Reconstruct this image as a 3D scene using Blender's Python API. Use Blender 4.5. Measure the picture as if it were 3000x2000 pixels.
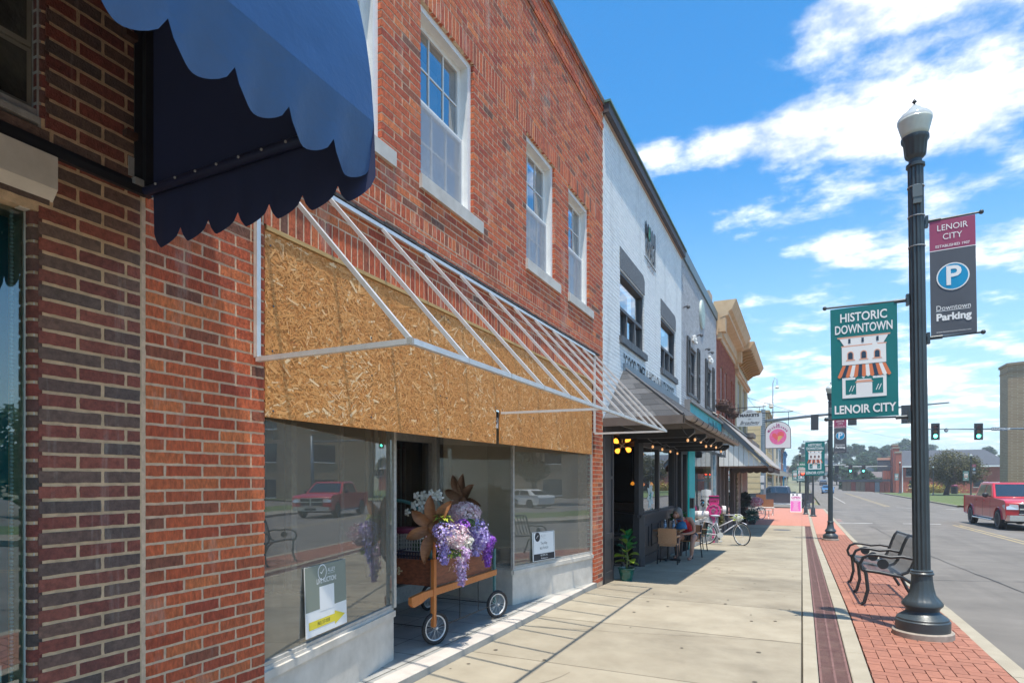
import bpy, math, random
from math import sin, cos, pi, radians, sqrt, atan2
from mathutils import Vector, Matrix, noise
rnd = random.Random(7)
scene = bpy.context.scene
for o in list(bpy.data.objects): bpy.data.objects.remove(o)
C = scene.collection
# ------------------------------------------------------------------ camera
EYE = 1.55
TH = math.atan(666/1393.0); ST, CT = sin(TH), cos(TH)
cam_d = bpy.data.cameras.new("camera"); cam = bpy.data.objects.new("camera", cam_d); C.objects.link(cam)
cam.location = (0, 0, EYE); cam.rotation_euler = (pi/2, 0, TH)
cam_d.sensor_width = 36; cam_d.lens = 36*1393/2352.0; cam_d.shift_y = (1100-784)/2352.0
cam_d.clip_start = .05; cam_d.clip_end = 6000
scene.camera = cam
# ------------------------------------------------------------------ light
SUN = Vector((.13, -.20, .973)).normalized()
world = bpy.data.worlds.new("World"); scene.world = world; world.use_nodes = True
wn, wl = world.node_tree.nodes, world.node_tree.links
wn.clear()
def N(nodes, t, **k):
    n = nodes.new(t)
    for a, b in k.items():
        if a.startswith('i_'):
            key = a[2:]
            key = int(key) if key.isdigit() else key.replace('_', ' ')
            n.inputs[key].default_value = b
        else: setattr(n, a, b)
    return n
sky = N(wn, 'ShaderNodeTexSky', sky_type='NISHITA', sun_disc=False)
sky.sun_elevation = math.asin(SUN.z); sky.sun_rotation = atan2(SUN.x, SUN.y)
sky.air_density = 1.0; sky.dust_density = .6; sky.ozone_density = 2.2; sky.altitude = 300
tc = N(wn, 'ShaderNodeTexCoord')
sep = N(wn, 'ShaderNodeSeparateXYZ'); wl.new(tc.outputs['Generated'], sep.inputs[0])
def wm(op, a, b=None, c=None, clamp=False):
    n = N(wn, 'ShaderNodeMath', operation=op, use_clamp=clamp)
    for i, x in enumerate((a, b, c)):
        if x is None: continue
        if isinstance(x, (int, float)): n.inputs[i].default_value = x
        else: wl.new(x, n.inputs[i])
    return n.outputs[0]
zz = wm('ADD', wm('MAXIMUM', sep.outputs[2], 0.0), .09)
cu, cv = wm('DIVIDE', sep.outputs[0], zz), wm('DIVIDE', sep.outputs[1], zz)
cmb = N(wn, 'ShaderNodeCombineXYZ'); wl.new(cu, cmb.inputs[0]); wl.new(cv, cmb.inputs[1])
n1 = N(wn, 'ShaderNodeTexNoise', i_Scale=3.4, i_Detail=9.0, i_Roughness=.62); wl.new(cmb.outputs[0], n1.inputs['Vector'])
n2 = N(wn, 'ShaderNodeTexNoise', i_Scale=.62, i_Detail=3.0, i_Roughness=.5); wl.new(cmb.outputs[0], n2.inputs['Vector'])
# cloud banks seen in the photograph, as soft ellipses in the cloud layer (u, v, half width, half length, weight)
dens = wm('ADD', wm('MULTIPLY', wm('SUBTRACT', n1.outputs[0], .5), 3.0), wm('MULTIPLY', wm('SUBTRACT', n2.outputs[0], .44), 1.0))
def bank(px, py, wx, wy, wt, dens):
    a, b = (px-1176)/1393.0, (1100-py)/1393.0
    d = Vector((a*CT-ST, a*ST+CT, b)).normalized()
    # distance measured in direction space, stretched
    dot = N(wn, 'ShaderNodeVectorMath', operation='SUBTRACT'); wl.new(tc.outputs['Generated'], dot.inputs[0]); dot.inputs[1].default_value = d
    # right vector of the direction
    R = Vector((CT, ST, 0)); U = d.cross(R).cross(d) if False else Vector((0, 0, 1))
    dx = N(wn, 'ShaderNodeVectorMath', operation='DOT_PRODUCT'); wl.new(dot.outputs[0], dx.inputs[0]); dx.inputs[1].default_value = R/wx
    dz = N(wn, 'ShaderNodeVectorMath', operation='DOT_PRODUCT'); wl.new(dot.outputs[0], dz.inputs[0]); dz.inputs[1].default_value = U/wy
    r2 = wm('ADD', wm('POWER', wm('ABSOLUTE', dx.outputs['Value']), 2), wm('POWER', wm('ABSOLUTE', dz.outputs['Value']), 2))
    g = wm('MULTIPLY', wm('SUBTRACT', 1.0, r2, clamp=True), wt)
    return wm('ADD', dens, g)
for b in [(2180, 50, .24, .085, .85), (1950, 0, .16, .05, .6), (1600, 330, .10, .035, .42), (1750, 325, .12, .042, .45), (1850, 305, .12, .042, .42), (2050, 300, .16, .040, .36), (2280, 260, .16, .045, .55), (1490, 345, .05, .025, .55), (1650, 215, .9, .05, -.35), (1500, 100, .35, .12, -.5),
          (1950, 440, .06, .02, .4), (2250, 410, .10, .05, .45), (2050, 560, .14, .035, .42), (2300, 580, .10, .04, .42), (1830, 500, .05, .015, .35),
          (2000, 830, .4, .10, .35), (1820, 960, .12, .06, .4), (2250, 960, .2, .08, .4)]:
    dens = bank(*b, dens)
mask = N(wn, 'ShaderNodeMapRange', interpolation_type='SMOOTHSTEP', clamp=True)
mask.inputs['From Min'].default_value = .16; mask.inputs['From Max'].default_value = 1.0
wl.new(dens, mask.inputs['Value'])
# pale air near the horizon
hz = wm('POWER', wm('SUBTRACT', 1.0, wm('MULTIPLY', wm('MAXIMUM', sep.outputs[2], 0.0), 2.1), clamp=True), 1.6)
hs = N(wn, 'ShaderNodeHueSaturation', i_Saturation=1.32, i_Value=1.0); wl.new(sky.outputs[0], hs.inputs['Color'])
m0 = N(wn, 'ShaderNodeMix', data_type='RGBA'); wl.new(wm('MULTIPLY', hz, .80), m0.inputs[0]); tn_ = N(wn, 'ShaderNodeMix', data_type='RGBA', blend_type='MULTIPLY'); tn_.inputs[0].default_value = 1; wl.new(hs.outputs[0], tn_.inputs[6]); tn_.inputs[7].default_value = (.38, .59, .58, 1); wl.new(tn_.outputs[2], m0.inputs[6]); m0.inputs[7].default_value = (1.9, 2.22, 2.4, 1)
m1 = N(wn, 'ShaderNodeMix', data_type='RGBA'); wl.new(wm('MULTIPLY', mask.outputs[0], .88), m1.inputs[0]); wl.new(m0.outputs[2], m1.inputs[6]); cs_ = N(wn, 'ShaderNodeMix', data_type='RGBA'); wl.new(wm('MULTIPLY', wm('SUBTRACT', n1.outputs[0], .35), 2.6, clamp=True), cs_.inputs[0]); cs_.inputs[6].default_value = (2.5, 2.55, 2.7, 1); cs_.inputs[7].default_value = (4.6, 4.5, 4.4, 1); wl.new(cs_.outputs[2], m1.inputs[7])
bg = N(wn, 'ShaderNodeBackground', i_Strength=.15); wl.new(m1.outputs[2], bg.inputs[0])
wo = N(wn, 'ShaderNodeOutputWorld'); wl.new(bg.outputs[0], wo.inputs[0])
sd = bpy.data.lights.new("sun", 'SUN'); sd.energy = 2.0; sd.angle = radians(.8); sd.color = (1, .94, .83)
sun = bpy.data.objects.new("sun", sd); C.objects.link(sun); sun.rotation_euler = SUN.to_track_quat('Z', 'Y').to_euler(); sun.location = (5, -8, 30)
vs = scene.view_settings; vs.view_transform = 'Standard'; vs.look = 'None'; vs.gamma = 1; vs.use_curve_mapping = False; vs.exposure = 1.6
scene.render.engine = 'CYCLES'
scene.cycles.max_bounces = 7; scene.cycles.transparent_max_bounces = 12; scene.cycles.glossy_bounces = 3
scene.cycles.caustics_reflective = False; scene.cycles.caustics_refractive = False

# ------------------------------------------------------------------ helpers
def ground(y):
    if y < 8: return 0.0
    if y < 23: return -.034*(y-8)
    if y < 53: return -.51-.0093*(y-23)
    if y < 125: return -.79
    t = y-125
    return -.79 + (.00022*t*t if t < 120 else 3.17+.10*(t-120))
def at(px, py, X=None, Y=None, Z=None, D=None):
    """point in the place lying on a plane X, Y, Z or at a distance D, given where the photo shows it (2352 px wide)"""
    a, b = (px-1176)/1393.0, (1100-py)/1393.0
    fx, fy = a*CT-ST, a*ST+CT
    d = X/fx if X is not None else Y/fy if Y is not None else D if D is not None else (Z-EYE)/b
    return Vector((d*fx, d*fy, EYE+b*d))
_off = {}
class MB:
    def __init__(s): s.v = []; s.f = []; s.mi = []; s.t = []; s.tone = .5; s.m = 0
    def add(s, vs, fs, tone=None):
        b = len(s.v); s.v += [tuple(v) for v in vs]
        for f in fs: s.f.append(tuple(i+b for i in f)); s.mi.append(s.m); s.t.append(s.tone if tone is None else tone)
        return s
    def box(s, x0, y0, z0, x1, y1, z1, j=0, tone=None):
        p = [(x, y, z) for x in (x0, x1) for y in (y0, y1) for z in (z0, z1)]
        if j: p = [(a+rnd.uniform(-j, j), b+rnd.uniform(-j, j), c+rnd.uniform(-j, j)) for a, b, c in p]
        return s.add(p, [(0, 1, 3, 2), (4, 6, 7, 5), (0, 4, 5, 1), (2, 3, 7, 6), (0, 2, 6, 4), (1, 5, 7, 3)], tone)
    def bar(s, a, b, w, h=None, up=(0, 0, 1), tone=None):
        a, b = Vector(a), Vector(b); h = w if h is None else h; d = (b-a)
        if d.length < 1e-6: return s
        d.normalize(); up = Vector(up)
        if abs(d.dot(up)) > .98: up = Vector((1, 0, 0))
        r = d.cross(up).normalized()*w/2; u = r.cross(d).normalized()*h/2
        p = [a-r-u, a+r-u, a+r+u, a-r+u, b-r-u, b+r-u, b+r+u, b-r+u]
        return s.add(p, [(3, 2, 1, 0), (4, 5, 6, 7), (0, 1, 5, 4), (1, 2, 6, 5), (2, 3, 7, 6), (3, 0, 4, 7)], tone)
    def cyl(s, a, b, r0, r1=None, n=12, caps=True, tone=None):
        return s.tube([a, b], [r0, r0 if r1 is None else r1], n, caps, tone)
    def tube(s, pts, r, n=8, caps=True, tone=None, closed=False):
        pts = [Vector(p) for p in pts]; k = len(pts)
        if not isinstance(r, (list, tuple)): r = [r]*k
        vs = []; ref = None
        for i, p in enumerate(pts):
            if closed: d = pts[(i+1) % k]-pts[i-1]
            else: d = pts[min(i+1, k-1)]-pts[max(i-1, 0)]
            d.normalize()
            if ref is None: ref = Vector((0, 0, 1)) if abs(d.z) < .9 else Vector((1, 0, 0))
            u = (ref-d*ref.dot(d)).normalized(); ref = u; w = d.cross(u)
            for q in range(n):
                an = 2*pi*q/n; vs.append(p+(u*cos(an)+w*sin(an))*r[i])
        fs = []
        for i in range(k if closed else k-1):
            i2 = (i+1) % k
            for q in range(n): fs.append((i*n+q, i*n+(q+1) % n, i2*n+(q+1) % n, i2*n+q))
        if caps and not closed: fs.append(tuple(range(n))[::-1]); fs.append(tuple((k-1)*n+q for q in range(n)))
        return s.add(vs, fs, tone)
    def lathe(s, prof, n=24, c=(0, 0, 0), flute=0, fd=0, zr=None, tone=None):
        vs = []; c = Vector(c)
        for r, z in prof:
            for q in range(n):
                an = 2*pi*q/n; rr = r
                if flute and (zr is None or zr[0] <= z <= zr[1]): rr = r*(1-fd*(.5-.5*cos(flute*an)))
                vs.append(c+Vector((rr*cos(an), rr*sin(an), z)))
        fs = []
        for i in range(len(prof)-1):
            for q in range(n): fs.append((i*n+q, i*n+(q+1) % n, (i+1)*n+(q+1) % n, (i+1)*n+q))
        fs.append(tuple(range(n))[::-1]); fs.append(tuple((len(prof)-1)*n+q for q in range(n)))
        return s.add(vs, fs, tone)
    def ball(s, c, r, n=10, m=6, sc=(1, 1, 1), tone=None):
        c = Vector(c); vs = [c+Vector((0, 0, -r*sc[2]))]
        for i in range(1, m):
            t = pi*i/m
            for q in range(n): a = 2*pi*q/n; vs.append(c+Vector((r*sc[0]*sin(t)*cos(a), r*sc[1]*sin(t)*sin(a), -r*sc[2]*cos(t))))
        vs.append(c+Vector((0, 0, r*sc[2]))); fs = []
        for q in range(n): fs.append((0, 1+(q+1) % n, 1+q)); fs.append((len(vs)-1, 1+(m-2)*n+q, 1+(m-2)*n+(q+1) % n))
        for i in range(m-2):
            for q in range(n): fs.append((1+i*n+q, 1+i*n+(q+1) % n, 1+(i+1)*n+(q+1) % n, 1+(i+1)*n+q))
        return s.add(vs, fs, tone)
    def prism(s, pts, d, tone=None):
        """polygon pts (3-D, planar) thickened by vector d"""
        pts = [Vector(p) for p in pts]; d = Vector(d); n = len(pts)
        return s.add(pts+[p+d for p in pts], [tuple(range(n))[::-1], tuple(range(n, 2*n))]+[(i, (i+1) % n, n+(i+1) % n, n+i) for i in range(n)], tone)
    def quad(s, a, b, c, d, tone=None): return s.add([a, b, c, d], [(0, 1, 2, 3)], tone)
    def grid(s, rows, tone=None):
        h, w = len(rows), len(rows[0]); vs = [p for r in rows for p in r]
        return s.add(vs, [(i*w+j, i*w+j+1, (i+1)*w+j+1, (i+1)*w+j) for i in range(h-1) for j in range(w-1)], tone)
    def build(s, name, mat, parent=None, smooth=False, local=False, sm_angle=None, **tags):
        me = bpy.data.meshes.new(name); o = bpy.data.objects.new(name, me)
        off = Vector((0, 0, 0)) if (parent is None or local) else _off.get(parent.name, Vector((0, 0, 0)))
        me.from_pydata([tuple(Vector(v)-off) for v in s.v], [], s.f)
        for m in (mat if isinstance(mat, (list, tuple)) else [mat]): me.materials.append(m)
        me.polygons.foreach_set('material_index', s.mi)
        at_ = me.attributes.new('tone', 'FLOAT', 'FACE'); at_.data.foreach_set('value', s.t)
        if smooth:
            me.polygons.foreach_set('use_smooth', [True]*len(s.f))
            if sm_angle: me.set_sharp_from_angle(angle=radians(sm_angle))
        me.update(); C.objects.link(o)
        if parent is not None: o.parent = parent; _off[o.name] = off
        else: _off[o.name] = Vector((0, 0, 0))
        for k, v in tags.items(): o['category' if k == 'cat' else k] = v
        return o
def thing(name, label, cat, loc=(0, 0, 0), group=None, rz=0):
    o = bpy.data.objects.new(name, None); C.objects.link(o); o.location = loc; o.rotation_euler = (0, 0, rz)
    o.empty_display_size = .2; o['label'] = label; o['category'] = cat; _off[o.name] = Vector(loc)
    if group: o['group'] = group
    return o
def struct(b, name, mat, **k): return b.build(name, mat, kind='structure', **k)
def dup(root, loc=None, rz=None, label=None, group=None, name=None, sc=None):
    r = root.copy(); C.objects.link(r)
    if loc is not None: r.location = loc
    if rz is not None: r.rotation_euler = (0, 0, rz)
    if sc: r.scale = (sc,)*3 if isinstance(sc, (int, float)) else sc
    if label: r['label'] = label
    if group: r['group'] = group
    def rec(src, dst):
        for ch in src.children:
            c = ch.copy(); C.objects.link(c); c.parent = dst; rec(ch, c)
    rec(root, r)
    return r
_tx = {}
def text(mb, body, org, xd, yd, size, align='CENTER', bold=0, sx=1.0, shear=0, ext=.0015, spacing=1.0):
    """flat lettering added to mb; org = anchor, xd/yd = unit directions"""
    cu = bpy.data.curves.new('txt', 'FONT'); cu.body = body; cu.size = 1; cu.align_x = align; cu.align_y = 'CENTER'
    cu.offset = bold; cu.shear = shear; cu.space_character = spacing; cu.extrude = 0; cu.resolution_u = 3
    ob = bpy.data.objects.new('txt', cu); me = bpy.data.meshes.new_from_object(ob)
    org, xd, yd = Vector(org), Vector(xd).normalized(), Vector(yd).normalized(); n = xd.cross(yd)
    vs = [org+xd*(v.co.x*size*sx)+yd*(v.co.y*size)+n*ext for v in me.vertices]
    mb.add(vs, [tuple(p.vertices) for p in me.polygons])
    bpy.data.objects.remove(ob); bpy.data.curves.remove(cu); bpy.data.meshes.remove(me)
    return mb

# ------------------------------------------------------------------ materials
def mat(name, col, rough=.6, metal=0, var=0, vscale=6, bump=0, bscale=40, spec=.5, col2=None, tone=None, grain=None, stain=None, objvar=0, trans=0, emit=None, rndobj=0, coat=0, streak=0, detail=6):
    m = bpy.data.materials.new(name); m.use_nodes = True; nt = m.node_tree; n, l = nt.nodes, nt.links
    b = n['Principled BSDF']; b.inputs['Roughness'].default_value = rough; b.inputs['Metallic'].default_value = metal
    b.inputs['Specular IOR Level'].default_value = spec
    if coat: b.inputs['Coat Weight'].default_value = coat; b.inputs['Coat Roughness'].default_value = .06
    c4 = tuple(col)+(1,)
    geo = n.new('ShaderNodeNewGeometry')
    src = None
    if tone:   # list of colours picked by the face tone (or the object's own random number)
        r = n.new('ShaderNodeValToRGB'); r.color_ramp.interpolation = 'LINEAR'
        els = r.color_ramp.elements
        while len(els) < len(tone): els.new(.5)
        for i, c in enumerate(tone): els[i].position = i/(len(tone)-1.0); els[i].color = tuple(c)+(1,)
        if rndobj: oi = n.new('ShaderNodeObjectInfo'); l.new(oi.outputs['Random'], r.inputs[0])
        else: a = N(n, 'ShaderNodeAttribute', attribute_name='tone'); l.new(a.outputs['Fac'], r.inputs[0])
        src = r.outputs[0]
    if var or col2:
        no = N(n, 'ShaderNodeTexNoise', i_Scale=vscale, i_Detail=float(detail), i_Roughness=.62); 
        if grain:
            mp = N(n, 'ShaderNodeMapping'); mp.inputs['Scale'].default_value = grain; l.new(geo.outputs['Position'], mp.inputs[0]); l.new(mp.outputs[0], no.inputs['Vector'])
        else: l.new(geo.outputs['Position'], no.inputs['Vector'])
        mr = N(n, 'ShaderNodeMapRange'); mr.inputs['From Min'].default_value = .3; mr.inputs['From Max'].default_value = .7; l.new(no.outputs[0], mr.inputs[0])
        mx = N(n, 'ShaderNodeMix', data_type='RGBA')
        l.new(mr.outputs[0], mx.inputs[0])
        if src: 
            hs1 = N(n, 'ShaderNodeHueSaturation', i_Value=1-var); l.new(src, hs1.inputs['Color']); hs2 = N(n, 'ShaderNodeHueSaturation', i_Value=1+var); l.new(src, hs2.inputs['Color'])
            l.new(hs1.outputs[0], mx.inputs[6]); l.new(hs2.outputs[0], mx.inputs[7])
        else:
            mx.inputs[6].default_value = tuple(x*(1-var) for x in col)+(1,) if not col2 else c4
            mx.inputs[7].default_value = tuple(min(1, x*(1+var)) for x in col)+(1,) if not col2 else tuple(col2)+(1,)
        src = mx.outputs[2]
    if stain and src:
        for (sc_, ss_, lo_, hi_, am_) in stain:
            mp3 = N(n, 'ShaderNodeMapping'); mp3.inputs['Scale'].default_value = ss_; l.new(geo.outputs['Position'], mp3.inputs[0])
            ns_ = N(n, 'ShaderNodeTexNoise', i_Scale=1.0, i_Detail=7.0, i_Roughness=.65); l.new(mp3.outputs[0], ns_.inputs['Vector'])
            mr3 = N(n, 'ShaderNodeMapRange'); mr3.inputs['From Min'].default_value = lo_; mr3.inputs['From Max'].default_value = hi_; mr3.inputs['To Max'].default_value = am_; l.new(ns_.outputs[0], mr3.inputs[0])
            mx3 = N(n, 'ShaderNodeMix', data_type='RGBA'); l.new(mr3.outputs[0], mx3.inputs[0]); l.new(src, mx3.inputs[6]); mx3.inputs[7].default_value = tuple(sc_)+(1,); src = mx3.outputs[2]
    if objvar and src:
        oi2 = n.new('ShaderNodeObjectInfo'); mv_ = N(n, 'ShaderNodeMapRange'); mv_.inputs['To Min'].default_value = 1-objvar; mv_.inputs['To Max'].default_value = 1+objvar; l.new(oi2.outputs['Random'], mv_.inputs[0])
        st_ = N(n, 'ShaderNodeTexNoise', i_Scale=.55, i_Detail=8.0, i_Roughness=.7); l.new(geo.outputs['Position'], st_.inputs['Vector']); sm_ = N(n, 'ShaderNodeMapRange'); sm_.inputs['From Min'].default_value = .33; sm_.inputs['From Max'].default_value = .52; sm_.inputs['To Min'].default_value = .74; l.new(st_.outputs[0], sm_.inputs[0])
        mu_ = N(n, 'ShaderNodeMath', operation='MULTIPLY'); l.new(mv_.outputs[0], mu_.inputs[0]); l.new(sm_.outputs[0], mu_.inputs[1]); hv_ = N(n, 'ShaderNodeHueSaturation'); l.new(mu_.outputs[0], hv_.inputs['Value']); l.new(src, hv_.inputs['Color']); src = hv_.outputs[0]
    if src: l.new(src, b.inputs['Base Color'])
    else: b.inputs['Base Color'].default_value = c4
    if bump:
        nb = N(n, 'ShaderNodeTexNoise', i_Scale=bscale, i_Detail=5.0, i_Roughness=.65)
        if grain:
            mp2 = N(n, 'ShaderNodeMapping'); mp2.inputs['Scale'].default_value = grain; l.new(geo.outputs['Position'], mp2.inputs[0]); l.new(mp2.outputs[0], nb.inputs['Vector'])
        else: l.new(geo.outputs['Position'], nb.inputs['Vector'])
        bp = N(n, 'ShaderNodeBump', i_Strength=1.0, i_Distance=bump); l.new(nb.outputs[0], bp.inputs['Height']); l.new(bp.outputs[0], b.inputs['Normal'])
    if trans: 
        tr = N(n, 'ShaderNodeBsdfTranslucent'); 
        if src: l.new(src, tr.inputs[0])
        else: tr.inputs[0].default_value = c4
        ms = N(n, 'ShaderNodeMixShader', i_0=trans); l.new(b.outputs[0], ms.inputs[1]); l.new(tr.outputs[0], ms.inputs[2]); l.new(ms.outputs[0], n['Material Output'].inputs[0])
    if emit: b.inputs['Emission Color'].default_value = tuple(emit[:3])+(1,); b.inputs['Emission Strength'].default_value = emit[3]
    return m
def glass(name, tint=(.8, .85, .85), refl=.25, rough=0.0, wave=0, pale_film=0):
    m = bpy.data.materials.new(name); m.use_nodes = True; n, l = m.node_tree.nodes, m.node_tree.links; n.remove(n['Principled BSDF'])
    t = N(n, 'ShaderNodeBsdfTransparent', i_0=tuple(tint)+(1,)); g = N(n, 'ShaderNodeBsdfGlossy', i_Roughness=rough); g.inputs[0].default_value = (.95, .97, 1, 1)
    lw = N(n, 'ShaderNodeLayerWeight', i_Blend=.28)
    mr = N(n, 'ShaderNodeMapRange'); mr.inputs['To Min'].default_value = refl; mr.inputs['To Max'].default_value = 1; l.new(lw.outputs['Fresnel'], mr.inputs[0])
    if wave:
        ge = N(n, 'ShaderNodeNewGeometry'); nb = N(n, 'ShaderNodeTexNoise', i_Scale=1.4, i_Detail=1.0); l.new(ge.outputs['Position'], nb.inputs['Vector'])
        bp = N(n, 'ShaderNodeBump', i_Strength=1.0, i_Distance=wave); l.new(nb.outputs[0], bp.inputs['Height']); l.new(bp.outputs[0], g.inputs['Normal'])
    s = N(n, 'ShaderNodeMixShader'); l.new(mr.outputs[0], s.inputs[0]); l.new(g.outputs[0], s.inputs[2]); df = N(n, 'ShaderNodeBsdfDiffuse', i_0=(.62, .60, .50, 1)); sd_ = N(n, 'ShaderNodeMixShader', i_0=pale_film); l.new(t.outputs[0], sd_.inputs[1]); l.new(df.outputs[0], sd_.inputs[2]); l.new(sd_.outputs[0], s.inputs[1]); l.new(s.outputs[0], n['Material Output'].inputs[0])  # pale diffuse layer mixed in to imitate brighter light in the dim shops
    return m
M = {}
RED = [(.42, .078, .034), (.54, .11, .042), (.64, .145, .052), (.46, .09, .038), (.70, .20, .066), (.38, .07, .036), (.58, .125, .046), (.18, .08, .052)]
DARK = [(.20, .045, .032), (.11, .068, .052), (.22, .05, .035), (.085, .062, .052), (.25, .055, .038), (.13, .072, .055), (.18, .045, .034), (.075, .058, .05)]
WS = [((.60, .50, .42), (1, 4.5, 1.6), .56, .74, .55), ((.08, .05, .04), (1, 3, .8), .56, .78, .5)]
M['brick'] = mat('red_brick', (.4, .1, .05), .85, tone=RED, var=.38, vscale=55, bump=.009, bscale=120, grain=(1, 1, .4), stain=WS)
M['brick1'] = mat('red_brick_single', (.4, .1, .05), .85, tone=RED, rndobj=1, var=.38, vscale=55, bump=.009, bscale=120, grain=(1, 1, .4), stain=WS)
M['mbrick1'] = mat('maroon_brick_single', (.2, .05, .04), .75, tone=[(.23, .065, .046), (.28, .078, .052), (.20, .06, .046), (.25, .08, .055), (.31, .088, .058)], rndobj=1, var=.35, vscale=50, bump=.007, bscale=120, stain=[((.62, .56, .50), (1, 9, .7), .60, .76, .45), ((.05, .04, .035), (1, 3, 1.2), .55, .75, .5)])
M['cbrick1'] = mat('charcoal_brick_single', (.1, .07, .06), .75, tone=[(.15, .092, .07), (.18, .11, .082), (.12, .085, .072), (.17, .095, .072), (.21, .115, .08)], rndobj=1, var=.35, vscale=50, bump=.007, bscale=120, stain=[((.62, .56, .50), (1, 9, .7), .60, .76, .45), ((.05, .04, .035), (1, 3, 1.2), .55, .75, .5)])
M['dbrick1'] = mat('dark_brick_single', (.1, .05, .04), .75, tone=DARK, rndobj=1, var=.35, vscale=50, bump=.007, bscale=120, grain=(1, .4, 1))
M['dbrick'] = mat('dark_brick', (.1, .05, .04), .75, tone=DARK, var=.35, vscale=50, bump=.007, bscale=120)
M['mortar'] = mat('mortar', (.72, .52, .35), .95, var=.18, vscale=30, bump=.004, bscale=200)
M['dmortar'] = mat('sandy_mortar', (.66, .47, .29), .95, var=.22, vscale=18, bump=.005, bscale=150)
M['wbrick'] = mat('white_painted_brick', (.66, .68, .68), .7, stain=[((.42, .42, .41), (1, 3, .7), .54, .74, .5)], tone=[(.76, .785, .79), (.84, .86, .855), (.79, .81, .81)], var=.07, vscale=25, bump=.004, bscale=90)
M['wmortar'] = mat('white_painted_mortar', (.60, .62, .63), .8, var=.12, vscale=20)
M['white'] = mat('white_paint', (.82, .81, .78), .45, var=.05, vscale=8, bump=.0008, bscale=60)
M['oldwhite'] = mat('weathered_white_paint', (.50, .46, .40), .6, col2=(.68, .63, .56), vscale=5, bump=.001, bscale=40)
M['alum'] = mat('aluminium', (.70, .70, .69), .38, .35, var=.1, vscale=14)
M['alum2'] = mat('dull_aluminium_frame', (.50, .49, .46), .5, .35, var=.18, vscale=25)
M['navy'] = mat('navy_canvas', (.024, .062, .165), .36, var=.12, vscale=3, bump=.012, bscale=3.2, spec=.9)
M['navyshade'] = mat('navy_canvas_shaded', (.022, .030, .085), .8, var=.06, vscale=4, bump=.0006, bscale=500)  # darker copy of the canvas: shade inside the awning is in the colour
M['black'] = mat('black_paint', (.025, .026, .03), .42, var=.2, vscale=20)
M['iron'] = mat('black_iron', (.022, .025, .028), .38, var=.25, vscale=12, bump=.0008, bscale=90)
M['post'] = mat('dark_slate_cast_iron', (.045, .060, .068), .36, var=.15, vscale=6, bump=.001, bscale=60)
M['char'] = mat('charcoal_paint', (.045, .043, .048), .5, var=.12, vscale=10)
M['dgrey'] = mat('dark_grey_trim', (.09, .095, .105), .55, var=.15, vscale=12)
M['bronze'] = mat('brown_gutter', (.15, .125, .11), .45, var=.12, vscale=8)
M['soffit'] = mat('brown_soffit', (.17, .145, .13), .6, var=.08, vscale=4)
M['conc'] = mat('sidewalk_concrete', (.30, .255, .185), .9, col2=(.385, .335, .25), vscale=2.4, bump=.003, bscale=160, detail=9, objvar=.09)
M['conc2'] = mat('pale_concrete', (.33, .285, .21), .9, col2=(.42, .37, .28), vscale=3, bump=.002, bscale=200, detail=9)
M['base'] = mat('joint_dirt', (.05, .042, .032), 1)
M['road'] = mat('asphalt_worn', (.15, .135, .118), .95, col2=(.215, .193, .168), vscale=.9, bump=.004, bscale=120, detail=10, stain=[((.09, .08, .07), (1.1, .05, 1), .52, .72, .45), ((.30, .27, .24), (.5, .35, 1), .58, .72, .4), ((.05, .045, .04), (2.2, 1.6, 1), .66, .74, .6)])
M['paver'] = mat('clay_paver', (.5, .2, .13), .85, tone=[(.33, .135, .088), (.37, .155, .10), (.30, .125, .082), (.40, .17, .11)], rndobj=1, var=.13, vscale=22, bump=.0015, bscale=200)
M['pavers'] = mat('clay_paver_joined', (.5, .2, .13), .85, tone=[(.33, .135, .088), (.37, .155, .10), (.30, .125, .082), (.40, .17, .11)], var=.13, vscale=22)
M['grate'] = mat('rusty_grate', (.17, .085, .075), .75, .1, col2=(.24, .13, .11), vscale=7, bump=.001, bscale=90)
M['osb'] = mat('strand_board_core', (.62, .26, .07), .85, var=.25, vscale=30)
M['strand'] = mat('wood_strands', (.5, .3, .12), .7, tone=[(.46, .165, .04), (.66, .275, .07), (.80, .37, .105), (.73, .32, .09), (.88, .46, .16), (.94, .66, .36)], var=.14, vscale=90)
M['lumber'] = mat('raw_lumber', (.55, .36, .15), .8, var=.2, vscale=9, grain=(8, .6, 8))
M['glass'] = glass('shop_glass', (.92, .92, .88), .16, wave=.0012, pale_film=.17)
M['glassd'] = glass('window_glass', (.55, .62, .68), .42, wave=.0008)
M['glassm'] = glass('café_glass', (.35, .38, .4), .42, wave=.0008)
M['screen'] = mat('insect_screen', (.36, .39, .43), .8, var=.12, vscale=2)
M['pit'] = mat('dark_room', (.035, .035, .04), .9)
M['beige'] = mat('beige_plaster', (.76, .68, .56), .85, var=.06, vscale=2)
M['terr'] = mat('slate_tile_floor', (.24, .25, .245), .5, col2=(.46, .44, .40), vscale=2.6, bump=.001, bscale=60, detail=9)
M['teal'] = mat('teal_paint', (.0, .30, .33), .5, var=.1, vscale=5)
M['tealw'] = mat('teal_wall_inside', (.0, .20, .23), .6, var=.2, vscale=1.2)
M['ink'] = mat('black_lettering', (.03, .03, .035), .7)
M['wink'] = mat('white_lettering', (.85, .85, .83), .6)
M['leaf'] = mat('leaves', (.07, .11, .025), .6, tone=[(.035, .065, .014), (.055, .095, .02), (.085, .13, .03), (.12, .16, .045)], trans=.25, spec=.3)
M['leafo'] = mat('olive_leaves', (.10, .11, .035), .6, tone=[(.05, .06, .02), (.09, .095, .03), (.14, .13, .05), (.20, .17, .08)], trans=.2, spec=.3)
M['leafb'] = mat('far_leaves', (.05, .09, .04), .7, tone=[(.05, .09, .055), (.07, .12, .065), (.09, .15, .075), (.13, .19, .09)], trans=.2, spec=.2)  # paler, bluer greens: distance haze put into the leaf colour
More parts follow.
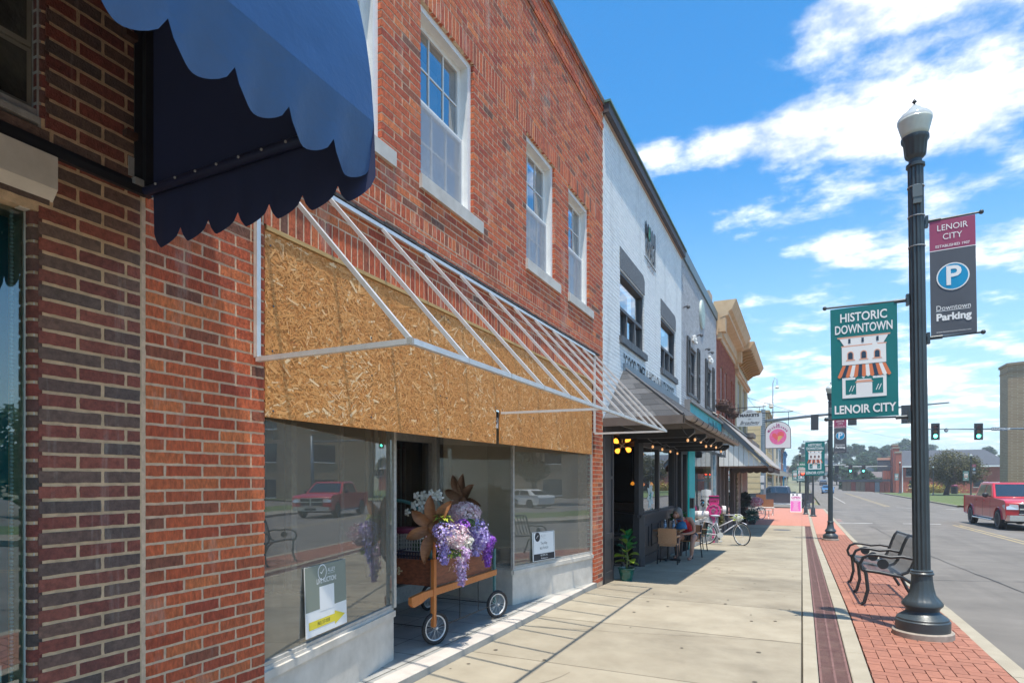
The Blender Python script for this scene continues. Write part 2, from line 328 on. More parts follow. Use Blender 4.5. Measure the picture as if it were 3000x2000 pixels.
M['bark'] = mat('bark', (.09, .065, .05), .9, var=.3, vscale=8, bump=.01, bscale=30)
M['grass'] = mat('grass', (.08, .125, .035), .9, col2=(.14, .17, .055), vscale=2, bump=.01, bscale=60)
# ------------------------------------------------------------------ ground, pavement, road
FX = -2.71
# bare soil / town ground reaching the horizon
b = MB(); rows = []
for y in [-60, -20, 0, 8, 15, 23, 38, 53, 80, 110, 125, 135, 145, 155, 165, 180, 200, 220, 245, 300, 380, 460, 600, 880]:
    rows.append([(x, y, min(ground(y), 8)-.35) for x in (-880, -300, -60, -20, 0, 20, 60, 300, 880)])
b.grid(rows); struct(b, 'ground', mat('town_ground', (.16, .17, .08), .95, col2=(.26, .24, .16), vscale=.15, bump=.01, bscale=20))
XR0, XR1 = 1.65, 12.4
# road with crown and hill behind
b = MB(); rows = []
for y in [-30, -10, 0, 8, 12, 16, 20, 23, 30, 38, 45, 53, 70, 90, 110, 125, 135, 145, 155, 165, 175, 185, 200, 215, 230, 245, 280, 330, 400]:
    g = ground(y)-.15
    rows.append([(XR0-.05, y, g), (4, y, g+.05), (7, y, g+.09), (10, y, g+.05), (XR1+.05, y, g)])
b.grid(rows); struct(b, 'road', M['road'])
def strip(b, x0, x1, y0, y1, dz, n=1):
    ys = [y0+(y1-y0)*i/n for i in range(n+1)]
    ys = sorted(set(ys+[y for y in (8, 23, 53, 125) if y0 < y < y1]))
    def rz(x, y):
        t = [(XR0-.05, 0), (4, .05), (7, .09), (10, .05), (XR1+.05, 0)]
        for (xa, za), (xb, zb) in zip(t, t[1:]):
            if xa <= x <= xb: return ground(y)-.15+za+(zb-za)*(x-xa)/(xb-xa)
        return ground(y)-.15
    b.grid([[(x0, y, rz(x0, y)+dz), (x1, y, rz(x1, y)+dz)] for y in ys])
# side street (crossing) as a sheet level with the road
b = MB(); b.grid([[(x, y, ground(y)-.15+.004) for x in (-60, -20, XR0-.04)] for y in (54.2, 57, 60, 65.5)])
struct(b, 'side_street', M['road'])
b = MB(); b.grid([[(x, y, ground(y)-.146) for x in (XR1+.04, 30, 90)] for y in (54.5, 58, 62, 65.5)]); struct(b, 'far_side_street', M['road'])
# markings: worn yellow centre line, white stop bar and red-bordered crossing
b = MB()
for y0, y1 in ((-20, 36), (62, 120)):
    strip(b, 6.60, 6.71, y0, y1, .006, 4); strip(b, 6.86, 6.97, y0, y1, .006, 4)
struct(b, 'yellow_centre_line', mat('worn_yellow_line', (.50, .37, .16), .9, col2=(.27, .24, .2), vscale=1.5))
b = MB()
strip(b, 1.75, 6.3, 36.6, 36.95, .006, 2); strip(b, 7.2, 12.2, 60.2, 60.55, .006, 2); strip(b, 3.9, 4.0, 70, 120, .006, 4)
for y in (38.0, 40.8): strip(b, 1.8, 12.3, y, y+.12, .006)
struct(b, 'white_road_line', mat('worn_white_line', (.62, .60, .56), .9, col2=(.33, .31, .29), vscale=2))
b = MB(); strip(b, 1.8, 12.3, 38.2, 40.7, .005)
struct(b, 'brick_crossing', mat('red_crossing', (.30, .14, .11), .9, col2=(.25, .2, .18), vscale=2))
# tar seams and cracks in the asphalt
b = MB()
for x0, y0, x1, y1, n in ((3.4, 1, 3.1, 34, 40), (5.0, 9, 8.7, 10.6, 16), (2.0, 13.5, 6.2, 14.4, 14), (4.6, 2, 5.4, 9.6, 16), (9.2, 6, 8.9, 30, 26)):
    p = []; ox = oy = 0
    for i in range(n+1):
        t = i/n; ox += rnd.uniform(-.035, .035); p.append((x0+(x1-x0)*t+ox, y0+(y1-y0)*t+rnd.uniform(-.03, .03)))
    for (xa, ya), (xb, yb) in zip(p, p[1:]):
        w = rnd.uniform(.006, .014); d = Vector((xb-xa, yb-ya)).normalized(); nx, ny = -d.y*w, d.x*w
        def hz(x, y):
            t = [(XR0-.05, 0), (4, .05), (7, .09), (10, .05), (XR1+.05, 0)]
            for (q, za), (r, zb) in zip(t, t[1:]):
                if q <= x <= r: return ground(y)-.15+za+(zb-za)*(x-q)/(r-q)+.008
            return ground(y)
        b.quad((xa-nx, ya-ny, hz(xa, ya)), (xb-nx, yb-ny, hz(xb, yb)), (xb+nx, yb+ny, hz(xb, yb)), (xa+nx, ya+ny, hz(xa, ya)))
struct(b, 'road_cracks', mat('tar', (.06, .058, .055), .7))
# bed under everything on the pavement
b = MB(); b.grid([[(x, y, ground(y)-.06) for x in (-2.9, 0, 1.48)] for y in (-12, 0, 8, 15, 23, 53, 54)]); struct(b, 'pavement_bed', M['base'])
# concrete slabs of the sidewalk, each a part
side = thing('sidewalk', '', '', (0, 0, 0)); del side['label'], side['category']; side['kind'] = 'structure'
ys = [-10.5, -6.4, -3.2, -1.6, 0.05, 1.62, 3.2, 4.78, 6.35, 7.93, 9.5, 11.05, 12.6, 14.2, 16.2, 18.2, 20.2, 22.2, 24.3, 26.4, 28.6, 30.6]
def slab(parent, name, x0, x1, y0, y1, m, dz=0, cross=True):
    b = MB(); g0, g1 = ground(y0)+dz+rnd.uniform(-.0015, .0015), ground(y1)+dz+rnd.uniform(-.0015, .0015)
    c = .006
    top = [(x0+c, y0+c, g0), (x1-c, y0+c, g0), (x1-c, y1-c, g1), (x0+c, y1-c, g1)]
    mid = [(x0, y0, g0-c), (x1, y0, g0-c), (x1, y1, g1-c), (x0, y1, g1-c)]
    bot = [(x, y, z-.05) for x, y, z in mid]
    b.add(top+mid+bot, [(0, 1, 2, 3)]+[(4+i, 4+(i+1) % 4, (i+1) % 4, i) for i in range(4)]+[(8+i, 8+(i+1) % 4, 4+(i+1) % 4, 4+i) for i in range(4)])
    return b.build(name, m, parent)
for a, c in zip(ys, ys[1:]):
    g = .009
    slab(side, 'slab', -2.68, -.006, a+g, c-g, M['conc']); 
for a, c in zip(ys[::1], ys[1::1]): slab(side, 'edging_slab', .006, .118, a+.006, c-.006, M['conc2'])
b = MB()
for a in ys[1:-1]: b.quad((-2.68, a-.0085, ground(a)-.004), (-.0, a-.0085, ground(a)-.004), (-.0, a+.0085, ground(a)-.004), (-2.68, a+.0085, ground(a)-.004))
struct(b, 'joint_filler', M['base'])
# hairline cracks and old gum spots on the concrete
b = MB()
for x0, y0, x1, y1, n in ((-2.5, 5.9, -.1, 6.3, 22), (-1.9, 9.6, -1.5, 12.4, 20), (-2.3, 2.6, -1.7, 4.6, 16), (-.9, 13.2, -.1, 14.1, 10), (-1.2, 16.4, -.6, 18.0, 12)):
    pts = []; ox = oy = 0
    for i in range(n+1): t = i/n; ox += rnd.uniform(-.03, .03); oy += rnd.uniform(-.02, .02); pts.append(Vector((x0+(x1-x0)*t+ox, y0+(y1-y0)*t+oy, 0)))
    for a, c in zip(pts, pts[1:]):
        d = (c-a).normalized(); w = rnd.uniform(.0012, .003); v = Vector((-d.y, d.x, 0))*w; q = [a-v, c-v, c+v, a+v]; b.add([(k.x, k.y, ground(k.y)+.0035) for k in q], [(0, 1, 2, 3)])
for i in range(90):
    x, y, r = rnd.uniform(-2.6, -.05), rnd.uniform(3.5, 26), rnd.uniform(.008, .022); b.add([(x+r*cos(k*.785)*rnd.uniform(.8, 1.1), y+r*sin(k*.785), ground(y+r*sin(k*.785))+.0036) for k in range(8)], [tuple(range(8))])
struct(b, 'sidewalk_cracks', mat('crack_dark', (.12, .10, .075), .95))
# rusty trench grate panels, pale strip, pavers, kerb
gr = thing('trench_grate', '', '', (0, 0, 0)); del gr['label'], gr['category']; gr['kind'] = 'structure'
def grate(y0, y1):
    b = MB(); g0, g1 = ground(y0), ground(y1); x0, x1 = .125, .345
    def z(y): return g0+(g1-g0)*(y-y0)/(y1-y0)-.004
    for xa, xb in ((x0, x0+.018), ((x0+x1)/2-.008, (x0+x1)/2+.008), (x1-.018, x1)):
        b.add([(xa, y0, z(y0)), (xb, y0, z(y0)), (xb, y1, z(y1)), (xa, y1, z(y1)), (xa, y0, z(y0)-.04), (xb, y0, z(y0)-.04)], [(0, 1, 2, 3), (0, 4, 5, 1)])
    y = y0+.01; 
    while y < y1-.012:
        for xa, xb in ((x0+.018, (x0+x1)/2-.008), ((x0+x1)/2+.008, x1-.018)): b.quad((xa, y, z(y)-.001), (xb, y, z(y)-.001), (xb, y+.009, z(y+.009)-.001), (xa, y+.009, z(y+.009)-.001))
        y += .0155
    for yy in (y0, y1-.012): b.quad((x0, yy, z(yy)+.0006), (x1, yy, z(yy)+.0006), (x1, yy+.012, z(yy+.012)+.0006), (x0, yy+.012, z(yy+.012)+.0006))
    b.build('grate_panel', M['grate'], gr)
y = 5.02
while y < 30: grate(y, y+.60); y += .605
# dirt pit with leaf litter at the grate's open end
b = MB(); b.box(.12, 3.4, -.14, .35, 5.02, -.055); struct(b, 'planting_pit', mat('soil', (.06, .045, .03), 1, var=.4, vscale=30, bump=.02, bscale=60))
b = MB()
for i in range(520):
    x, y = rnd.uniform(.13, .34), rnd.uniform(4.1, 5.0); z = -.05+rnd.uniform(0, .035); a = rnd.uniform(0, 6.28); r = rnd.uniform(.006, .017)
    u = Vector((cos(a), sin(a), rnd.uniform(-.5, .5)))*r; v = Vector((-sin(a), cos(a), rnd.uniform(-.5, .5)))*r*.6
    p = Vector((x, y, z)); b.add([p-u, p+v, p+u, p-v], [(0, 1, 2, 3)], rnd.random())
struct(b, 'leaf_litter', mat('dry_leaves', (.4, .25, .1), .8, tone=[(.10, .06, .03), (.28, .17, .06), (.45, .30, .12), (.62, .55, .42)])); bpy.data.objects['leaf_litter']['kind'] = 'stuff'
pal = thing('pale_strip', '', '', (0, 0, 0)); del pal['label'], pal['category']; pal['kind'] = 'structure'
yy = -6.0
while yy < 52: slab(pal, 'slab', .352, .49, yy, yy+1.52, M['conc2'], dz=.002); yy += 1.526
curb = thing('kerb', '', '', (0, 0, 0)); del curb['label'], curb['category']; curb['kind'] = 'structure'
yy = -6.0
while yy < 52:
    g0, g1 = ground(yy), ground(yy+2.99); b = MB(); c = .018
    pr = [(1.495, -.2), (1.495, 0), (1.65-c, 0), (1.65, -c), (1.656, -.2)]
    b.grid([[(x, yy, g0+z) for x, z in pr], [(x, yy+2.99, g1+z) for x, z in pr]]); b.add([(x, yy, g0+z) for x, z in pr], [tuple(range(5))])
    b.build('kerb_stone', M['conc2'], curb); yy += 3.0
# clay pavers in 90 degree herringbone: nearest 300 single, the rest joined
pav = thing('paver_band', '', '', (0, 0, 0)); del pav['label'], pav['category']; pav['kind'] = 'structure'
L_, W_ = .2, .1
cells = []
i0 = int(.49/W_)-2
for j in range(int(-6/W_), int(26/W_)):
    for i in range(-2, 14):
        k = (i-j) % 4      # herringbone: 0 starts a horizontal pair, 2 a vertical pair
        x, y = .50+i*W_, j*W_
        if k == 0: cells.append((x, y, x+L_, y+W_))
        elif k == 3: cells.append((x, y, x+W_, y+L_))
def clip(c): 
    x0, y0, x1, y1 = c; x0, x1 = max(x0, .497), min(x1, 1.49)
    return (x0, y0, x1, y1) if x1-x0 > .02 else None
cells = [c for c in map(clip, cells) if c]
vis = [c for c in cells if c[1] > 4.2]
vis.sort(key=lambda c: c[1]); first = set(vis[:290])
pm = []
for q in range(6):
    m_ = MB(); j = .0016; z = .0
    a = [(-.5+.02, -.5+.03), (.5-.02, -.5+.03), (.5-.02, .5-.03), (-.5+.02, .5-.03)]
    m_.add([(x, y, 0) for x, y in a]+[(x*1.04+rnd.uniform(-.01, .01), y*1.06, -.035) for x, y in a], [(0, 1, 2, 3), (0, 4, 5, 1), (1, 5, 6, 2), (2, 6, 7, 3), (3, 7, 4, 0)])
    o = m_.build('paver', M['paver']); pm.append(o.data); bpy.data.objects.remove(o)
for c in first:
    o = bpy.data.objects.new('paver', rnd.choice(pm)); C.objects.link(o); o.parent = pav
    o.location = ((c[0]+c[2])/2, (c[1]+c[3])/2, ground((c[1]+c[3])/2)+rnd.uniform(-.0012, .0012)); o.scale = (c[2]-c[0]-.002, c[3]-c[1]-.002, 1)
b = MB()
for c in cells:
    if c in first: continue
    j = .004; z0, z1 = ground(c[1]), ground(c[3]); d = rnd.uniform(-.0012, .0012)
    b.add([(c[0]+j, c[1]+j, z0+d), (c[2]-j, c[1]+j, z0+d), (c[2]-j, c[3]-j, z1+d), (c[0]+j, c[3]-j, z1+d), (c[0]+j, c[1]+j, z0-.02), (c[2]-j, c[1]+j, z0-.02), (c[2]-j, c[3]-j, z1-.02), (c[0]+j, c[3]-j, z1-.02)],
          [(0, 1, 2, 3), (0, 4, 5, 1), (1, 5, 6, 2), (2, 6, 7, 3), (3, 7, 4, 0)], rnd.random())
o = b.build('paver_field', M['pavers'], pav); o['kind'] = 'stuff'
b = MB(); b.grid([[(.495, y, ground(y)-.004), (1.492, y, ground(y)-.004)] for y in (25.8, 33, 43, 53, 54)]); 
b.grid([[(x, y, ground(y)+.002) for x in (-2.7, -.004)] for y in (30.62, 35, 43, 53, 54)]); b.grid([[(x, y, ground(y)+.002) for x in (.0, .35)] for y in (30.62, 35, 43, 53, 54)])
struct(b, 'brick_pavement', mat('far_brick_paving', (.46, .19, .13), .9, col2=(.54, .24, .17), vscale=6))
# opposite side: kerb, walk, grass
b = MB(); 
b.grid([[(XR1, y, ground(y)-.15), (XR1, y, ground(y)), (XR1+.16, y, ground(y)), (XR1+.16, y, ground(y)-.2)] for y in (-30, 8, 23, 53, 54.3)])
b.grid([[(XR1, y, ground(y)-.15), (XR1, y, ground(y)), (XR1+.16, y, ground(y)), (XR1+.16, y, ground(y)-.2)] for y in (65.7, 80, 125)]); struct(b, 'far_kerb', M['conc2'])
b = MB(); 
b.grid([[(XR1+.16, y, ground(y)-.004), (XR1+2.2, y, ground(y)-.004)] for y in (-30, 8, 23, 53, 54.3)]); struct(b, 'far_sidewalk', M['conc'])
b = MB()
b.grid([[(x, y, ground(y)-.01) for x in (XR1+2.2, 19)] for y in (-30, 8, 23, 53, 54.3)])
b.grid([[(x, y, ground(y)+.0) for x in (XR1+.16, 30, 60)] for y in (65.7, 90, 124)])
struct(b, 'grass', M['grass'])
b = MB(); b.grid([[(x, y, ground(y)-.02) for x in (19, 60)] for y in (-30, 8, 23, 53, 54.3)]); struct(b, 'parking_lot', M['road'])
b = MB(); b.grid([[(x, y, ground(y)+.02) for x in (XR1+.5, 26)] for y in (66, 67.4)]); struct(b, 'garden_path', M['conc2'])
# manhole and small things on the sidewalk
b = MB(); c = Vector((-.75, 27.5, ground(27.5)+.003)); b.cyl(c, c+Vector((0, 0, .004)), .33, n=24); b.tone = .1
o = b.build('manhole_cover', M['dgrey']); o['label'] = 'round grey manhole cover set in the concrete sidewalk before the red brick paving'; o['category'] = 'manhole cover'

# ------------------------------------------------------------------ brick walls
def brick_meshes(m, sz=(.06, .188, .0500), n=10):
    out = []
    for q in range(n):
        b = MB(); a_, c_ = sz[1]/2, sz[2]/2; pts = []
        for k in range(7): pts.append((-a_+2*a_*k/7, -c_))
        for k in range(3): pts.append((a_, -c_+2*c_*k/3))
        for k in range(7): pts.append((a_-2*a_*k/7, c_))
        for k in range(3): pts.append((-a_, c_-2*c_*k/3))
        pts = [(y*(1-.006*(abs(z) > .99*c_))+rnd.uniform(-.0016, .0016), z+rnd.uniform(-.0016, .0012)) for y, z in pts]; nn = len(pts)
        b.add([(0, y, z) for y, z in pts]+[(-sz[0], y*1.004, z*1.01) for y, z in pts], [tuple(range(nn))]+[(nn+i, nn+(i+1) % nn, (i+1) % nn, i) for i in range(nn)])
        o = b.build('brick', m); out.append(o.data); bpy.data.objects.remove(o)
    return out
def bricks(parent, X, y0, y1, z0, z1, holes, m1, mj, soldiers=(), n_single=300, course=.0614, length=.198, joint=.010, proud=(), par=None):
    """running bond on a wall facing +X; the bricks nearest the camera are single parts, the rest one joined part"""
    out = []
    nrow = int((z1-z0)/course)
    r = 0; z = z0
    while z < z1-.02:
        sol = next((s for s in soldiers if z <= s[0]+1e-4 < z+course), None)
        if sol:
            if sol[0]-z > .03:
                y = y0
                while y < y1-.01: out.append((y+joint/2, min(y+length, y1)-joint/2, z, sol[0]-joint)); y += length
            z = sol[0]; hh = sol[1]; y = y0
            while y < y1-.01:
                out.append((y+joint/2, min(y+course, y1)-joint/2, z, z+hh-joint)); y += course
            z += hh; continue
        y = y0-(length/2 if r % 2 else 0)
        while y < y1-.01:
            out.append((max(y, y0)+joint/2, min(y+length, y1)-joint/2, z, min(z+course, z1)-joint)); y += length
        z += course; r += 1
    res = []
    for a0, a1, c0, c1 in out:
        seg = [(a0, a1)]
        for h0, h1, k0, k1 in holes:
            if c1 <= k0+.012 or c0 >= k1-.012: continue
            ns = []
            for p, q in seg:
                if q <= h0 or p >= h1: ns.append((p, q))
                else:
                    if p < h0: ns.append((p, h0))
                    if q > h1: ns.append((h1, q))
            seg = ns
        for p, q in seg:
            for h0, h1, k0, k1 in holes:
                if c1 <= k0+.012 or c0 >= k1-.012: continue
                if 0 < p-h1 < .055: p = h1
                if 0 < h0-q < .055: q = h0
            if q-p > .045: res.append((p, q, c0, c1))
    res.sort(key=lambda t: (t[0]+t[1])**2/4+((t[2]+t[3])/2-EYE)**2+X*X)
    visible = [t for t in res]
    off = _off[parent.name]
    ms = brick_meshes(m1); parity = [brick_meshes(par[0]), brick_meshes(par[1])] if par else None
    for p, q, c0, c1 in visible[:n_single]:
        o = bpy.data.objects.new('brick', (rnd.choice(ms) if not parity else rnd.choice(parity[int(round((c0-z0)/course)) % 2]))); C.objects.link(o); o.parent = parent
        o.location = Vector((X+rnd.uniform(-.0008, .0012), (p+q)/2, (c0+c1)/2))-off; o.scale = (1, (q-p)/.188, (c1-c0)/.050)
    b = MB()
    for p, q, c0, c1 in visible[n_single:]:
        dx = rnd.uniform(-.0006, .0012)
        for (pz0, pz1, pd) in proud:
            if pz0 <= c0 < pz1: dx += pd
        near = any(abs(p-h[1]) < .012 and h[2] < c0 < h[3] for h in holes)
        jt = lambda: rnd.uniform(-.0013, .0013)
        d = .11 if near else .03
        x0, x1 = X+dx-d, X+dx
        P = [(x1, p+jt(), c0+jt()), (x1, q+jt(), c0+jt()), (x1, q+jt(), c1+jt()), (x1, p+jt(), c1+jt()), (x0, p, c0), (x0, q, c0), (x0, q, c1), (x0, p, c1)]
        b.add(P, [(0, 1, 2, 3), (0, 4, 5, 1), (3, 2, 6, 7), (0, 3, 7, 4), (1, 5, 6, 2)], rnd.random())
    if b.v:
        o = b.build('brickwork', mj, parent); o['kind'] = 'stuff'
def slabwall(parent, name, X, y0, y1, z0, z1, holes, m, thick=.25, grow=.004):
    """solid wall with openings, facing +X"""
    hs = [(a-grow, b_+grow, c-grow, d+grow) for a, b_, c, d in holes]
    Y = sorted({y0, y1}|{min(max(v, y0), y1) for h in hs for v in h[:2]}); Z = sorted({z0, z1}|{min(max(v, z0), z1) for h in hs for v in h[2:]})
    b = MB()
    solid = {}
    for i in range(len(Y)-1):
        for j in range(len(Z)-1):
            cy, cz = (Y[i]+Y[i+1])/2, (Z[j]+Z[j+1])/2
            solid[i, j] = not any(h[0] < cy < h[1] and h[2] < cz < h[3] for h in hs)
    for (i, j), s in solid.items():
        if not s: continue
        a, c, d, e = Y[i], Y[i+1], Z[j], Z[j+1]; x0, x1 = X-thick, X
        b.quad((x1, a, d), (x1, c, d), (x1, c, e), (x1, a, e)); b.quad((x0, a, d), (x0, a, e), (x0, c, e), (x0, c, d))
        if not solid.get((i-1, j)): b.quad((x0, a, d), (x1, a, d), (x1, a, e), (x0, a, e))
        if not solid.get((i+1, j)): b.quad((x0, c, d), (x0, c, e), (x1, c, e), (x1, c, d))
        if not solid.get((i, j-1)): b.quad((x0, a, d), (x0, c, d), (x1, c, d), (x1, a, d))
        if not solid.get((i, j+1)): b.quad((x0, a, e), (x1, a, e), (x1, c, e), (x0, c, e))
    return b.build(name, m, parent)

# ------------------------------------------------------------------ left shop: dark brick, teal window, glass blocks
LB = thing('dark_brick_shop', 'dark brown and maroon brick shopfront at the left edge with teal window', 'shop building', (FX, -3, 0))
slabwall(LB, 'wall', FX-.0022, -14, 1.764, -.2, 7.0, [(-4, 1.36, .28, 2.60), (-4, 1.385, 2.93, 6.2)], M['dmortar'])
bricks(LB, FX, .9, 1.762, .0, 7.0, [(-4, 1.35, .28, 2.62), (-4, 1.375, 2.93, 6.2)], M['dbrick1'], M['dbrick'], n_single=240, joint=.0135, par=(M['mbrick1'], M['cbrick1']))
# rounded bullnose corner bricks on the window reveal
b = MB(); z = .28
while z < 2.6:
    b.cyl((FX-.03, 1.352, z), (FX-.03, 1.352, z+.048), .029, n=10, tone=rnd.random()); z += .0614
z = 2.98
while z < 6: b.cyl((FX-.03, 1.378, z), (FX-.03, 1.378, z+.048), .029, n=10, tone=rnd.random()); z += .0614
o = b.build('bullnose_bricks', M['dbrick'], LB, smooth=True, sm_angle=40); o['kind'] = 'stuff'
b = MB(); b.cyl((FX-.032, 1.355, .28), (FX-.032, 1.355, 2.62), .027, n=12); b.cyl((FX-.032, 1.381, 2.93), (FX-.032, 1.381, 6.1), .027, n=12); b.build('corner_mortar', M['dmortar'], LB, smooth=True)
# black steel angle across, with its end plate
b = MB(); b.box(FX-.02, -3, 2.835, FX+.022, 1.772, 2.868); b.box(FX, -3, 2.868, FX+.006, 1.772, 2.893); b.build('steel_lintel', M['black'], LB)
b = MB(); b.box(FX+.001, 1.70, 2.905, FX+.006, 1.74, 2.99); b.box(FX+.001, 1.715, 2.87, FX+.03, 1.755, 2.898); b.build('hinge_plate', M['alum2'], LB)
# pale roller box under the lintel
b = MB(); b.prism([(FX-.02, -3, 2.83), (FX+.035, -3, 2.83), (FX+.035, -3, 2.70), (FX-.005, -3, 2.655), (FX-.06, -3, 2.655)], (0, 4.40, 0)); b.build('shutter_box', M['oldwhite'], LB)
b = MB(); b.box(FX-.045, 1.29, 2.60, FX-.01, 1.325, 2.66); b.build('bracket', M['oldwhite'], LB)
# shop window
wf = MB()
wf.box(FX-.062, 1.338, .28, FX-.010, 1.357, 2.66); wf.box(FX-.060, 1.326, .28, FX-.045, 1.337, 2.66); wf.box(FX-.11, -3, .28, FX-.02, 1.332, .335)
w = wf.build('window_frame', mat('grey_white_frame', (.62, .63, .60), .5, var=.15, vscale=20), LB)
b = MB(); b.quad((FX-.055, -3, .33), (FX-.055, 1.338, .33), (FX-.055, 1.338, 2.66), (FX-.055, -3, 2.66)); b.build('pane', glass('teal_shop_glass', (.7, .95, .95), .18, wave=.01), w)
b = MB(); b.box(FX-.2, -3, .15, FX-.04, 1.36, .285); b.build('sill', M['dgrey'], LB)
b = MB(); b.box(-5.2, -3, .0, -5.1, 1.5, 3); b.box(-5.2, 1.4, 0, FX-.17, 1.5, 3); b.box(-5.2, -3, .2, FX-.17, 1.5, .3); b.box(-5.2, -3, 2.75, FX-.17, 1.5, 2.9); b.build('room', M['tealw'], LB)
b = MB()
for k in range(150): b.ball((FX-.085, 1.298, .42+k*.015), .0075, 6, 4)
b.build('ball_chain', M['alum2'], LB, smooth=True)
b = MB(); b.box(FX-.9, -2.5, .30, FX-.85, 1.45, 2.7); b.build('teal_backdrop', mat('teal_backdrop', (.0, .36, .40), .6), LB)
b = MB(); b.quad((FX-.18, 1.2, 1.93), (FX-.18, 1.33, 1.96), (FX-.18, 1.33, 2.66), (FX-.18, .5, 2.66)); b.build('blind', mat('dark_teal_blind', (0, .12, .14), .7), LB)
# poster and small card inside
pb = MB(); pb.m = 0; pb.box(FX-.128, 1.14, .38, FX-.124, 1.283, .82); pb.m = 1; pb.quad((FX-.122, 1.15, .39), (FX-.122, 1.275, .39), (FX-.122, 1.275, .66), (FX-.122, 1.15, .66))
pb.m = 2; text(pb, 'S', (FX-.1215, 1.25, .735), (0, 1, 0), (0, 0, 1), .09, bold=.02)
o = pb.build('poster', [M['wink'], mat('photo_print', (.03, .12, .17), .5, col2=(.3, .42, .5), vscale=26), mat('teal_ink', (.05, .4, .42), .5)]); o['label'] = 'small poster with a blue photograph standing in the teal shop window'; o['category'] = 'poster'
# upper glass-block style window
b = MB(); b.box(FX-.075, 1.352, 2.93, FX-.012, 1.382, 6.2); b.box(FX-.09, -3, 2.95, FX+.0, 1.352, 2.975); b.box(FX-.08, -3, 2.975, FX-.02, 1.352, 3.01)
g = b.build('upper_window_frame', M['alum2'], LB)
gm = mat('smoky_glass_block', (.10, .10, .08), .12, col2=(.02, .02, .018), vscale=7, bump=.01, bscale=6, spec=.8)
for kz in range(12):
    for ky in range(6):
        z0 = 3.015+kz*.245; y1 = 1.349-ky*.27; b = MB(); y0 = y1-.262; z1 = z0+.237
        b.box(FX-.08, y0, z0, FX-.048, y1, z1); b.m = 1
        b.quad((FX-.046, y0+.018, z0+.018), (FX-.046, y1-.018, z0+.018), (FX-.046, y1-.018, z1-.018), (FX-.046, y0+.018, z1-.018))
        if ky < 3 and kz < 6: b.build('glass_block', [mat('block_rim', (.26, .25, .20), .3) if 'block_rim' not in bpy.data.materials else bpy.data.materials['block_rim'], gm], g)
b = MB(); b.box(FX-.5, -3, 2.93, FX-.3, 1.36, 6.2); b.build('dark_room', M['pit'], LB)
b = MB(); b.box(FX-6, -14, 7.0, FX+.02, 1.764, 7.1); b.build('roof', M['dgrey'], LB)

# ------------------------------------------------------------------ navy scalloped awning (waterfall shape)
AW = thing('navy_awning', 'navy blue canvas awning with scalloped valance above the dark brick shop', 'awning', (FX, 1.79, 2.86))
YE, XF, ZB, ZT = 1.80, -1.425, 2.865, 4.45
def prof(t):      # wall at the top -> front bar, convex
    a = t*pi/2; return (FX+(XF-FX)*(.86*sin(a)**.9+.14*t) if t > 0 else FX, ZB+(ZT-ZB)*(.7*cos(a)**.85+.3*(1-t)) if t < 1 else ZB)
prf = [prof(i/18) for i in range(19)]
b = MB(); b.grid([[(x, y, z) for (x, z) in prf] for y in (-1.6, -.8, 0, .6, 1.2, 1.5, YE)]); b.build('canvas', M['navy'], AW, smooth=True)
def scallops(b, p0, p1, n, drop, amp, lean, seed=0, skip=0):
    """hanging valance with pointed-notch scallops from p0 to p1"""
    p0, p1 = Vector(p0), Vector(p1); lean = Vector(lean); K = 12; rows = [[], [], []]
    for i in range(n*K+1):
        t = i/(n*K); u = (i % K)/K
        s = sin(pi*u)**.55 if 0 < u < 1 else 0
        dz = drop+amp*s; top = p0.lerp(p1, t); wav = .010*sin(t*n*2*pi+1)
        rows[0].append(top); rows[1].append(top+Vector((0, 0, -dz*.5))+lean*dz*.5+Vector((wav*.4, wav*.4, 0))); rows[2].append(top+Vector((0, 0, -dz))+lean*dz+Vector((wav, wav*.6, 0)))
    b.grid(rows)
b = MB(); scallops(b, (XF, -1.6, ZB), (XF, YE, ZB), 17, .155, .075, (-.16, 0, 0)); b.build('front_valance', M['navy'], AW, smooth=True)
b = MB(); scallops(b, (FX+.04, YE-.010, ZB+.0), (XF, YE, ZB+.0), 7, .20, .075, (0, -.03, 0)); b.build('side_valance', M['navyshade'], AW, smooth=True)
b = MB(); b.add([(FX+.01, YE-.004, ZB)]+[(x, YE-.004, z) for x, z in prf], [tuple(range(20))]); b.build('side_panel', M['navyshade'], AW)
b = MB(); b.tube([(FX+.0, YE-.03, ZB-.01), (XF-.01, YE-.03, ZB)], .021, 10); b.tube([(XF-.030, -1.6, ZB), (XF-.030, YE-.01, ZB)], .018, 8); b.build('frame_tube', mat('navy_tube', (.016, .022, .06), .4), AW, smooth=True, sm_angle=50)
b = MB()
for k in range(9): p = Vector((FX+.12+k*.13, YE-.052, ZB-.005)); b.cyl(p, p+Vector((0, -.004, 0)), .006, n=6)
b.build('screws', M['alum'], AW)['kind'] = 'stuff'
b = MB(); b.box(FX+.002, YE-.04, ZB-.03, FX+.035, YE-.006, ZT); b.box(FX+.002, YE-.075, ZB, FX+.010, YE-.041, ZT)
b.build('wall_bar', M['black'], AW)
M['clip'] = mat('rusty_clip', (.11, .06, .045), .7, .4, var=.3, vscale=60)
for z in (3.06, 3.50, 4.0): b = MB(); b.box(FX+.0105, YE-.13, z, FX+.0395, YE-.079, z+.028); b.build('clip', M['clip'], AW)
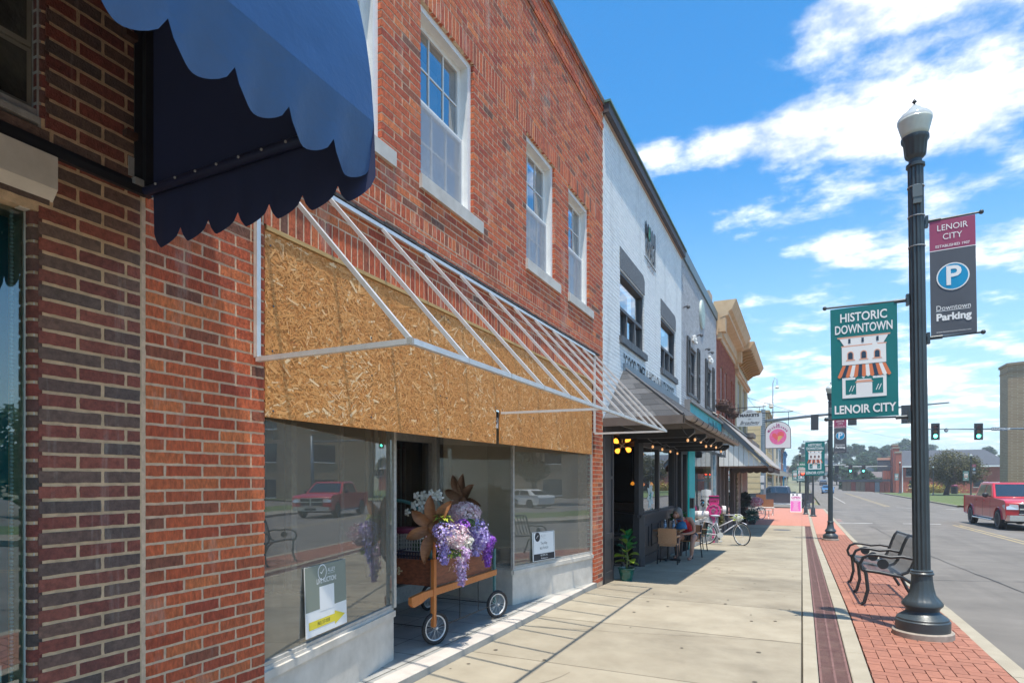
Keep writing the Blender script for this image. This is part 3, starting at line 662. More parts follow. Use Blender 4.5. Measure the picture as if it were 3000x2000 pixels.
# ------------------------------------------------------------------ red brick building with the boarded shopfront
RB = thing('red_brick_building', 'two storey red brick building with boarded shopfront and white sash windows', 'building', (FX, 5.3, 0))
WINS = [(2.65, 3.51), (4.00, 4.86), (6.03, 6.88), (7.35, 8.19)]
WZ0, WZ1 = 3.95, 5.34
OPEN = (2.462, 8.44, -.2, 2.975)
holes = [OPEN]+[(a, c, 3.84 if 0 else WZ0-.10, WZ1) for a, c in WINS]
Y0, Y1 = 1.776, 8.85
slabwall(RB, 'wall', FX-.0022, Y0-.012, Y1, -.2, 7.22, holes, M['mortar'])
bricks(RB, FX, Y0, Y1, .030, 7.2, holes, M['brick1'], M['brick'], soldiers=((2.977, .205), (3.52, .105), (5.344, .205)), n_single=300, proud=((6.72, 6.85, .014), (7.05, 7.3, .016)), joint=.0125)
b = MB(); b.box(FX-.3, Y0-.01, 7.205, FX+.035, Y1, 7.245); b.box(FX+.018, Y0-.01, 7.17, FX+.03, Y1, 7.205); b.build('coping', mat('stained_coping', (.20, .17, .14), .8, var=.3, vscale=5), RB)
b = MB(); b.box(FX-8, Y0, 7.0, FX-.26, Y1, 7.1); b.build('roof', M['dgrey'], RB)
# rooms behind the upper windows
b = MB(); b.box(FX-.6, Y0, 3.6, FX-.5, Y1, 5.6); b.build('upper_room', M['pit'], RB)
def sash_window(parent, y0, y1, z0, z1, X, sill=(.0, .13)):
    fr = MB(); d0, d1 = X-.13, X-.055
    e = .035
    fr.box(d0, y0, z0, d1+.02, y0+e, z1); fr.box(d0, y1-e-.02, z0, d1+.02, y1, z1); fr.box(d0, y0+e, z1-.05, d1+.02, y1-e-.02, z1); fr.box(d0, y0+e, z0, d1+.01, y1-e-.02, z0+.03)
    w = fr.build('window', M['white'], parent)
    a0, a1 = y0+e, y1-e-.02; zm = (z0+z1)/2-.03
    def sash(za, zb, dx, screen):
        s = MB(); t = .045; xo = d1-.03+dx; xi = xo-.03
        s.box(xi, a0, za, xo, a0+t, zb); s.box(xi, a1-t, za, xo, a1, zb); s.box(xi, a0+t, za, xo, a1-t, za+t); s.box(xi, a0+t, zb-t, xo, a1-t, zb)
        s.build('sash', M['white'], w)
        m_ = MB(); wy = (a1-a0-2*t)
        for k in (1, 2): m_.box(xi+.008, a0+t+wy*k/3-.007, za+t, xo-.009, a0+t+wy*k/3+.007, zb-t)
        m_.box(xi+.006, a0+t, (za+zb)/2-.007, xo-.011, a1-t, (za+zb)/2+.007); m_.build('muntins', M['white'], w)
        for k in range(3):
            for q in range(2):
                p = MB(); ya, yb = a0+t+wy*k/3+.005, a0+t+wy*(k+1)/3-.005; zc = (za+zb)/2; zz0, zz1 = (za+t, zc-.005) if q == 0 else (zc+.005, zb-t)
                tl = rnd.uniform(-.0012, .0012)
                p.quad((xi+.012+tl, ya, zz0), (xi+.012-tl, yb, zz0), (xi+.012-tl, yb, zz1), (xi+.012+tl, ya, zz1)); p.build('pane', M['glassd'], w)
        if screen:
            p = MB(); p.quad((xo+.002, a0+t*.6, za+t*.6), (xo+.002, a1-t*.6, za+t*.6), (xo+.002, a1-t*.6, zb-t*.4), (xo+.002, a0+t*.6, zb-t*.4)); p.build('insect_screen', M['mesh'], w)
    sash(z0+.03, zm+.02, -.0, True); sash(zm-.02, z1-.05, -.031, False)
    s = MB(); s.box(d0, y0, z0-.10, X+.0, y1, z0+.0); s.prism([(X-.002, y0-.02, z0-.115), (X+.028, y0-.02, z0-.115), (X+.028, y0-.02, z0-.005), (X-.002, y0-.02, z0+.003)], (0, y1-y0+.16, 0)); s.build('sill', M['oldwhite'], w)
    r = MB(); r.box(X-.42, y0, z0, X-.40, y1, z1); r.build('curtain', mat('curtain_grey', (.30, .34, .38), .9) if 'curtain_grey' not in bpy.data.materials else bpy.data.materials['curtain_grey'], w)
M['mesh'] = bpy.data.materials.new('fly_screen'); M['mesh'].use_nodes = True
n_, l_ = M['mesh'].node_tree.nodes, M['mesh'].node_tree.links; pb_ = n_['Principled BSDF']; pb_.inputs['Base Color'].default_value = (.42, .45, .5, 1); pb_.inputs['Roughness'].default_value = .7; pb_.inputs['Alpha'].default_value = .55
for a, c in WINS: sash_window(RB, a, c, WZ0, WZ1, FX)
# timber trim and flashing
b = MB(); b.box(FX-.03, 2.47, 2.95, FX+.006, 8.40, 2.974, tone=.5); b.build('timber_trim', M['lumber'], RB)
b = MB(); yy = 2.0
while yy < 8.5:
    b.bar((FX+.012, yy, 3.372+rnd.uniform(-.004, .004)), (FX+.012, yy+.105, 3.372+rnd.uniform(-.004, .004)), .03, .022); yy += .1
b.build('old_flashing', mat('tar_flashing', (.07, .06, .055), .8, var=.5, vscale=20, bump=.01, bscale=60), RB)
# strand board panels
def osb(y0, y1, z0, z1, x=FX-.004):
    b = MB(); b.box(x-.018, y0, z0, x-.004, y1, z1); pn = b.build('board', M['osb'], RB)
    s = MB(); n = int((y1-y0)*(z1-z0)*3600)
    for i in range(n):
        cy, cz = rnd.uniform(y0, y1), rnd.uniform(z0, z1); an = rnd.gauss(0, .75) if rnd.random() < .7 else rnd.uniform(0, 3.14)
        ln = rnd.uniform(.011, .038); wd = rnd.uniform(.0022, .0075); big = rnd.random() < .06
        if big: wd *= 1.9; ln *= 1.35
        u = Vector((0, cos(an), sin(an)))*ln; v = Vector((0, -sin(an), cos(an)))*wd; h = x-.0036+i/n*.0030
        pts = [Vector((h, cy, cz))+p for p in (-u-v*.7, u*.92-v*.9, u*1.05+v*.5, -u*.9+v*.95)]
        pts = [Vector((p.x, min(max(p.y, y0), y1), min(max(p.z, z0), z1))) for p in pts]
        t = min(1, max(0, rnd.gauss(.50, .20)+(.22 if big else 0)+.25*noise.noise(Vector((cy*1.7, cz*1.7, 3)))))
        s.add(pts, [(0, 1, 2, 3)], t)
    o = s.build('strands', M['strand'], pn); o['kind'] = 'stuff'
b = MB()
for y in (2.52, 3.4, 4.31, 4.41, 5.28, 5.46, 6.12, 6.23, 7.3, 8.29):
    for z in (1.96, 2.25, 2.56, 2.89):
        p = Vector((FX-.0045, y+rnd.uniform(-.015, .015), z+rnd.uniform(-.03, .03))); b.cyl(p, p+Vector((.004, 0, 0)), .006, n=6)
b.build('screws', M['dgrey'], RB)['kind'] = 'stuff'
osb(2.470, 4.36, 1.90, 2.945); osb(4.364, 5.325, 1.90, 2.945); osb(5.325, 5.412, 2.235, 2.945); osb(5.412, 6.17, 1.905, 2.945); osb(6.176, 8.34, 1.905, 2.945)
b = MB(); b.box(FX-.05, 5.33, 2.06, FX-.03, 5.41, 2.225); b.m = 1; text(b, '5', (FX-.0295, 5.372, 2.14), (0, 1, 0), (0, 0, 1), .13, bold=.03, sx=.7)
b.build('number_plate', [M['white'], M['ink']], RB)
# recess: floor, soffit, angled display windows
GL0, GL1 = Vector((-2.735, 2.462, 0)), Vector((-3.06, 4.12, 0))     # left display glass line
GR0, GR1 = Vector((-3.10, 6.50, 0)), Vector((-2.735, 8.42, 0))       # right display glass line
FLR = .055
b = MB(); b.box(-7.5, 1.9, 2.16, FX-.03, 8.7, 2.22); b.build('soffit', mat('soffit_paint', (.42, .40, .36), .8), RB)
b = MB(); b.prism([(GL0.x, GL0.y, FLR-.12), (FX+.03, 2.46, FLR-.12), (FX+.03, 8.45, FLR-.12), (-7.5, 8.45, FLR-.12), (-7.5, 2.0, FLR-.12)], (0, 0, .12)); 
struct(b, 'recess_floor', M['terr'])
b = MB(); b.prism([(FX-.14, 3.6, FLR), (FX-.02, 3.3, FLR), (FX-.02, 7.9, FLR), (FX-.14, 7.2, FLR)], (0, 0, .003)); b.prism([(FX-.02, 2.5, FLR), (FX+.03, 2.5, FLR), (FX+.03, 8.44, FLR), (FX-.02, 8.44, FLR)], (0, 0, .0025)); struct(b, 'threshold_strip', mat('threshold_concrete', (.52, .47, .42), .9, var=.15, vscale=5))
b = MB()
for k in range(8): b.box(-6.5, 3.9+k*.4, FLR+.0005, FX-.16, 3.904+k*.4, FLR+.0015)
for k in range(6): b.box(-4.9+k*.4, 3.5, FLR+.0022, -4.896+k*.4, 7.0, FLR+.0030)
struct(b, 'floor_joints', M['base'])
def display(name_side, p0, p1, inner, back_y, room_y0, room_y1):
    d = (p1-p0).normalized(); nrm = Vector((d.y, -d.x, 0)); nrm = nrm if nrm.x > 0 else -nrm
    zt = .475
    b = MB(); b.prism([p0+Vector((0, 0, FLR-.1)), p1+Vector((0, 0, FLR-.1)), p1-nrm*.1+Vector((0, 0, FLR-.1)), p0-nrm*.1+Vector((0, 0, FLR-.1))], (0, 0, zt-.06-FLR+.1))
    if inner is not None:
        q0 = inner[0]; q1 = inner[1]; e = (q1-q0).normalized(); m_ = Vector((-e.y, e.x, 0)); m_ = m_ if m_.dot(Vector((0, 5.3, 0))-q0) > 0 else -m_
        b.prism([q0+Vector((0, 0, FLR-.1)), q1+Vector((0, 0, FLR-.1)), q1-m_*.1+Vector((0, 0, FLR-.1)), q0-m_*.1+Vector((0, 0, FLR-.1))], (0, 0, zt-.065-FLR+.1))
    bk = b.build('bulkhead', M['oldwhite'], RB)
    s = MB(); up = Vector((0, 0, 1))
    def ledge(a, c, n_, z, w0, w1, h):
        s.prism([a+n_*w0+up*z, c+n_*w0+up*z, c-n_*w1+up*z, a-n_*w1+up*z], (0, 0, h))
    ledge(p0, p1, nrm, zt-.06, .02, .12, .05); ledge(p0, p1, nrm, zt-.01, .0, .10, .022)
    if inner is not None: ledge(q0, q1, m_, zt-.063, .018, .12, .05); ledge(q0, q1, m_, zt-.013, .0, .1, .022)
    s.build('sill', M['oldwhite'], RB)
    f = MB(); z0, z1 = zt+.012, 2.17
    def post(p, w=.03): f.box(p.x-w/2, p.y-w/2, z0, p.x+w/2, p.y+w/2, z1)
    post(p1 if name_side == 'L' else p0, .034); post((p0 if name_side == 'L' else p1)-nrm*.02, .03)
    f.bar(p0-nrm*.02+up*(z0+.012), p1-nrm*.02+up*(z0+.012), .03, .024)
    if inner is not None: f.bar(q0-m_*.02+up*(z0+.012), q1-m_*.02+up*(z0+.012), .03, .024)
    w = f.build('display_frame', M['alum2'], RB)
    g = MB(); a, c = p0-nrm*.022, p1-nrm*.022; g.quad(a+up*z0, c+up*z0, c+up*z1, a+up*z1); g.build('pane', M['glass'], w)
    if inner is not None:
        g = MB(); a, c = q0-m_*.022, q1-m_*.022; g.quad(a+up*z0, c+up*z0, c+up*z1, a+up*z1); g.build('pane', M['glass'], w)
display('L', GL0, GL1, (GL1, Vector((-4.5, 4.35, 0))), 0, 0, 0)
display('R', GR0, GR1, (GR0, Vector((-4.4, 6.78, 0))), 0, 0, 0)
# display floors and back rooms
b = MB(); b.box(-4.6, 1.95, .3, -2.85, 2.455, .47); b.prism([(-2.86, 2.5, .3), (-3.18, 4.1, .3), (-4.5, 4.3, .3), (-6.5, 4.3, .3), (-6.5, 2.0, .3)], (0, 0, .165)); b.build('display_floor', mat('dusty_floor', (.46, .43, .36), .8, var=.2, vscale=3), RB)
b = MB(); b.prism([(-3.2, 6.6, .3), (-2.86, 8.3, .3), (-2.86, 8.7, .3), (-4.5, 8.7, .3), (-4.4, 6.85, .3)], (0, 0, .165)); b.build('display_floor', mat('blue_display_floor', (.14, .19, .22), .7, var=.2, vscale=3), RB)
b = MB(); b.box(-4.65, 6.9, .46, -4.55, 8.75, 2.16); b.box(-4.6, 8.62, .46, -2.9, 8.72, 2.16); b.build('display_back', M['beige'], RB)
b = MB(); b.box(-6.6, 1.9, .0, -6.5, 5.0, 2.3); b.box(-6.6, 1.9, 0, -2.8, 1.97, 2.3); b.build('back_room', M['beige'], RB)
b = MB()
for k in range(9):     # curtains and mullions seen inside the left display
    b.box(-4.9+.02*k, 2.35+.11*k, .46, -4.86+.02*k, 2.40+.11*k, 2.14)
b.build('vertical_blind', mat('old_cream_blind', (.42, .39, .33), .8), RB)
b = MB(); b.box(-5.2, 3.3, .46, -5.15, 3.34, 2.16); b.box(-5.2, 3.9, .46, -5.1, 4.0, 2.16); b.build('inner_post', M['alum2'], RB)
# recessed door: dark glass, jambs
b = MB(); b.box(-4.46, 6.72, FLR, -4.38, 6.80, 2.16); b.box(-4.46, 5.2, FLR, -4.38, 5.28, 2.16); b.box(-4.46, 5.28, 2.02, -4.38, 6.72, 2.16); b.box(-4.46, 5.28, FLR, -4.38, 6.72, .25); b.box(-4.46, 4.3, FLR, -4.38, 4.36, 2.16)
dr = b.build('door_frame', M['alum2'], RB)
b = MB(); b.quad((-4.43, 4.36, .25), (-4.43, 6.72, .25), (-4.43, 6.72, 2.02), (-4.43, 4.36, 2.02)); b.build('pane', glass('door_glass', (.5, .5, .5), .12), dr)
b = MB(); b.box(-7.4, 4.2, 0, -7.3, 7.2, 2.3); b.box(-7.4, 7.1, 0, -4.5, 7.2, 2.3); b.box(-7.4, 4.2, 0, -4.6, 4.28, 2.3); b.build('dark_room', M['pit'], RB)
b = MB()
for k in range(9): b.tube([(-4.75-.05*(k % 2), 6.28+.045*k, .6), (-4.76-.04*(k % 2), 6.29+.045*k, 1.95)], .022, 6)
b.build('curtain', mat('grey_curtain', (.20, .19, .18), .9), RB, smooth=True)

# real-estate signs leaning behind the glass
def lean_sign(label, cat, pbl, pbr, ptl, ptr, draw, name='window_sign'):
    o_, xr, yu = pbl, (pbr-pbl), (ptl-pbl); W, H_ = xr.length, yu.length; x_, y_ = xr.normalized(), (yu-xr.normalized()*yu.dot(xr.normalized())).normalized()
    n_ = x_.cross(y_); b = MB()
    b.prism([o_-n_*.006, o_+x_*W-n_*.006, o_+x_*W+y_*H_-n_*.006, o_+y_*H_-n_*.006], n_*.006)
    def rect(x0, y0, x1, y1, m, lift=.0008): 
        b.m = m; b.quad(*[o_+x_*(W*u)+y_*(H_*v)+n_*lift for u, v in ((x0, y0), (x1, y0), (x1, y1), (x0, y1))])
    def tx(s, x, y, size, m, **k): b.m = m; text(b, s, o_+x_*(W*x)+y_*(H_*y), x_, y_, size*H_, ext=.0016, **k)
    def poly(pts, m, lift=.0012): b.m = m; b.add([o_+x_*(W*u)+y_*(H_*v)+n_*lift for u, v in pts], [tuple(range(len(pts)))])
    draw(rect, tx, poly, W, H_)
    return b, o_
def onL(px, py, off=.05):
    a, c = (px-1176)/1393.0, (1100-py)/1393.0; f = Vector((a*CT-ST, a*ST+CT, c)); d = (GL1-GL0).normalized(); n_ = Vector((d.y, -d.x, 0)); n_ = n_ if n_.x > 0 else -n_
    t = ((GL0-n_*off).dot(n_))/f.dot(n_); return Vector((0, 0, EYE))+f*t
def onR(px, py, off=.05):
    a, c = (px-1176)/1393.0, (1100-py)/1393.0; f = Vector((a*CT-ST, a*ST+CT, c)); d = (GR1-GR0).normalized(); n_ = Vector((d.y, -d.x, 0)); n_ = n_ if n_.x > 0 else -n_
    t = ((GR0-n_*off).dot(n_))/f.dot(n_); return Vector((0, 0, EYE))+f*t
SM = [M['wink'], mat('sage_print', (.24, .27, .22), .6), M['wink'], mat('yellow_print', (.80, .66, .05), .6), mat('grey_print', (.5, .5, .48), .6), M['ink']]
def circ(cx, cy, r, asp, n=24): return [(cx+r*cos(2*pi*i/n), cy+r*asp*sin(2*pi*i/n)) for i in range(n)]
def d1(rect, tx, poly, W, H_):
    asp = W/H_
    rect(.0, .36, 1, 1, 1); 
    poly(circ(.40, .885, .105, asp), 2, .0010); poly(circ(.40, .885, .092, asp), 1, .0012); poly([(.35, .885), (.38, .86), (.45, .93), (.44, .935), (.383, .88), (.36, .895)], 2, .0014)
    tx('ALLEY', .53, .895, .085, 2, align='LEFT', sx=.9); tx('REALTY & AUCTION', .53, .845, .022, 2, align='LEFT')
    tx('LIVE AUCTION!', .5, .760, .105, 2, sx=.74, bold=.012)
    rect(.32, .32, .68, .68, 2, .0011)
    poly([(.06, .10), (.68, .10), (.68, .055), (.95, .16), (.68, .26), (.68, .215), (.06, .215)], 3)
    tx('(865) 337-3038', .40, .157, .075, 5, sx=.72)
b, o_ = lean_sign('', '', onL(704, 1468, -.006), onL(797, 1428, -.006), onL(715, 1303, .010), onL(808, 1280, .010), d1)
o = b.build('auction_sign', SM); o['label'] = 'LIVE AUCTION! sign with yellow arrow leaning at the left display window'; o['category'] = 'sign'
def d2(rect, tx, poly, W, H_):
    asp = W/H_
    rect(.03, .02, .97, .98, 5, .0006); rect(.045, .03, .955, .97, 2, .0009); rect(.03, .02, .97, .245, 5, .0012)
    poly(circ(.22, .83, .115, asp), 5, .0012); poly([(.16, .79), (.19, .79), (.22, .84), (.27, .88), (.24, .885), (.21, .85)], 2, .0014)
    tx('ALLEY', .37, .845, .13, 4, align='LEFT', sx=.85); tx('REALTY & AUCTION', .37, .755, .035, 4, align='LEFT', sx=.9)
    tx('Trey Alley', .5, .60, .135, 5, sx=.72); tx('865-770-9519', .5, .425, .12, 5, sx=.78)
    tx('865-389-7361', .5, .185, .095, 2, sx=.85); tx('AlleyAuction.com', .5, .08, .08, 2, sx=.75)
b, o_ = lean_sign('', '', onR(1224.5, 1290, -.006), onR(1275, 1281, -.006), onR(1225.5, 1222.5, .010), onR(1276.5, 1216, .010), d2)
o = b.build('realtor_sign', SM); o['label'] = 'white realtor yard sign with two phone numbers standing in the right display window'; o['category'] = 'sign'

# ------------------------------------------------------------------ bare awning frame
AF = thing('awning_frame', 'bare aluminium awning frame without canvas on the red brick building', 'awning frame', (FX, 2.395, 2.2))
ya, yb, xf, zt_, zb_ = 2.395, 8.387, -1.675, 3.335, 2.205
b = MB(); b.bar((FX+.016, ya-.5, zt_), (FX+.016, yb, zt_), .026); b.build('wall_rail', M['alum'], AF)
b = MB(); b.bar((xf, ya, zb_), (xf, yb, zb_), .028); b.build('front_rail', M['alum'], AF)
for y, s in ((ya, 0), (yb, 0)):
    b = MB(); b.bar((FX+.02, y, zb_), (xf-.014, y, zb_), .026); b.build('side_rail', M['alum'], AF)
    b = MB(); b.bar((FX+.018, y, zb_+.01), (FX+.018, y, zt_-.012), .026); b.build('wall_post', M['alum'], AF)
b = MB(); b.bar((FX+.02, 5.38, zb_), (xf-.014, 5.46, zb_), .022); b.build('brace', M['alum'], AF)
for k in range(12):
    y = ya+(yb-ya)*k/11; b = MB(); b.bar((FX+.024, y-(.0 if k == 0 else 0), zt_-.012), (xf-.01, y, zb_+.014), .022)
    b.build('rafter', M['alum'], AF)
    b = MB(); b.box(xf-.016, y-.016, zb_-.015, xf+.0155, y-.012, zb_+.0155); b.build('weld_plate', M['alum2'], AF)
# ------------------------------------------------------------------ white painted café building
WB = thing('white_cafe_building', 'white painted brick building with black café front and lettering above its awning', 'building', (FX, 12.15, -.2))
wy0, wy1 = 8.87, 15.46
WW = [(9.80, 11.50), (13.0, 14.66)]
wh = [(a, c, 3.92, 5.03) for a, c in WW]
slabwall(WB, 'wall', FX-.006, wy0, wy1, 2.42, 7.05, wh, M['wmortar'])
bricks(WB, FX, wy0, wy1, 2.44, 7.05, wh, M['wbrick'], M['wbrick'], n_single=0)
b = MB(); b.box(FX-.3, wy0-.04, 7.06, FX+.10, wy1+.02, 7.20); b.build('parapet_board', mat('brown_fascia', (.085, .07, .072), .6, var=.2, vscale=6), WB)
b = MB(); b.box(FX-.32, wy0-.06, 7.20, FX+.13, wy1+.04, 7.235); b.build('green_coping', mat('verdigris_metal', (.13, .22, .17), .5, .2, var=.2, vscale=3), WB)
b = MB(); b.box(FX-.3, wy0, 7.035, FX+.03, wy1, 7.055); b.build('rusty_flashing', mat('pale_rust', (.45, .30, .22), .8), WB)
stuc = mat('dark_stucco', (.10, .11, .125), .95, col2=(.22, .235, .25), vscale=45, bump=.01, bscale=60)
for a, c in WW:
    b = MB(); b.prism([(FX-.02, a-.02, 5.04), (FX-.02, c, 5.04), (FX-.02, c, 5.30), (FX-.02, c-.12, 5.385), (FX-.02, a-.02, 5.385)], (.032, 0, 0)); b.build('stucco_header', stuc, WB)
    f = MB(); f.box(FX-.14, a, 3.92, FX-.03, a+.05, 5.03); f.box(FX-.14, c-.05, 3.92, FX-.03, c, 5.03); f.box(FX-.14, a+.05, 4.97, FX-.02, c-.05, 5.035); f.box(FX-.14, a+.05, 4.385, FX-.03, c-.05, 4.44); f.box(FX-.14, a+.05, 3.92, FX-.03, c-.05, 3.97)
    t3 = (c-a)/3
    for k in (1, 2): f.box(FX-.13, a+t3*k-.035, 3.97, FX-.035, a+t3*k+.035, 4.385)
    w = f.build('window', M['dgrey'], WB)
    b = MB(); b.quad((FX-.09, a+.05, 4.44), (FX-.09, c-.05, 4.44), (FX-.09, c-.05, 4.97), (FX-.09, a+.05, 4.97)); b.build('pane', M['glassd'], w)
    for k in range(3):
        b = MB(); b.quad((FX-.09, a+t3*k+.05, 3.97), (FX-.09, a+t3*(k+1)-.04, 3.97), (FX-.09, a+t3*(k+1)-.04, 4.385), (FX-.09, a+t3*k+.05, 4.385)); b.build('pane', M['glassd'], w)
    b = MB(); n = 9
    for k in range(n): yk = a-.04+(c-a+.12)*k/n; b.box(FX-.06, yk+.004, 3.80, FX+.055, yk+(c-a+.12)/n-.004, 3.915, j=.003)
    o = b.build('brick_sill', M['dgrey'], WB); o['kind'] = 'stuff'
    b = MB(); b.box(FX-.35, a, 3.9, FX-.33, c, 5.05); b.build('curtain', bpy.data.materials['curtain_grey'], WB)
b = MB(); text(b, '"GOOD TIMES & HIGH QUALITY FOOD"', (FX+.0, 12.22, 3.52), (0, 1, 0), (0, 0, 1), .36, bold=.002, sx=.70, ext=.008); 
tw = [v[1] for v in b.v]; k_ = 4.42/(max(tw)-min(tw)); b.v = [(x, 12.22+(y-12.22)*k_, z) for x, y, z in b.v]; b.build('lettering', M['ink'], WB)
b = MB()
for s, z in (('MAUI', 6.31), ('WAUI', 5.98)):
    q = MB(); text(q, s, (FX, 11.98, z), (0, 1, 0), (0, 0, 1), .44, bold=.035, sx=.8, ext=.02); tw = [v[1] for v in q.v]; k_ = .86/(max(tw)-min(tw)); b.add([(x, 11.98+(y-11.98)*k_, zz_) for x, y, zz_ in q.v], q.f)
b.box(FX+.002, 11.5, 5.79, FX+.012, 12.5, 5.80); b.build('logo_lettering', M['ink'], WB)
b = MB(); text(b, 'TACOS', (FX, 12.0, 5.70), (0, 1, 0), (0, 0, 1), .16, ext=.012, sx=1.2); b.build('small_lettering', mat('brown_ink', (.3, .2, .16), .8), WB)
b = MB(); b.prism([(FX-.0, 11.78, 6.26), (FX, 11.90, 6.20), (FX, 11.93, 6.42), (FX, 11.84, 6.47)], (.024, 0, 0)); b.build('green_leaf_mark', mat('green_mark', (.03, .22, .13), .6), WB)
# café front: pilaster, recess, splayed window wall, flush window wall
g9 = -.12
b = MB(); b.box(FX-.25, 8.88, -.4, FX+.005, 9.36, 2.42); 
b.box(FX+.005, 8.95, 1.55, FX+.02, 9.29, 1.60); b.box(FX+.005, 8.95, .62, FX+.02, 9.29, .72); b.box(FX+.005, 8.88, -.1, FX+.022, 8.95, 2.40); b.box(FX+.005, 9.29, -.1, FX+.022, 9.36, 2.40); b.box(FX+.005, 8.95, 2.25, FX+.02, 9.29, 2.40); b.box(FX+.005, 8.95, -.1, FX+.02, 9.29, .12)
b.build('pilaster', M['char'], WB)
P0, P1, P2 = Vector((-2.83, 11.60, 0)), Vector((-2.83, 15.22, 0)), Vector((-3.80, 12.75, 0))
def panelwall(p, q, zsill, ztop, nwin, face, door=False):
    d = (q-p).normalized(); L = (q-p).length; up = Vector((0, 0, 1)); n_ = Vector(face)
    def bx(b, u0, u1, z0, z1, d0, d1): b.prism([p+d*u0+n_*d0+up*z0, p+d*u1+n_*d0+up*z0, p+d*u1+n_*d0+up*z1, p+d*u0+n_*d0+up*z1], n_*(d1-d0))
    b = MB(); bx(b, 0, L, -.6, zsill-.03, -.12, 0)
    k = max(2, round(L/.85)); w = L/k
    for i in range(k):
        u0, u1 = i*w+.12, (i+1)*w-.12
        for a, c, e, f in ((u0, u1, .60, .63), (u0, u1, .16, .19), (u0, u0+.03, .19, .60), (u1-.03, u1, .19, .60)): bx(b, a, c, e, f, 0, .022)
    bx(b, 0, L, -.6, .02, 0, .03); bx(b, -.03, L+.02, zsill-.03, zsill+.02, -.12, .05)
    b.build('panelled_base', M['char'], WB)
    f = MB(); bx(f, -.02, .07, zsill+.02, ztop, -.09, .0); bx(f, L-.08, L, zsill+.02, ztop, -.09, 0); bx(f, .07, L-.08, ztop-.10, ztop, -.09, 0)
    for i in range(1, nwin): bx(f, L*i/nwin-.05, L*i/nwin+.05, zsill+.02, ztop-.10, -.09, .0)
    bx(f, .07, L-.08, zsill+.02, zsill+.06, -.07, -.01)
    fr = f.build('cafe_window', M['char'], WB)
    for i in range(nwin):
        g = MB(); u0, u1 = L*i/nwin+.04, L*(i+1)/nwin-.04; o_ = p-n_*.045; tl = n_*rnd.uniform(-.003, .003)
        g.quad(o_+d*u0+up*(zsill+.06)+tl, o_+d*u1+up*(zsill+.06)-tl, o_+d*u1+up*(ztop-.10)-tl, o_+d*u0+up*(ztop-.1)+tl); g.build('pane', M['glassm'], fr)
panelwall(P0, P1, .84, 2.30, 2, (1, 0, 0)); panelwall(P2, P0, .84, 2.30, 1, ((P0-P2).normalized().y, -(P0-P2).normalized().x, 0))
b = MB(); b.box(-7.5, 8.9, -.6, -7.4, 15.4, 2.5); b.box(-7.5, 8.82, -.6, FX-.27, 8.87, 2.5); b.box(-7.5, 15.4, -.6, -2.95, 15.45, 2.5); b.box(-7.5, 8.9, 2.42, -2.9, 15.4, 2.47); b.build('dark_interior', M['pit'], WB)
b = MB(); b.box(-3.0, 15.22, -.6, -2.80, 15.455, 2.32); b.box(-2.86, 11.5, 2.30, FX+.002, 15.455, 2.43); b.box(-2.9, 9.36, 2.32, FX+.002, 11.5, 2.43); b.build('front_beam', M['char'], WB)
b = MB(); b.prism([(-2.9, 9.2, ground(9.2)-.02), (FX+.04, 9.2, ground(9.2)-.02), (FX+.04, 15.4, ground(15.4)-.01), (-7.4, 15.4, ground(15.4)-.01), (-7.4, 9.2, ground(9.2)-.02)], (0, 0, .004)); struct(b, 'cafe_floor', M['conc2'])
# things inside: bar, columns, flower decal, menu board
b = MB(); b.box(-5.2, 12.2, .0, -4.9, 15, .95); b.box(-5.3, 12.1, .95, -4.8, 15.05, 1.0); b.build('bar_counter', mat('dark_wood', (.10, .06, .04), .5), WB)
for k, y in enumerate((11.9, 12.35)): 
    b = MB(); b.cyl((-4.5-.3*k, y, .9), (-4.5-.3*k, y, 2.1), .09, n=12); b.build('copper_column', mat('copper_tube', (.25, .16, .12), .3, .8) if not k else M['alum'], WB, smooth=True, sm_angle=50)
b = MB(); c_ = Vector((-2.872, 12.75, 1.20))
for k in range(8):
    a = k*pi/4+.2; u = Vector((0, cos(a), sin(a))); v = Vector((0, -sin(a), cos(a))); b.add([c_+u*.05, c_+u*.17+v*.075, c_+u*.33, c_+u*.17-v*.075], [(0, 1, 2, 3)])
b.m = 1; b.add([c_+Vector((.001, .07*cos(2*pi*i/14), .07*sin(2*pi*i/14))) for i in range(14)], [tuple(range(14))])
b.build('flower_decal', [mat('pale_decal', (.55, .68, .70), .6), M['teal']], WB)

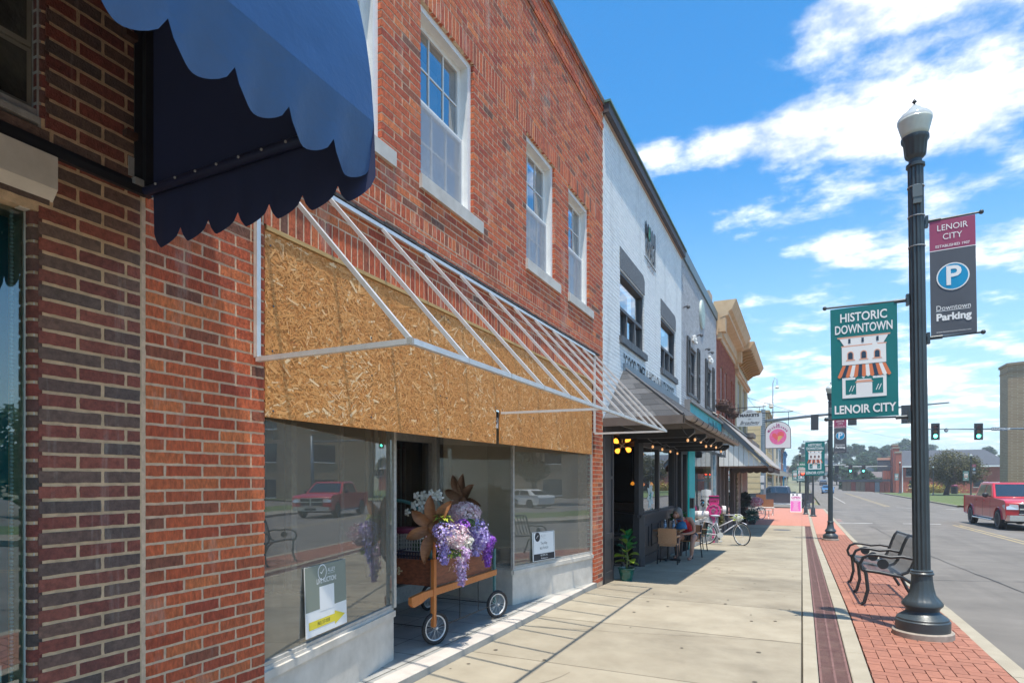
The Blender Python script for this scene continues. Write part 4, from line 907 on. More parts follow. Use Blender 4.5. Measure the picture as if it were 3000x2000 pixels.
# shingled hip awning over the café
CA = thing('cafe_awning', 'grey shingled hip awning with brown gutter over the café front', 'awning', (FX, 8.85, 2.42))
ce = -1.53; a0, a1 = 8.86, 15.98; zE, zR = 2.455, 3.40; r0, r1 = 10.05, 14.9
shing = mat('grey_shingle', (.12, .125, .135), .9, tone=[(.055, .058, .065), (.085, .088, .095), (.12, .122, .13), (.07, .073, .08)], var=.15, vscale=60, bump=.004, bscale=200)
def shingles(A, B_, Cc, D, rows, per):   # quad A,B (eave) -> D,C (ridge)
    b = MB(); nrm = (B_-A).cross(D-A).normalized(); nrm = nrm if nrm.z > 0 else -nrm
    for r in range(rows):
        t0, t1 = r/rows, min(1, (r+1.25)/rows)
        L0, R0, L1, R1 = A.lerp(D, t0), B_.lerp(Cc, t0), A.lerp(D, t1), B_.lerp(Cc, t1)
        n = max(1, int((R0-L0).length/per)); off = rnd.random()
        for k in range(n+1):
            s0, s1 = max(0, (k-off)/n), min(1, (k+1-off)/n)
            if s1-s0 < .01: continue
            e = .002; h = nrm*(.007+rnd.uniform(0, .003)); 
            p = [L0.lerp(R0, s0+e)+h, L0.lerp(R0, s1-e)+h, L1.lerp(R1, s1-e)+nrm*.004, L1.lerp(R1, s0+e)+nrm*.004, L0.lerp(R0, s0+e), L0.lerp(R0, s1-e)]
            b.add(p, [(0, 1, 2, 3), (4, 5, 1, 0)], rnd.random())
    return b
E0, E1 = Vector((ce, a0, zE)), Vector((ce, a1, zE-.02)); W0, W1 = Vector((FX, a0, zE)), Vector((FX, a1, zE-.02)); R0_, R1_ = Vector((FX, r0, zR)), Vector((FX, r1, zR))
for q, (A, B_, Cc, D) in enumerate(((E0, E1, R1_, R0_), (W0, E0, R0_, R0_), (E1, W1, R1_, R1_))):
    o = shingles(A, B_, Cc, D, 9, .24).build('shingles', shing, CA); o['kind'] = 'stuff'
b = MB(); b.add([E0, E1, R1_, R0_, W0, W1], [(0, 1, 2, 3), (4, 0, 3), (1, 5, 2)]); b.tube([E0+Vector((0, 0, .03)), R0_+Vector((.02, 0, .02))], .02, 6); b.build('roof_deck', M['dgrey'], CA)
b = MB(); b.box(FX+.001, r0-.05, zR-.03, FX+.04, r1+.05, zR+.10); b.build('ridge_flashing', mat('bluegrey_metal', (.17, .21, .25), .5, .2), CA)
b = MB(); b.quad((FX, a0, zE-.012), (ce, a0, zE-.012), (ce, a1, zE-.032), (FX, a1, zE-.032)); b.build('soffit', M['soffit'], CA)
b = MB(); b.box(FX, a0-.015, zE-.11, ce+.03, a0-.002, zE+.015); b.box(ce+.005, a0-.015, zE-.1, ce+.02, a1, zE+.012); b.build('fascia', M['bronze'], CA)
b = MB(); rows = []
for i in range(9):
    a = pi+pi*i/8; rows.append((ce+.085+.062*cos(a), zE+.0+.068*sin(a)))
b.grid([[(x, a0+.02, z), (x, a1-.02, z-.02)] for x, z in rows]); b.add([(x, a0+.02, z) for x, z in rows], [tuple(range(9))]); b.build('gutter', mat('putty_gutter', (.24, .20, .17), .45), CA, smooth=True, sm_angle=50)
for k in range(12):
    y = a0+.35+k*.58; b = MB(); b.tube([(x+(x-ce-.085)*.05, y, z-.004) for x, z in rows], .009, 6); b.build('gutter_strap', M['char'], CA, smooth=True)
for k in range(5):
    y = 10.1+k*1.28; b = MB(); b.prism([(FX-.08, y-.05, 2.23), (ce-.12, y-.05, 2.23), (ce-.03, y-.05, 2.30), (ce-.03, y-.05, 2.365), (FX-.08, y-.05, 2.365)], (0, .10, 0)); b.build('rafter_beam', M['black'], CA)
# string lights and pendant bulbs (lit)
M['bulb'] = mat('warm_filament_bulb', (1, .55, .2), .2, emit=(1, .33, .03, 1.1)); M['bulb2'] = mat('festoon_bulb', (1, .75, .5), .15, emit=(1, .45, .15, .25))
SL = thing('string_lights', 'string of small clear bulbs hung under the café awning', 'string lights', (-1.8, 11, 2.3))
b = MB(); pts = []
hp = [(-1.68, 9.6), (-1.66, 10.6), (-1.66, 11.6), (-1.66, 12.6), (-1.66, 13.8), (-1.66, 15.2)]
for (xa, ya_), (xb, yb_) in zip(hp, hp[1:]):
    for i in range(6): t = i/6; pts.append((xa+(xb-xa)*t, ya_+(yb_-ya_)*t, 2.36-.10*sin(pi*t)))
b.tube(pts, .006, 5); pts2 = [(-2.35-.02*i, 10.2+.5*i, 2.24-.04*(i % 2)) for i in range(8)]; b.tube(pts2, .006, 5); b.build('cable', M['black'], SL)
for p in pts[3::4]+[tuple(q) for q in pts2[1::2]]:
    b = MB(); b.cyl(p, (p[0], p[1], p[2]-.05), .014, n=8); b.m = 1; b.ball((p[0], p[1], p[2]-.080), .021, 10, 6, sc=(1, 1, 1.35)); b.build('bulb', [M['black'], M['bulb2']], SL, smooth=True)
def pendant(label, x, y, z, arms):
    t = thing('pendant_light', label, 'pendant lamp', (x, y, z)); b = MB(); b.cyl((x, y, z), (x, y, 2.41), .008, n=6)
    for dx, dy, dz in arms: b.cyl((x, y, z), (x+dx*.55, y+dy*.55, z+dz*.55), .014, n=8)
    b.build('stem', M['alum2'], t)
    for dx, dy, dz in arms:
        d = Vector((dx, dy, dz)); p = Vector((x, y, z)); b = MB(); b.tube([p+d*.55, p+d*.68, p+d*.9, p+d*1.12, p+d*1.25], [.014, .03, .05, .045, .012], 10); b.build('bulb', M['bulb'], t, smooth=True)
pc = at(1429, 1023, D=11.9)
pendant('cluster lamp with four glowing amber bulbs hanging inside the café entrance', pc.x, pc.y, pc.z, [(.11, .05, .13), (-.13, -.02, .10), (.13, .03, -.09), (-.10, .0, -.11)])
for lb, px, py, D in (('single amber bulb hanging low behind the café entrance glass', 1453, 1098, 14.0), ('amber bulb seen through the near café window pane', 1476, 1100, 14.0), ('amber bulb further inside behind the café window', 1496, 1100, 15.0)):
    p = at(px, py, D=D); pendant(lb, p.x, p.y, p.z, [(0, 0, -.13)])

# ------------------------------------------------------------------ grey painted building with teal sign
GB = thing('grey_shutter_building', 'light grey painted brick building with dark shuttered windows and teal shop sign', 'building', (FX, 18.9, -.4))
gy0, gy1 = 15.465, 22.28
GW = [(16.6, 17.85), (19.9, 21.1)]
gh = [(a, c, 3.85, 5.12) for a, c in GW]
gbr = mat('grey_painted_brick', (.42, .43, .45), .75, tone=[(.42, .43, .45), (.54, .555, .58), (.48, .49, .51)], var=.1, vscale=20)
slabwall(GB, 'wall', FX-.008, gy0, gy1, 3.0, 7.15, gh, mat('grey_mortar', (.22, .225, .24), .9))
bricks(GB, FX, gy0, gy1, 3.01, 7.14, gh, gbr, gbr, n_single=0, joint=.016)
b = MB(); b.box(FX-.3, gy0, 7.10, FX+.05, gy1, 7.38); b.build('metal_coping', mat('bluegrey_coping', (.13, .18, .20), .45, .3), GB)
b = MB(); c_ = Vector((FX+.004, 18.75, 6.45)); b.cyl(c_, c_+Vector((.05, 0, 0)), .42, n=28); b.m = 1; b.cyl(c_+Vector((.05, 0, 0)), c_+Vector((.06, 0, 0)), .36, n=28); b.build('medallion', [mat('pale_medallion_rim', (.55, .62, .58), .5), mat('pale_medallion', (.42, .52, .48), .6, var=.25, vscale=9)], GB)
for a, c in GW:
    b = MB(); b.box(FX-.12, a, 3.85, FX-.05, a+.06, 5.12); b.box(FX-.12, c-.06, 3.85, FX-.05, c, 5.12); b.box(FX-.12, a+.06, 4.45, FX-.06, c-.06, 4.52); b.box(FX-.14, a, 3.78, FX+.04, c, 3.85); b.box(FX-.12, a+.06, 5.06, FX-.05, c-.06, 5.12)
    w = b.build('window', M['oldwhite'] if 0 else M['dgrey'], GB)
    b = MB(); b.quad((FX-.09, a+.06, 3.85), (FX-.09, c-.06, 3.85), (FX-.09, c-.06, 5.06), (FX-.09, a+.06, 5.06)); b.build('pane', glass('dark_upper_glass', (.2, .2, .25), .10) if 'dark_upper_glass' not in bpy.data.materials else bpy.data.materials['dark_upper_glass'], w)
    for yy in (a-.42, c+.04):
        s = MB(); z0, z1 = 3.75, 5.28; yb_ = yy+.38
        s.box(FX+.012, yy, z0, FX+.05, yy+.06, z1); s.box(FX+.012, yb_-.06, z0, FX+.05, yb_, z1)
        for zz_ in (z0, (z0+z1)/2-.04, z1-.08): s.box(FX+.012, yy+.06, zz_, FX+.05, yb_-.06, zz_+.08)
        s.box(FX+.012, yy+.06, z0+.08, FX+.02, yb_-.06, z1-.08); sh = s.build('shutter', mat('dark_shutter', (.06, .062, .066), .6, var=.1) if 'dark_shutter' not in bpy.data.materials else bpy.data.materials['dark_shutter'], GB)
    b = MB()
    for k in range(26): b.ball((FX+.03+rnd.uniform(0, .04), (a+c)/2-.25+rnd.uniform(0, .5), 5.36+rnd.uniform(-.05, .10)), rnd.uniform(.02, .05), 6, 4)
    b.build('plaster_ornament', M['white'], GB)
b = MB(); 
for y, z in ((15.75, 5.9), (17.95, 5.65), (19.5, 5.55), (20.3, 5.6)): b.bar((FX, y, z), (FX+.12, y, z+.03), .03); b.ball((FX+.12, y, z), .05, 8, 5)
b.build('iron_hooks', M['dgrey'], GB)
tl = mat('turquoise_sign', (.0, .40, .45), .5, var=.18, vscale=1.8)
SG = thing('teal_shop_sign', 'long turquoise fascia sign with dark script lettering under the grey brickwork', 'sign', (FX, 19.5, 3.0))
b = MB(); b.box(FX+.0, 15.98, 2.96, FX+.10, 22.9, 3.52); b.build('board', tl, SG)
b = MB(); b.box(FX-.0, 15.94, 3.52, FX+.17, 22.94, 3.60); b.box(FX+.0, 15.90, 2.93, FX+.13, 15.98, 3.58); b.box(FX+.0, 22.9, 2.93, FX+.13, 22.96, 3.58); b.build('frame', mat('old_sign_frame', (.26, .24, .23), .6, .2), SG)
b = MB(); text(b, 'Sara Mc Rae', (FX+.10, 20.6, 3.24), (0, 1, 0), (0, 0, 1), .55, shear=.35, sx=.9, bold=.01, ext=.006); b.build('script_lettering', mat('navy_ink', (.02, .10, .14), .6), SG)
b = MB(); 
for y in (20.0, 20.5): b.cyl((FX+.17, y, 3.63), (FX+.25, y, 3.60), .05, n=10)
b.build('floodlamp', M['black'], SG)
gb0 = -.55
b = MB(); b.box(FX-.2, 15.47, gb0, FX+.0, 15.62, 2.96); b.box(FX-.2, 16.35, gb0, FX-.02, 16.5, 2.96); b.box(FX-.2, 15.62, 2.2, FX-.02, 16.35, 2.35); b.build('door_surround', M['black'], GB)
b = MB(); b.box(FX-.12, 16.5, gb0, FX+.02, 17.45, 2.96); b.build('teal_column', M['teal'], GB)
b = MB(); b.box(FX-.10, 22.0, gb0, FX+.0, 22.30, 2.96); b.build('tiled_column', mat('blue_tiles', (.12, .28, .38), .3, col2=(.45, .52, .55), vscale=9), GB)
b = MB(); b.box(FX-.1, 17.45, gb0, FX-.01, 22.0, .35); b.box(FX-.1, 21.55, .35, FX-.03, 21.62, 2.9); b.box(FX-.1, 17.45, .35, FX-.03, 17.52, 2.9); b.box(FX-.1, 17.5, 2.83, FX-.03, 22.0, 2.96)
w = b.build('shop_window', M['alum2'], GB); b = MB(); b.quad((FX-.06, 17.5, .35), (FX-.06, 22.0, .35), (FX-.06, 22.0, 2.85), (FX-.06, 17.5, 2.85)); b.build('pane', glass('warm_shop_glass', (.8, .75, .7), .2), w)
b = MB(); b.box(-4.6, 15.5, gb0, -4.5, 22.2, 3.0); b.build('shop_back', mat('shop_back_wall', (.34, .32, .3), .9, var=.3, vscale=1.2), GB)
b = MB(); b.box(-3.6, 18.2, 0, -3.5, 19.5, 2.1); b.build('orange_cabinet', mat('orange_wood', (.42, .17, .05), .6, var=.25, vscale=3), GB)
b = MB(); b.box(-3.2, 17.55, -.3, -3.1, 19.8, .75); b.build('red_cloth', mat('red_cloth', (.5, .06, .03), .8), GB)
# hanging greenery in the shop window
HG = thing('hanging_garland', 'garland of dry leaves and gourds hanging in the teal shop window', 'garland', (-2.9, 20.9, 1.2))
b = MB()
for k in range(420):
    z = rnd.uniform(.55, 2.6); c_ = Vector((-2.92+rnd.gauss(0, .03), 20.7+.12*sin(z*5)+rnd.gauss(0, .13), z)); r = rnd.uniform(.03, .07); a = rnd.uniform(0, 6.3)
    u = Vector((rnd.uniform(-.4, .4), cos(a), sin(a)))*r; v = Vector((rnd.uniform(-.4, .4), -sin(a), cos(a)))*r*.6; b.add([c_-u, c_+v, c_+u, c_-v], [(0, 1, 2, 3)], rnd.random())
o = b.build('leaves', M['leafo'], HG); o['kind'] = 'stuff'
# black banner under the sign
b = MB(); rows = []
for j in range(2): rows.append([(-2.40+.03*sin(i*1.3), 16.2+5.9*i/20, 2.62-.34*j-.02*sin(i*.9)) for i in range(21)])
b.grid(rows); b.m = 1; text(b, 'VINTAGE + MARKET + GIFTS', (-2.37, 19.4, 2.43), (0, 1, 0), (0, 0, 1), .22, bold=.03, ext=.02, sx=1.5)
o = b.build('black_banner', [M['black'], M['wink']]); o['label'] = 'black cloth banner with white lettering stretched over the teal shopfront window'; o['category'] = 'banner'
b = MB(); b.box(FX+.02, 16.55, .78, FX+.12, 16.75, 1.05); o = b.build('mailbox', M['black']); o['label'] = 'small black mailbox mounted on the teal column'; o['category'] = 'mailbox'

# ------------------------------------------------------------------ red brick building with wooden cornice, tan corner building
CB = thing('red_cornice_building', 'older red brick building with projecting buff wooden cornice and narrow white windows', 'building', (FX, 25.6, -.6))
cy0, cy1 = 22.29, 29.0
oldred = mat('old_red_brick_wall', (.30, .075, .04), .9, tone=[(.27, .06, .035), (.34, .085, .045), (.40, .12, .06)], var=.2, vscale=20)
ch = [(a, c, 3.55, 5.75) for a, c in ((23.6, 24.25), (24.95, 25.6), (27.0, 27.6), (28.0, 28.5))]
slabwall(CB, 'wall', FX-.008, cy0, cy1, 3.0, 6.9, ch, mat('dusty_red_mortar', (.30, .18, .13), .95))
bricks(CB, FX, cy0, cy1, 3.0, 6.9, ch, oldred, oldred, n_single=0, joint=.012)
for a, c, z0, z1 in ch:
    b = MB(); b.box(FX-.09, a, z0, FX-.06, c, z1); w = b.build('window', M['white'], CB); b = MB(); b.box(FX-.058, a+.12, z0+.15, FX-.052, c-.12, z1-.2); b.build('pane', mat('pale_blind', (.6, .65, .7), .3), w)
wood = mat('buff_cornice_paint', (.60, .38, .21), .7, col2=(.70, .49, .30), vscale=3)
b = MB(); pr = [(FX-.1, 6.62), (FX+.05, 6.62), (FX+.05, 6.80), (FX+.12, 6.83), (FX+.12, 7.20), (FX+.40, 7.28), (FX+.40, 7.40), (FX+.50, 7.46), (FX+.62, 7.72), (FX+.66, 7.80), (FX-.1, 7.80)]
b.prism([(x, cy0+.02, z) for x, z in pr], (0, cy1-cy0-.04, 0)); b.build('cornice', wood, CB)
for k, y in enumerate((cy0+.03, cy1-.42)):
    b = MB(); b.box(FX+.0, y, 6.72, FX+.30, y+.38, 7.22); b.box(FX, y+.04, 6.50, FX+.16, y+.34, 6.72); b.build('bracket', wood, CB)
b = MB(); b.box(FX-1.0, 22.4, 7.2, FX-.25, 23.2, 8.25); b.build('chimney', mat('buff_block', (.42, .36, .29), .9, var=.2, vscale=4), CB)
b = MB(); b.box(FX-8, cy0, 6.6, FX-.1, cy1, 6.75); b.build('roof', M['dgrey'], CB)
TB = thing('buff_corner_building', 'buff brick corner building with deep bracketed cornice beyond the red brick one', 'building', (FX, 32.4, -.65))
ty0, ty1 = 29.01, 35.8
buff = mat('buff_wall', (.48, .38, .22), .85, col2=(.55, .45, .28), vscale=2)
th_ = [(30.1, 31.9, 3.0, 6.2), (32.9, 34.7, 3.0, 6.2)]
slabwall(TB, 'wall', FX-.0, ty0, ty1, -.75, 6.95, [(a, c, d, e) for a, c, d, e in th_], buff)
for a, c, d, e in th_:
    b = MB(); b.box(FX-.16, a, d, FX-.10, c, e); w = b.build('window', mat('stone_infill', (.42, .39, .33), .9) if 'stone_infill' not in bpy.data.materials else bpy.data.materials['stone_infill'], TB)
    for k in range(2): b = MB(); b.box(FX-.098, a+.3+k*.75, d+.3, FX-.09, a+.75+k*.75, e-1.0); b.build('pane', M['dgrey'], w)
b = MB(); b.box(FX-.1, ty0, 6.40, FX+.16, ty1, 6.52); b.box(FX-.1, ty0, 6.30, FX+.10, ty1, 6.40); b.build('string_course', wood, TB)
b = MB(); pr = [(FX-.1, 7.0), (FX+.08, 7.0), (FX+.10, 7.25), (FX+.62, 7.34), (FX+.70, 7.42), (FX+.82, 7.62), (FX-.1, 7.62)]; b.prism([(x, ty0-.3, z) for x, z in pr], (0, ty1-ty0+.5, 0)); b.build('cornice', wood, TB)
for k in range(11):
    y = ty0+.1+k*.62; b = MB(); b.prism([(FX+.0, y, 6.95), (FX+.14, y, 6.98), (FX+.32, y, 7.12), (FX+.66, y, 7.20), (FX+.70, y, 7.31), (FX+.0, y, 7.24)], (0, .17, 0)); b.build('bracket', mat('dark_buff_bracket', (.40, .22, .08), .7) if 'dark_buff_bracket' not in bpy.data.materials else bpy.data.materials['dark_buff_bracket'], TB)
b = MB(); b.box(FX-8, ty0, 6.8, FX-.1, ty1, 6.95); b.box(FX-8, ty1-.2, -.75, FX-.25, ty1, 6.9); b.build('roof', buff, TB)
# flower baskets on the red wall
for k, (px, py) in enumerate(((1659, 935), (1672, 941), (1684, 953))):
    p = at(px, py, X=FX+.25); t = thing('hanging_basket', ['leftmost and highest', 'middle', 'rightmost and lowest'][k]+' of the three dark withered flower baskets on the red brick wall', 'hanging basket', p, group='dry flower baskets')
    b = MB(); b.lathe([(.03, -.16), (.18, -.08), (.24, .04), (.235, .06)], 12, p); b.bar(p+Vector((-.27, 0, .1)), p+Vector((0, 0, .08)), .02); b.build('basket', mat('dark_coir', (.06, .035, .03), .95, var=.3, vscale=30) if 'dark_coir' not in bpy.data.materials else bpy.data.materials['dark_coir'], t)
    b = MB()
    for i in range(220):
        d = Vector((rnd.gauss(0, 1), rnd.gauss(0, 1), rnd.gauss(.2, .8))).normalized()*rnd.uniform(.12, .30); c_ = p+d+Vector((0, 0, .06)); u = Vector((rnd.uniform(-1, 1), rnd.uniform(-1, 1), rnd.uniform(-1, 1)))*.035; v = u.cross(d).normalized()*.02
        b.add([c_-u, c_+v, c_+u, c_-v], [(0, 1, 2, 3)], rnd.random())
    o = b.build('dry_plants', mat('withered_plants', (.1, .06, .05), .9, tone=[(.05, .03, .03), (.12, .07, .06), (.2, .13, .1)]) if 'withered_plants' not in bpy.data.materials else bpy.data.materials['withered_plants'], t); o['kind'] = 'stuff'

# shopfronts beneath the board-sided awning
b = MB(); gq = -.75
for a, c in ((22.31, 22.6), (23.5, 23.7), (24.6, 24.8), (26.0, 26.2), (28.6, 29.4)): b.box(FX-.2, a, gq, FX-.0, c, 3.0)
b.box(FX-.2, 22.6, gq, FX-.05, 28.6, -.1); b.box(FX-.2, 22.3, 2.1, FX-.04, 29, 3.0); sf = b.build('shop_frame', mat('mauve_brown_trim', (.16, .11, .10), .6), CB)
b = MB(); b.quad((FX-.1, 22.6, -.1), (FX-.1, 28.6, -.1), (FX-.1, 28.6, 2.1), (FX-.1, 22.6, 2.1)); b.build('pane', M['glassm'], sf)
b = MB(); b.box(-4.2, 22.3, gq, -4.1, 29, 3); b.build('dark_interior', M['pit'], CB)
b = MB(); 
for k in range(40): z = gq+k*.085; b.box(FX-.0, 29.4, z, FX+.03+rnd.uniform(0, .03), 30.0, z+.08, j=.008, tone=rnd.random())
b.build('stone_pillar', mat('rough_stone', (.3, .22, .15), .95, tone=[(.2, .14, .1), (.34, .25, .17), (.42, .33, .24)], var=.3, vscale=20), TB)
for k in range(16):
    y = 30.05+k*.34; b = MB(); b.box(FX+.002, y, gq, FX+.03, y+.30, 2.6); b.build('siding_board', mat('weathered_board', (.34, .27, .23), .85, col2=(.24, .19, .17), vscale=3) if 'weathered_board' not in bpy.data.materials else bpy.data.materials['weathered_board'], TB)
b = MB(); b.box(FX+.05, 31.2, .9, FX+.09, 31.5, 2.2); b.box(FX+.05, 31.05, 1.55, FX+.09, 31.65, 1.65); b.build('white_ornament', M['oldwhite'], TB)
# board-sided gable awning
BA = thing('board_awning', 'large sloping awning with white vertical board end and dark metal edge', 'awning', (FX, 23, 2.0))
ay0, ay1, ax, zb2, zt2 = 23.0, 35.6, -1.02, 2.02, 3.78
n = 9
for k in range(n):
    t0, t1 = k/n, (k+1)/n; x0, x1 = FX+(ax-.18-FX)*t0+.008, FX+(ax-.18-FX)*t1-.004
    z_ = lambda t: zt2-(zt2-zb2-.02)*t-.06
    b = MB(); b.prism([(x0, ay0, zb2), (x1, ay0, zb2), (x1, ay0, max(zb2+.01, z_(t1))), (x0, ay0, z_(t0))], (0, .02, 0)); b.build('board', M['white'], BA)
b = MB(); b.prism([(FX, ay0-.12, zt2+.02), (ax, ay0-.12, zb2+.02), (ax-.05, ay0-.12, zb2-.06), (FX, ay0-.12, zt2-.22)], (0, .118, 0)); b.build('dark_edge', mat('slate_metal', (.085, .105, .13), .4, .3), BA)
b = MB(); b.prism([(FX, ay0-.12, zt2+.06), (ax+.04, ay0-.12, zb2+.045), (ax+.04, ay0-.12, zb2+.025), (FX, ay0-.12, zt2+.025)], (0, ay1-ay0, 0)); b.build('roof', mat('dusty_roof_metal', (.34, .31, .29), .8, var=.2, vscale=3), BA)
b = MB(); b.prism([(FX, ay0-.05, zt2+.1), (FX, ay1, zt2+.1), (FX+.20, ay1, zt2-.07), (FX+.20, ay0-.05, zt2-.07)], (.0, 0, .04)); b.build('white_flashing', M['oldwhite'], BA)
b = MB(); b.prism([(FX, ay0+.03, zb2), (ax, ay0+.03, zb2), (ax, ay1-.2, zb2), (FX, ay1-.2, zb2)], (0, 0, .02)); b.build('soffit', mat('dull_brown_soffit', (.22, .15, .13), .8), BA)
b = MB(); scallops(b, (ax-.05, ay0+.05, zb2+.03), (ax-.05, ay1-.3, zb2+.0), 18, .16, .06, (0, 0, 0)); scallops(b, (FX+.1, ay0+4, zb2), (ax, ay0+4, zb2), 6, .16, .06, (0, 0, 0)); b.build('valance', mat('brown_canvas', (.14, .11, .10), .9), BA)
b = MB(); b.box(FX, 33, zt2-.1, FX+.5, 34.6, zt2+.12); b.prism([(FX, 30.3, 3.55), (FX+.62, 30.3, 3.4), (FX+.62, 30.3, 3.15), (FX, 30.3, 3.1)], (0, 5.4, 0)); b.build('lower_cornice', mat('dark_moulding', (.20, .17, .15), .7), TB)
# hanging shop signs
MS = thing('markets_sign', 'grey arched hanging sign reading Markets on Broadway', 'sign', (-1.95, 26.6, 3.7))
x0, x1, y_, z0, z1 = -2.43, -1.46, 26.6, 3.72, 4.24
arc = [(x0+(x1-x0)*.16+(x1-x0)*.68*i/12, z1+.16*sin(pi*i/12)) for i in range(13)]
b = MB(); b.prism([(x0, y_, z0+.03), (x0+.03, y_, z0), (x1-.03, y_, z0), (x1, y_, z0+.03), (x1, y_, z1)]+[(x, y_, z) for x, z in arc[::-1]]+[(x0, y_, z1)], (0, .04, 0)); b.build('board', mat('pale_sign_board', (.52, .57, .60), .5), MS)
b = MB(); cx = (x0+x1)/2; text(b, 'MARKETS', (cx, y_, 4.16), (1, 0, 0), (0, 0, 1), .165, bold=.045, sx=1.05, ext=.004); text(b, 'on', (cx, y_, 4.01), (1, 0, 0), (0, 0, 1), .12, shear=.4, ext=.004); text(b, 'Broadway', (cx, y_, 3.86), (1, 0, 0), (0, 0, 1), .20, shear=.4, bold=.005, sx=.9, ext=.004); b.box(x0+.08, y_-.003, 3.765, x1-.25, y_-.001, 3.772); b.box(cx-.1, y_-.003, 4.30, cx+.1, y_-.001, 4.32); b.build('lettering', M['ink'], MS)
b = MB(); b.cyl((FX, y_+.02, 4.47), (-1.32, y_+.02, 4.50), .018, n=8); b.cyl((x0+.1, y_+.02, z1), (x0+.1, y_+.02, 4.47), .008, n=6); b.cyl((x1-.1, y_+.02, z1), (x1-.1, y_+.02, 4.49), .008, n=6); b.build('bracket', M['iron'], MS)
IS = thing('ice_cream_sign', 'white arched hanging sign with pink ice cream picture', 'sign', (-1.2, 33.4, 3.3))
D_ = 31.2; A_ = at(1757, 1030, D=D_); B2 = at(1814, 1030, D=D_); x0, x1, y_ = A_.x, A_.x+1.22, A_.y; z0 = A_.z; zs = z0+.86
def arch(x0, x1, z0, zs, h, inset=0): return [(x0+inset, y_, z0+inset), (x1-inset, y_, z0+inset)]+[((x0+x1)/2+((x1-x0)/2-inset)*cos(pi*i/16), y_, zs+(h-inset)*sin(pi*i/16)) for i in range(17)]
b = MB(); b.prism(arch(x0, x1, z0, zs, .52), (0, .05, 0)); b.build('frame', M['iron'], IS)
b = MB(); b.prism([(x, y-.004, z) for x, y, z in arch(x0, x1, z0, zs, .52, .03)], (0, .003, 0)); b.m = 1
cx, cz = (x0+x1)/2, z0+.60; cc = lambda r, dx=0, dz=0, n=28, o=.008: [(cx+dx+r*cos(2*pi*i/n), y_-o, cz+dz+r*sin(2*pi*i/n)) for i in range(n)]
b.add(cc(.40), [tuple(range(28))]); b.m = 2
b.add([(cx-.27, y_-.010, cz+.05), (cx-.08, y_-.010, cz-.17), (cx+.03, y_-.010, cz-.09), (cx-.08, y_-.010, cz+.15), (cx-.17, y_-.010, cz+.20), (cx-.26, y_-.010, cz+.14)], [tuple(range(6))]); b.add(cc(.16, .13, .10, 16, .010), [tuple(range(16))])
b.m = 3; b.add([(cx+.0, y_-.012, cz-.0), (cx-.02, y_-.012, cz-.30), (cx+.06, y_-.012, cz-.22), (cx+.24, y_-.012, cz+.0), (cx+.1, y_-.012, cz+.05)], [tuple(range(5))]); b.m = 4
text(b, 'La', (cx, y_, zs+.36), (1, 0, 0), (0, 0, 1), .17, bold=.04, ext=.008)
for i, ch_ in enumerate('Michoacana'):
    a = pi*.82-i*pi*.64/9; p = (cx+.50*cos(a), y_, cz+.02+.50*sin(a)); text(b, ch_, p, (sin(a), 0, -cos(a)), (cos(a), 0, sin(a)), .15, bold=.05, ext=.008)
b.build('face', [mat('white_sign_face', (.72, .70, .72), .5), mat('pink_print', (.75, .08, .30), .5, col2=(.85, .25, .45), vscale=14), mat('coral_print', (.80, .12, .14), .5), mat('cone_print', (.75, .42, .16), .5), mat('maroon_ink', (.40, .04, .20), .5)], IS)
b = MB(); b.cyl((FX, y_+.03, 4.95), (x1+.1, y_+.03, 4.98), .022, n=8); b.cyl((x0+.06, y_+.03, zs+.2), (x0+.06, y_+.03, 4.95), .012, n=6); b.cyl((x1-.12, y_+.03, zs+.3), (x1-.12, y_+.03, 4.97), .012, n=6); b.build('bracket', M['iron'], IS)
# ------------------------------------------------------------------ street lamps with banners
M['globe'] = mat('milky_lamp_glass', (.74, .76, .66), .18, var=.05, vscale=10, bump=.003, bscale=30, spec=.7, trans=.25)
M['globetop'] = mat('clear_ribbed_lamp_glass', (.80, .83, .82), .08, spec=.9, trans=.45)
M['fern'] = mat('green_banner', (.0, .165, .165), .55, var=.05, vscale=5); M['rose'] = mat('burgundy_banner', (.33, .055, .125), .55, var=.06, vscale=5); M['slate'] = mat('slate_banner', (.085, .09, .105), .5, var=.06, vscale=5)
M['bwhite'] = mat('banner_white', (.82, .82, .80), .6); M['borange'] = mat('banner_orange', (.72, .20, .08), .6); M['bblue'] = mat('banner_blue', (.0, .28, .52), .5); M['bnavy'] = mat('banner_navy', (.02, .05, .09), .5); M['bpink'] = mat('banner_salmon', (.75, .38, .26), .6)
M['plinth'] = mat('lamp_plinth_concrete', (.34, .29, .24), .9, var=.2, vscale=14, bump=.002, bscale=90)
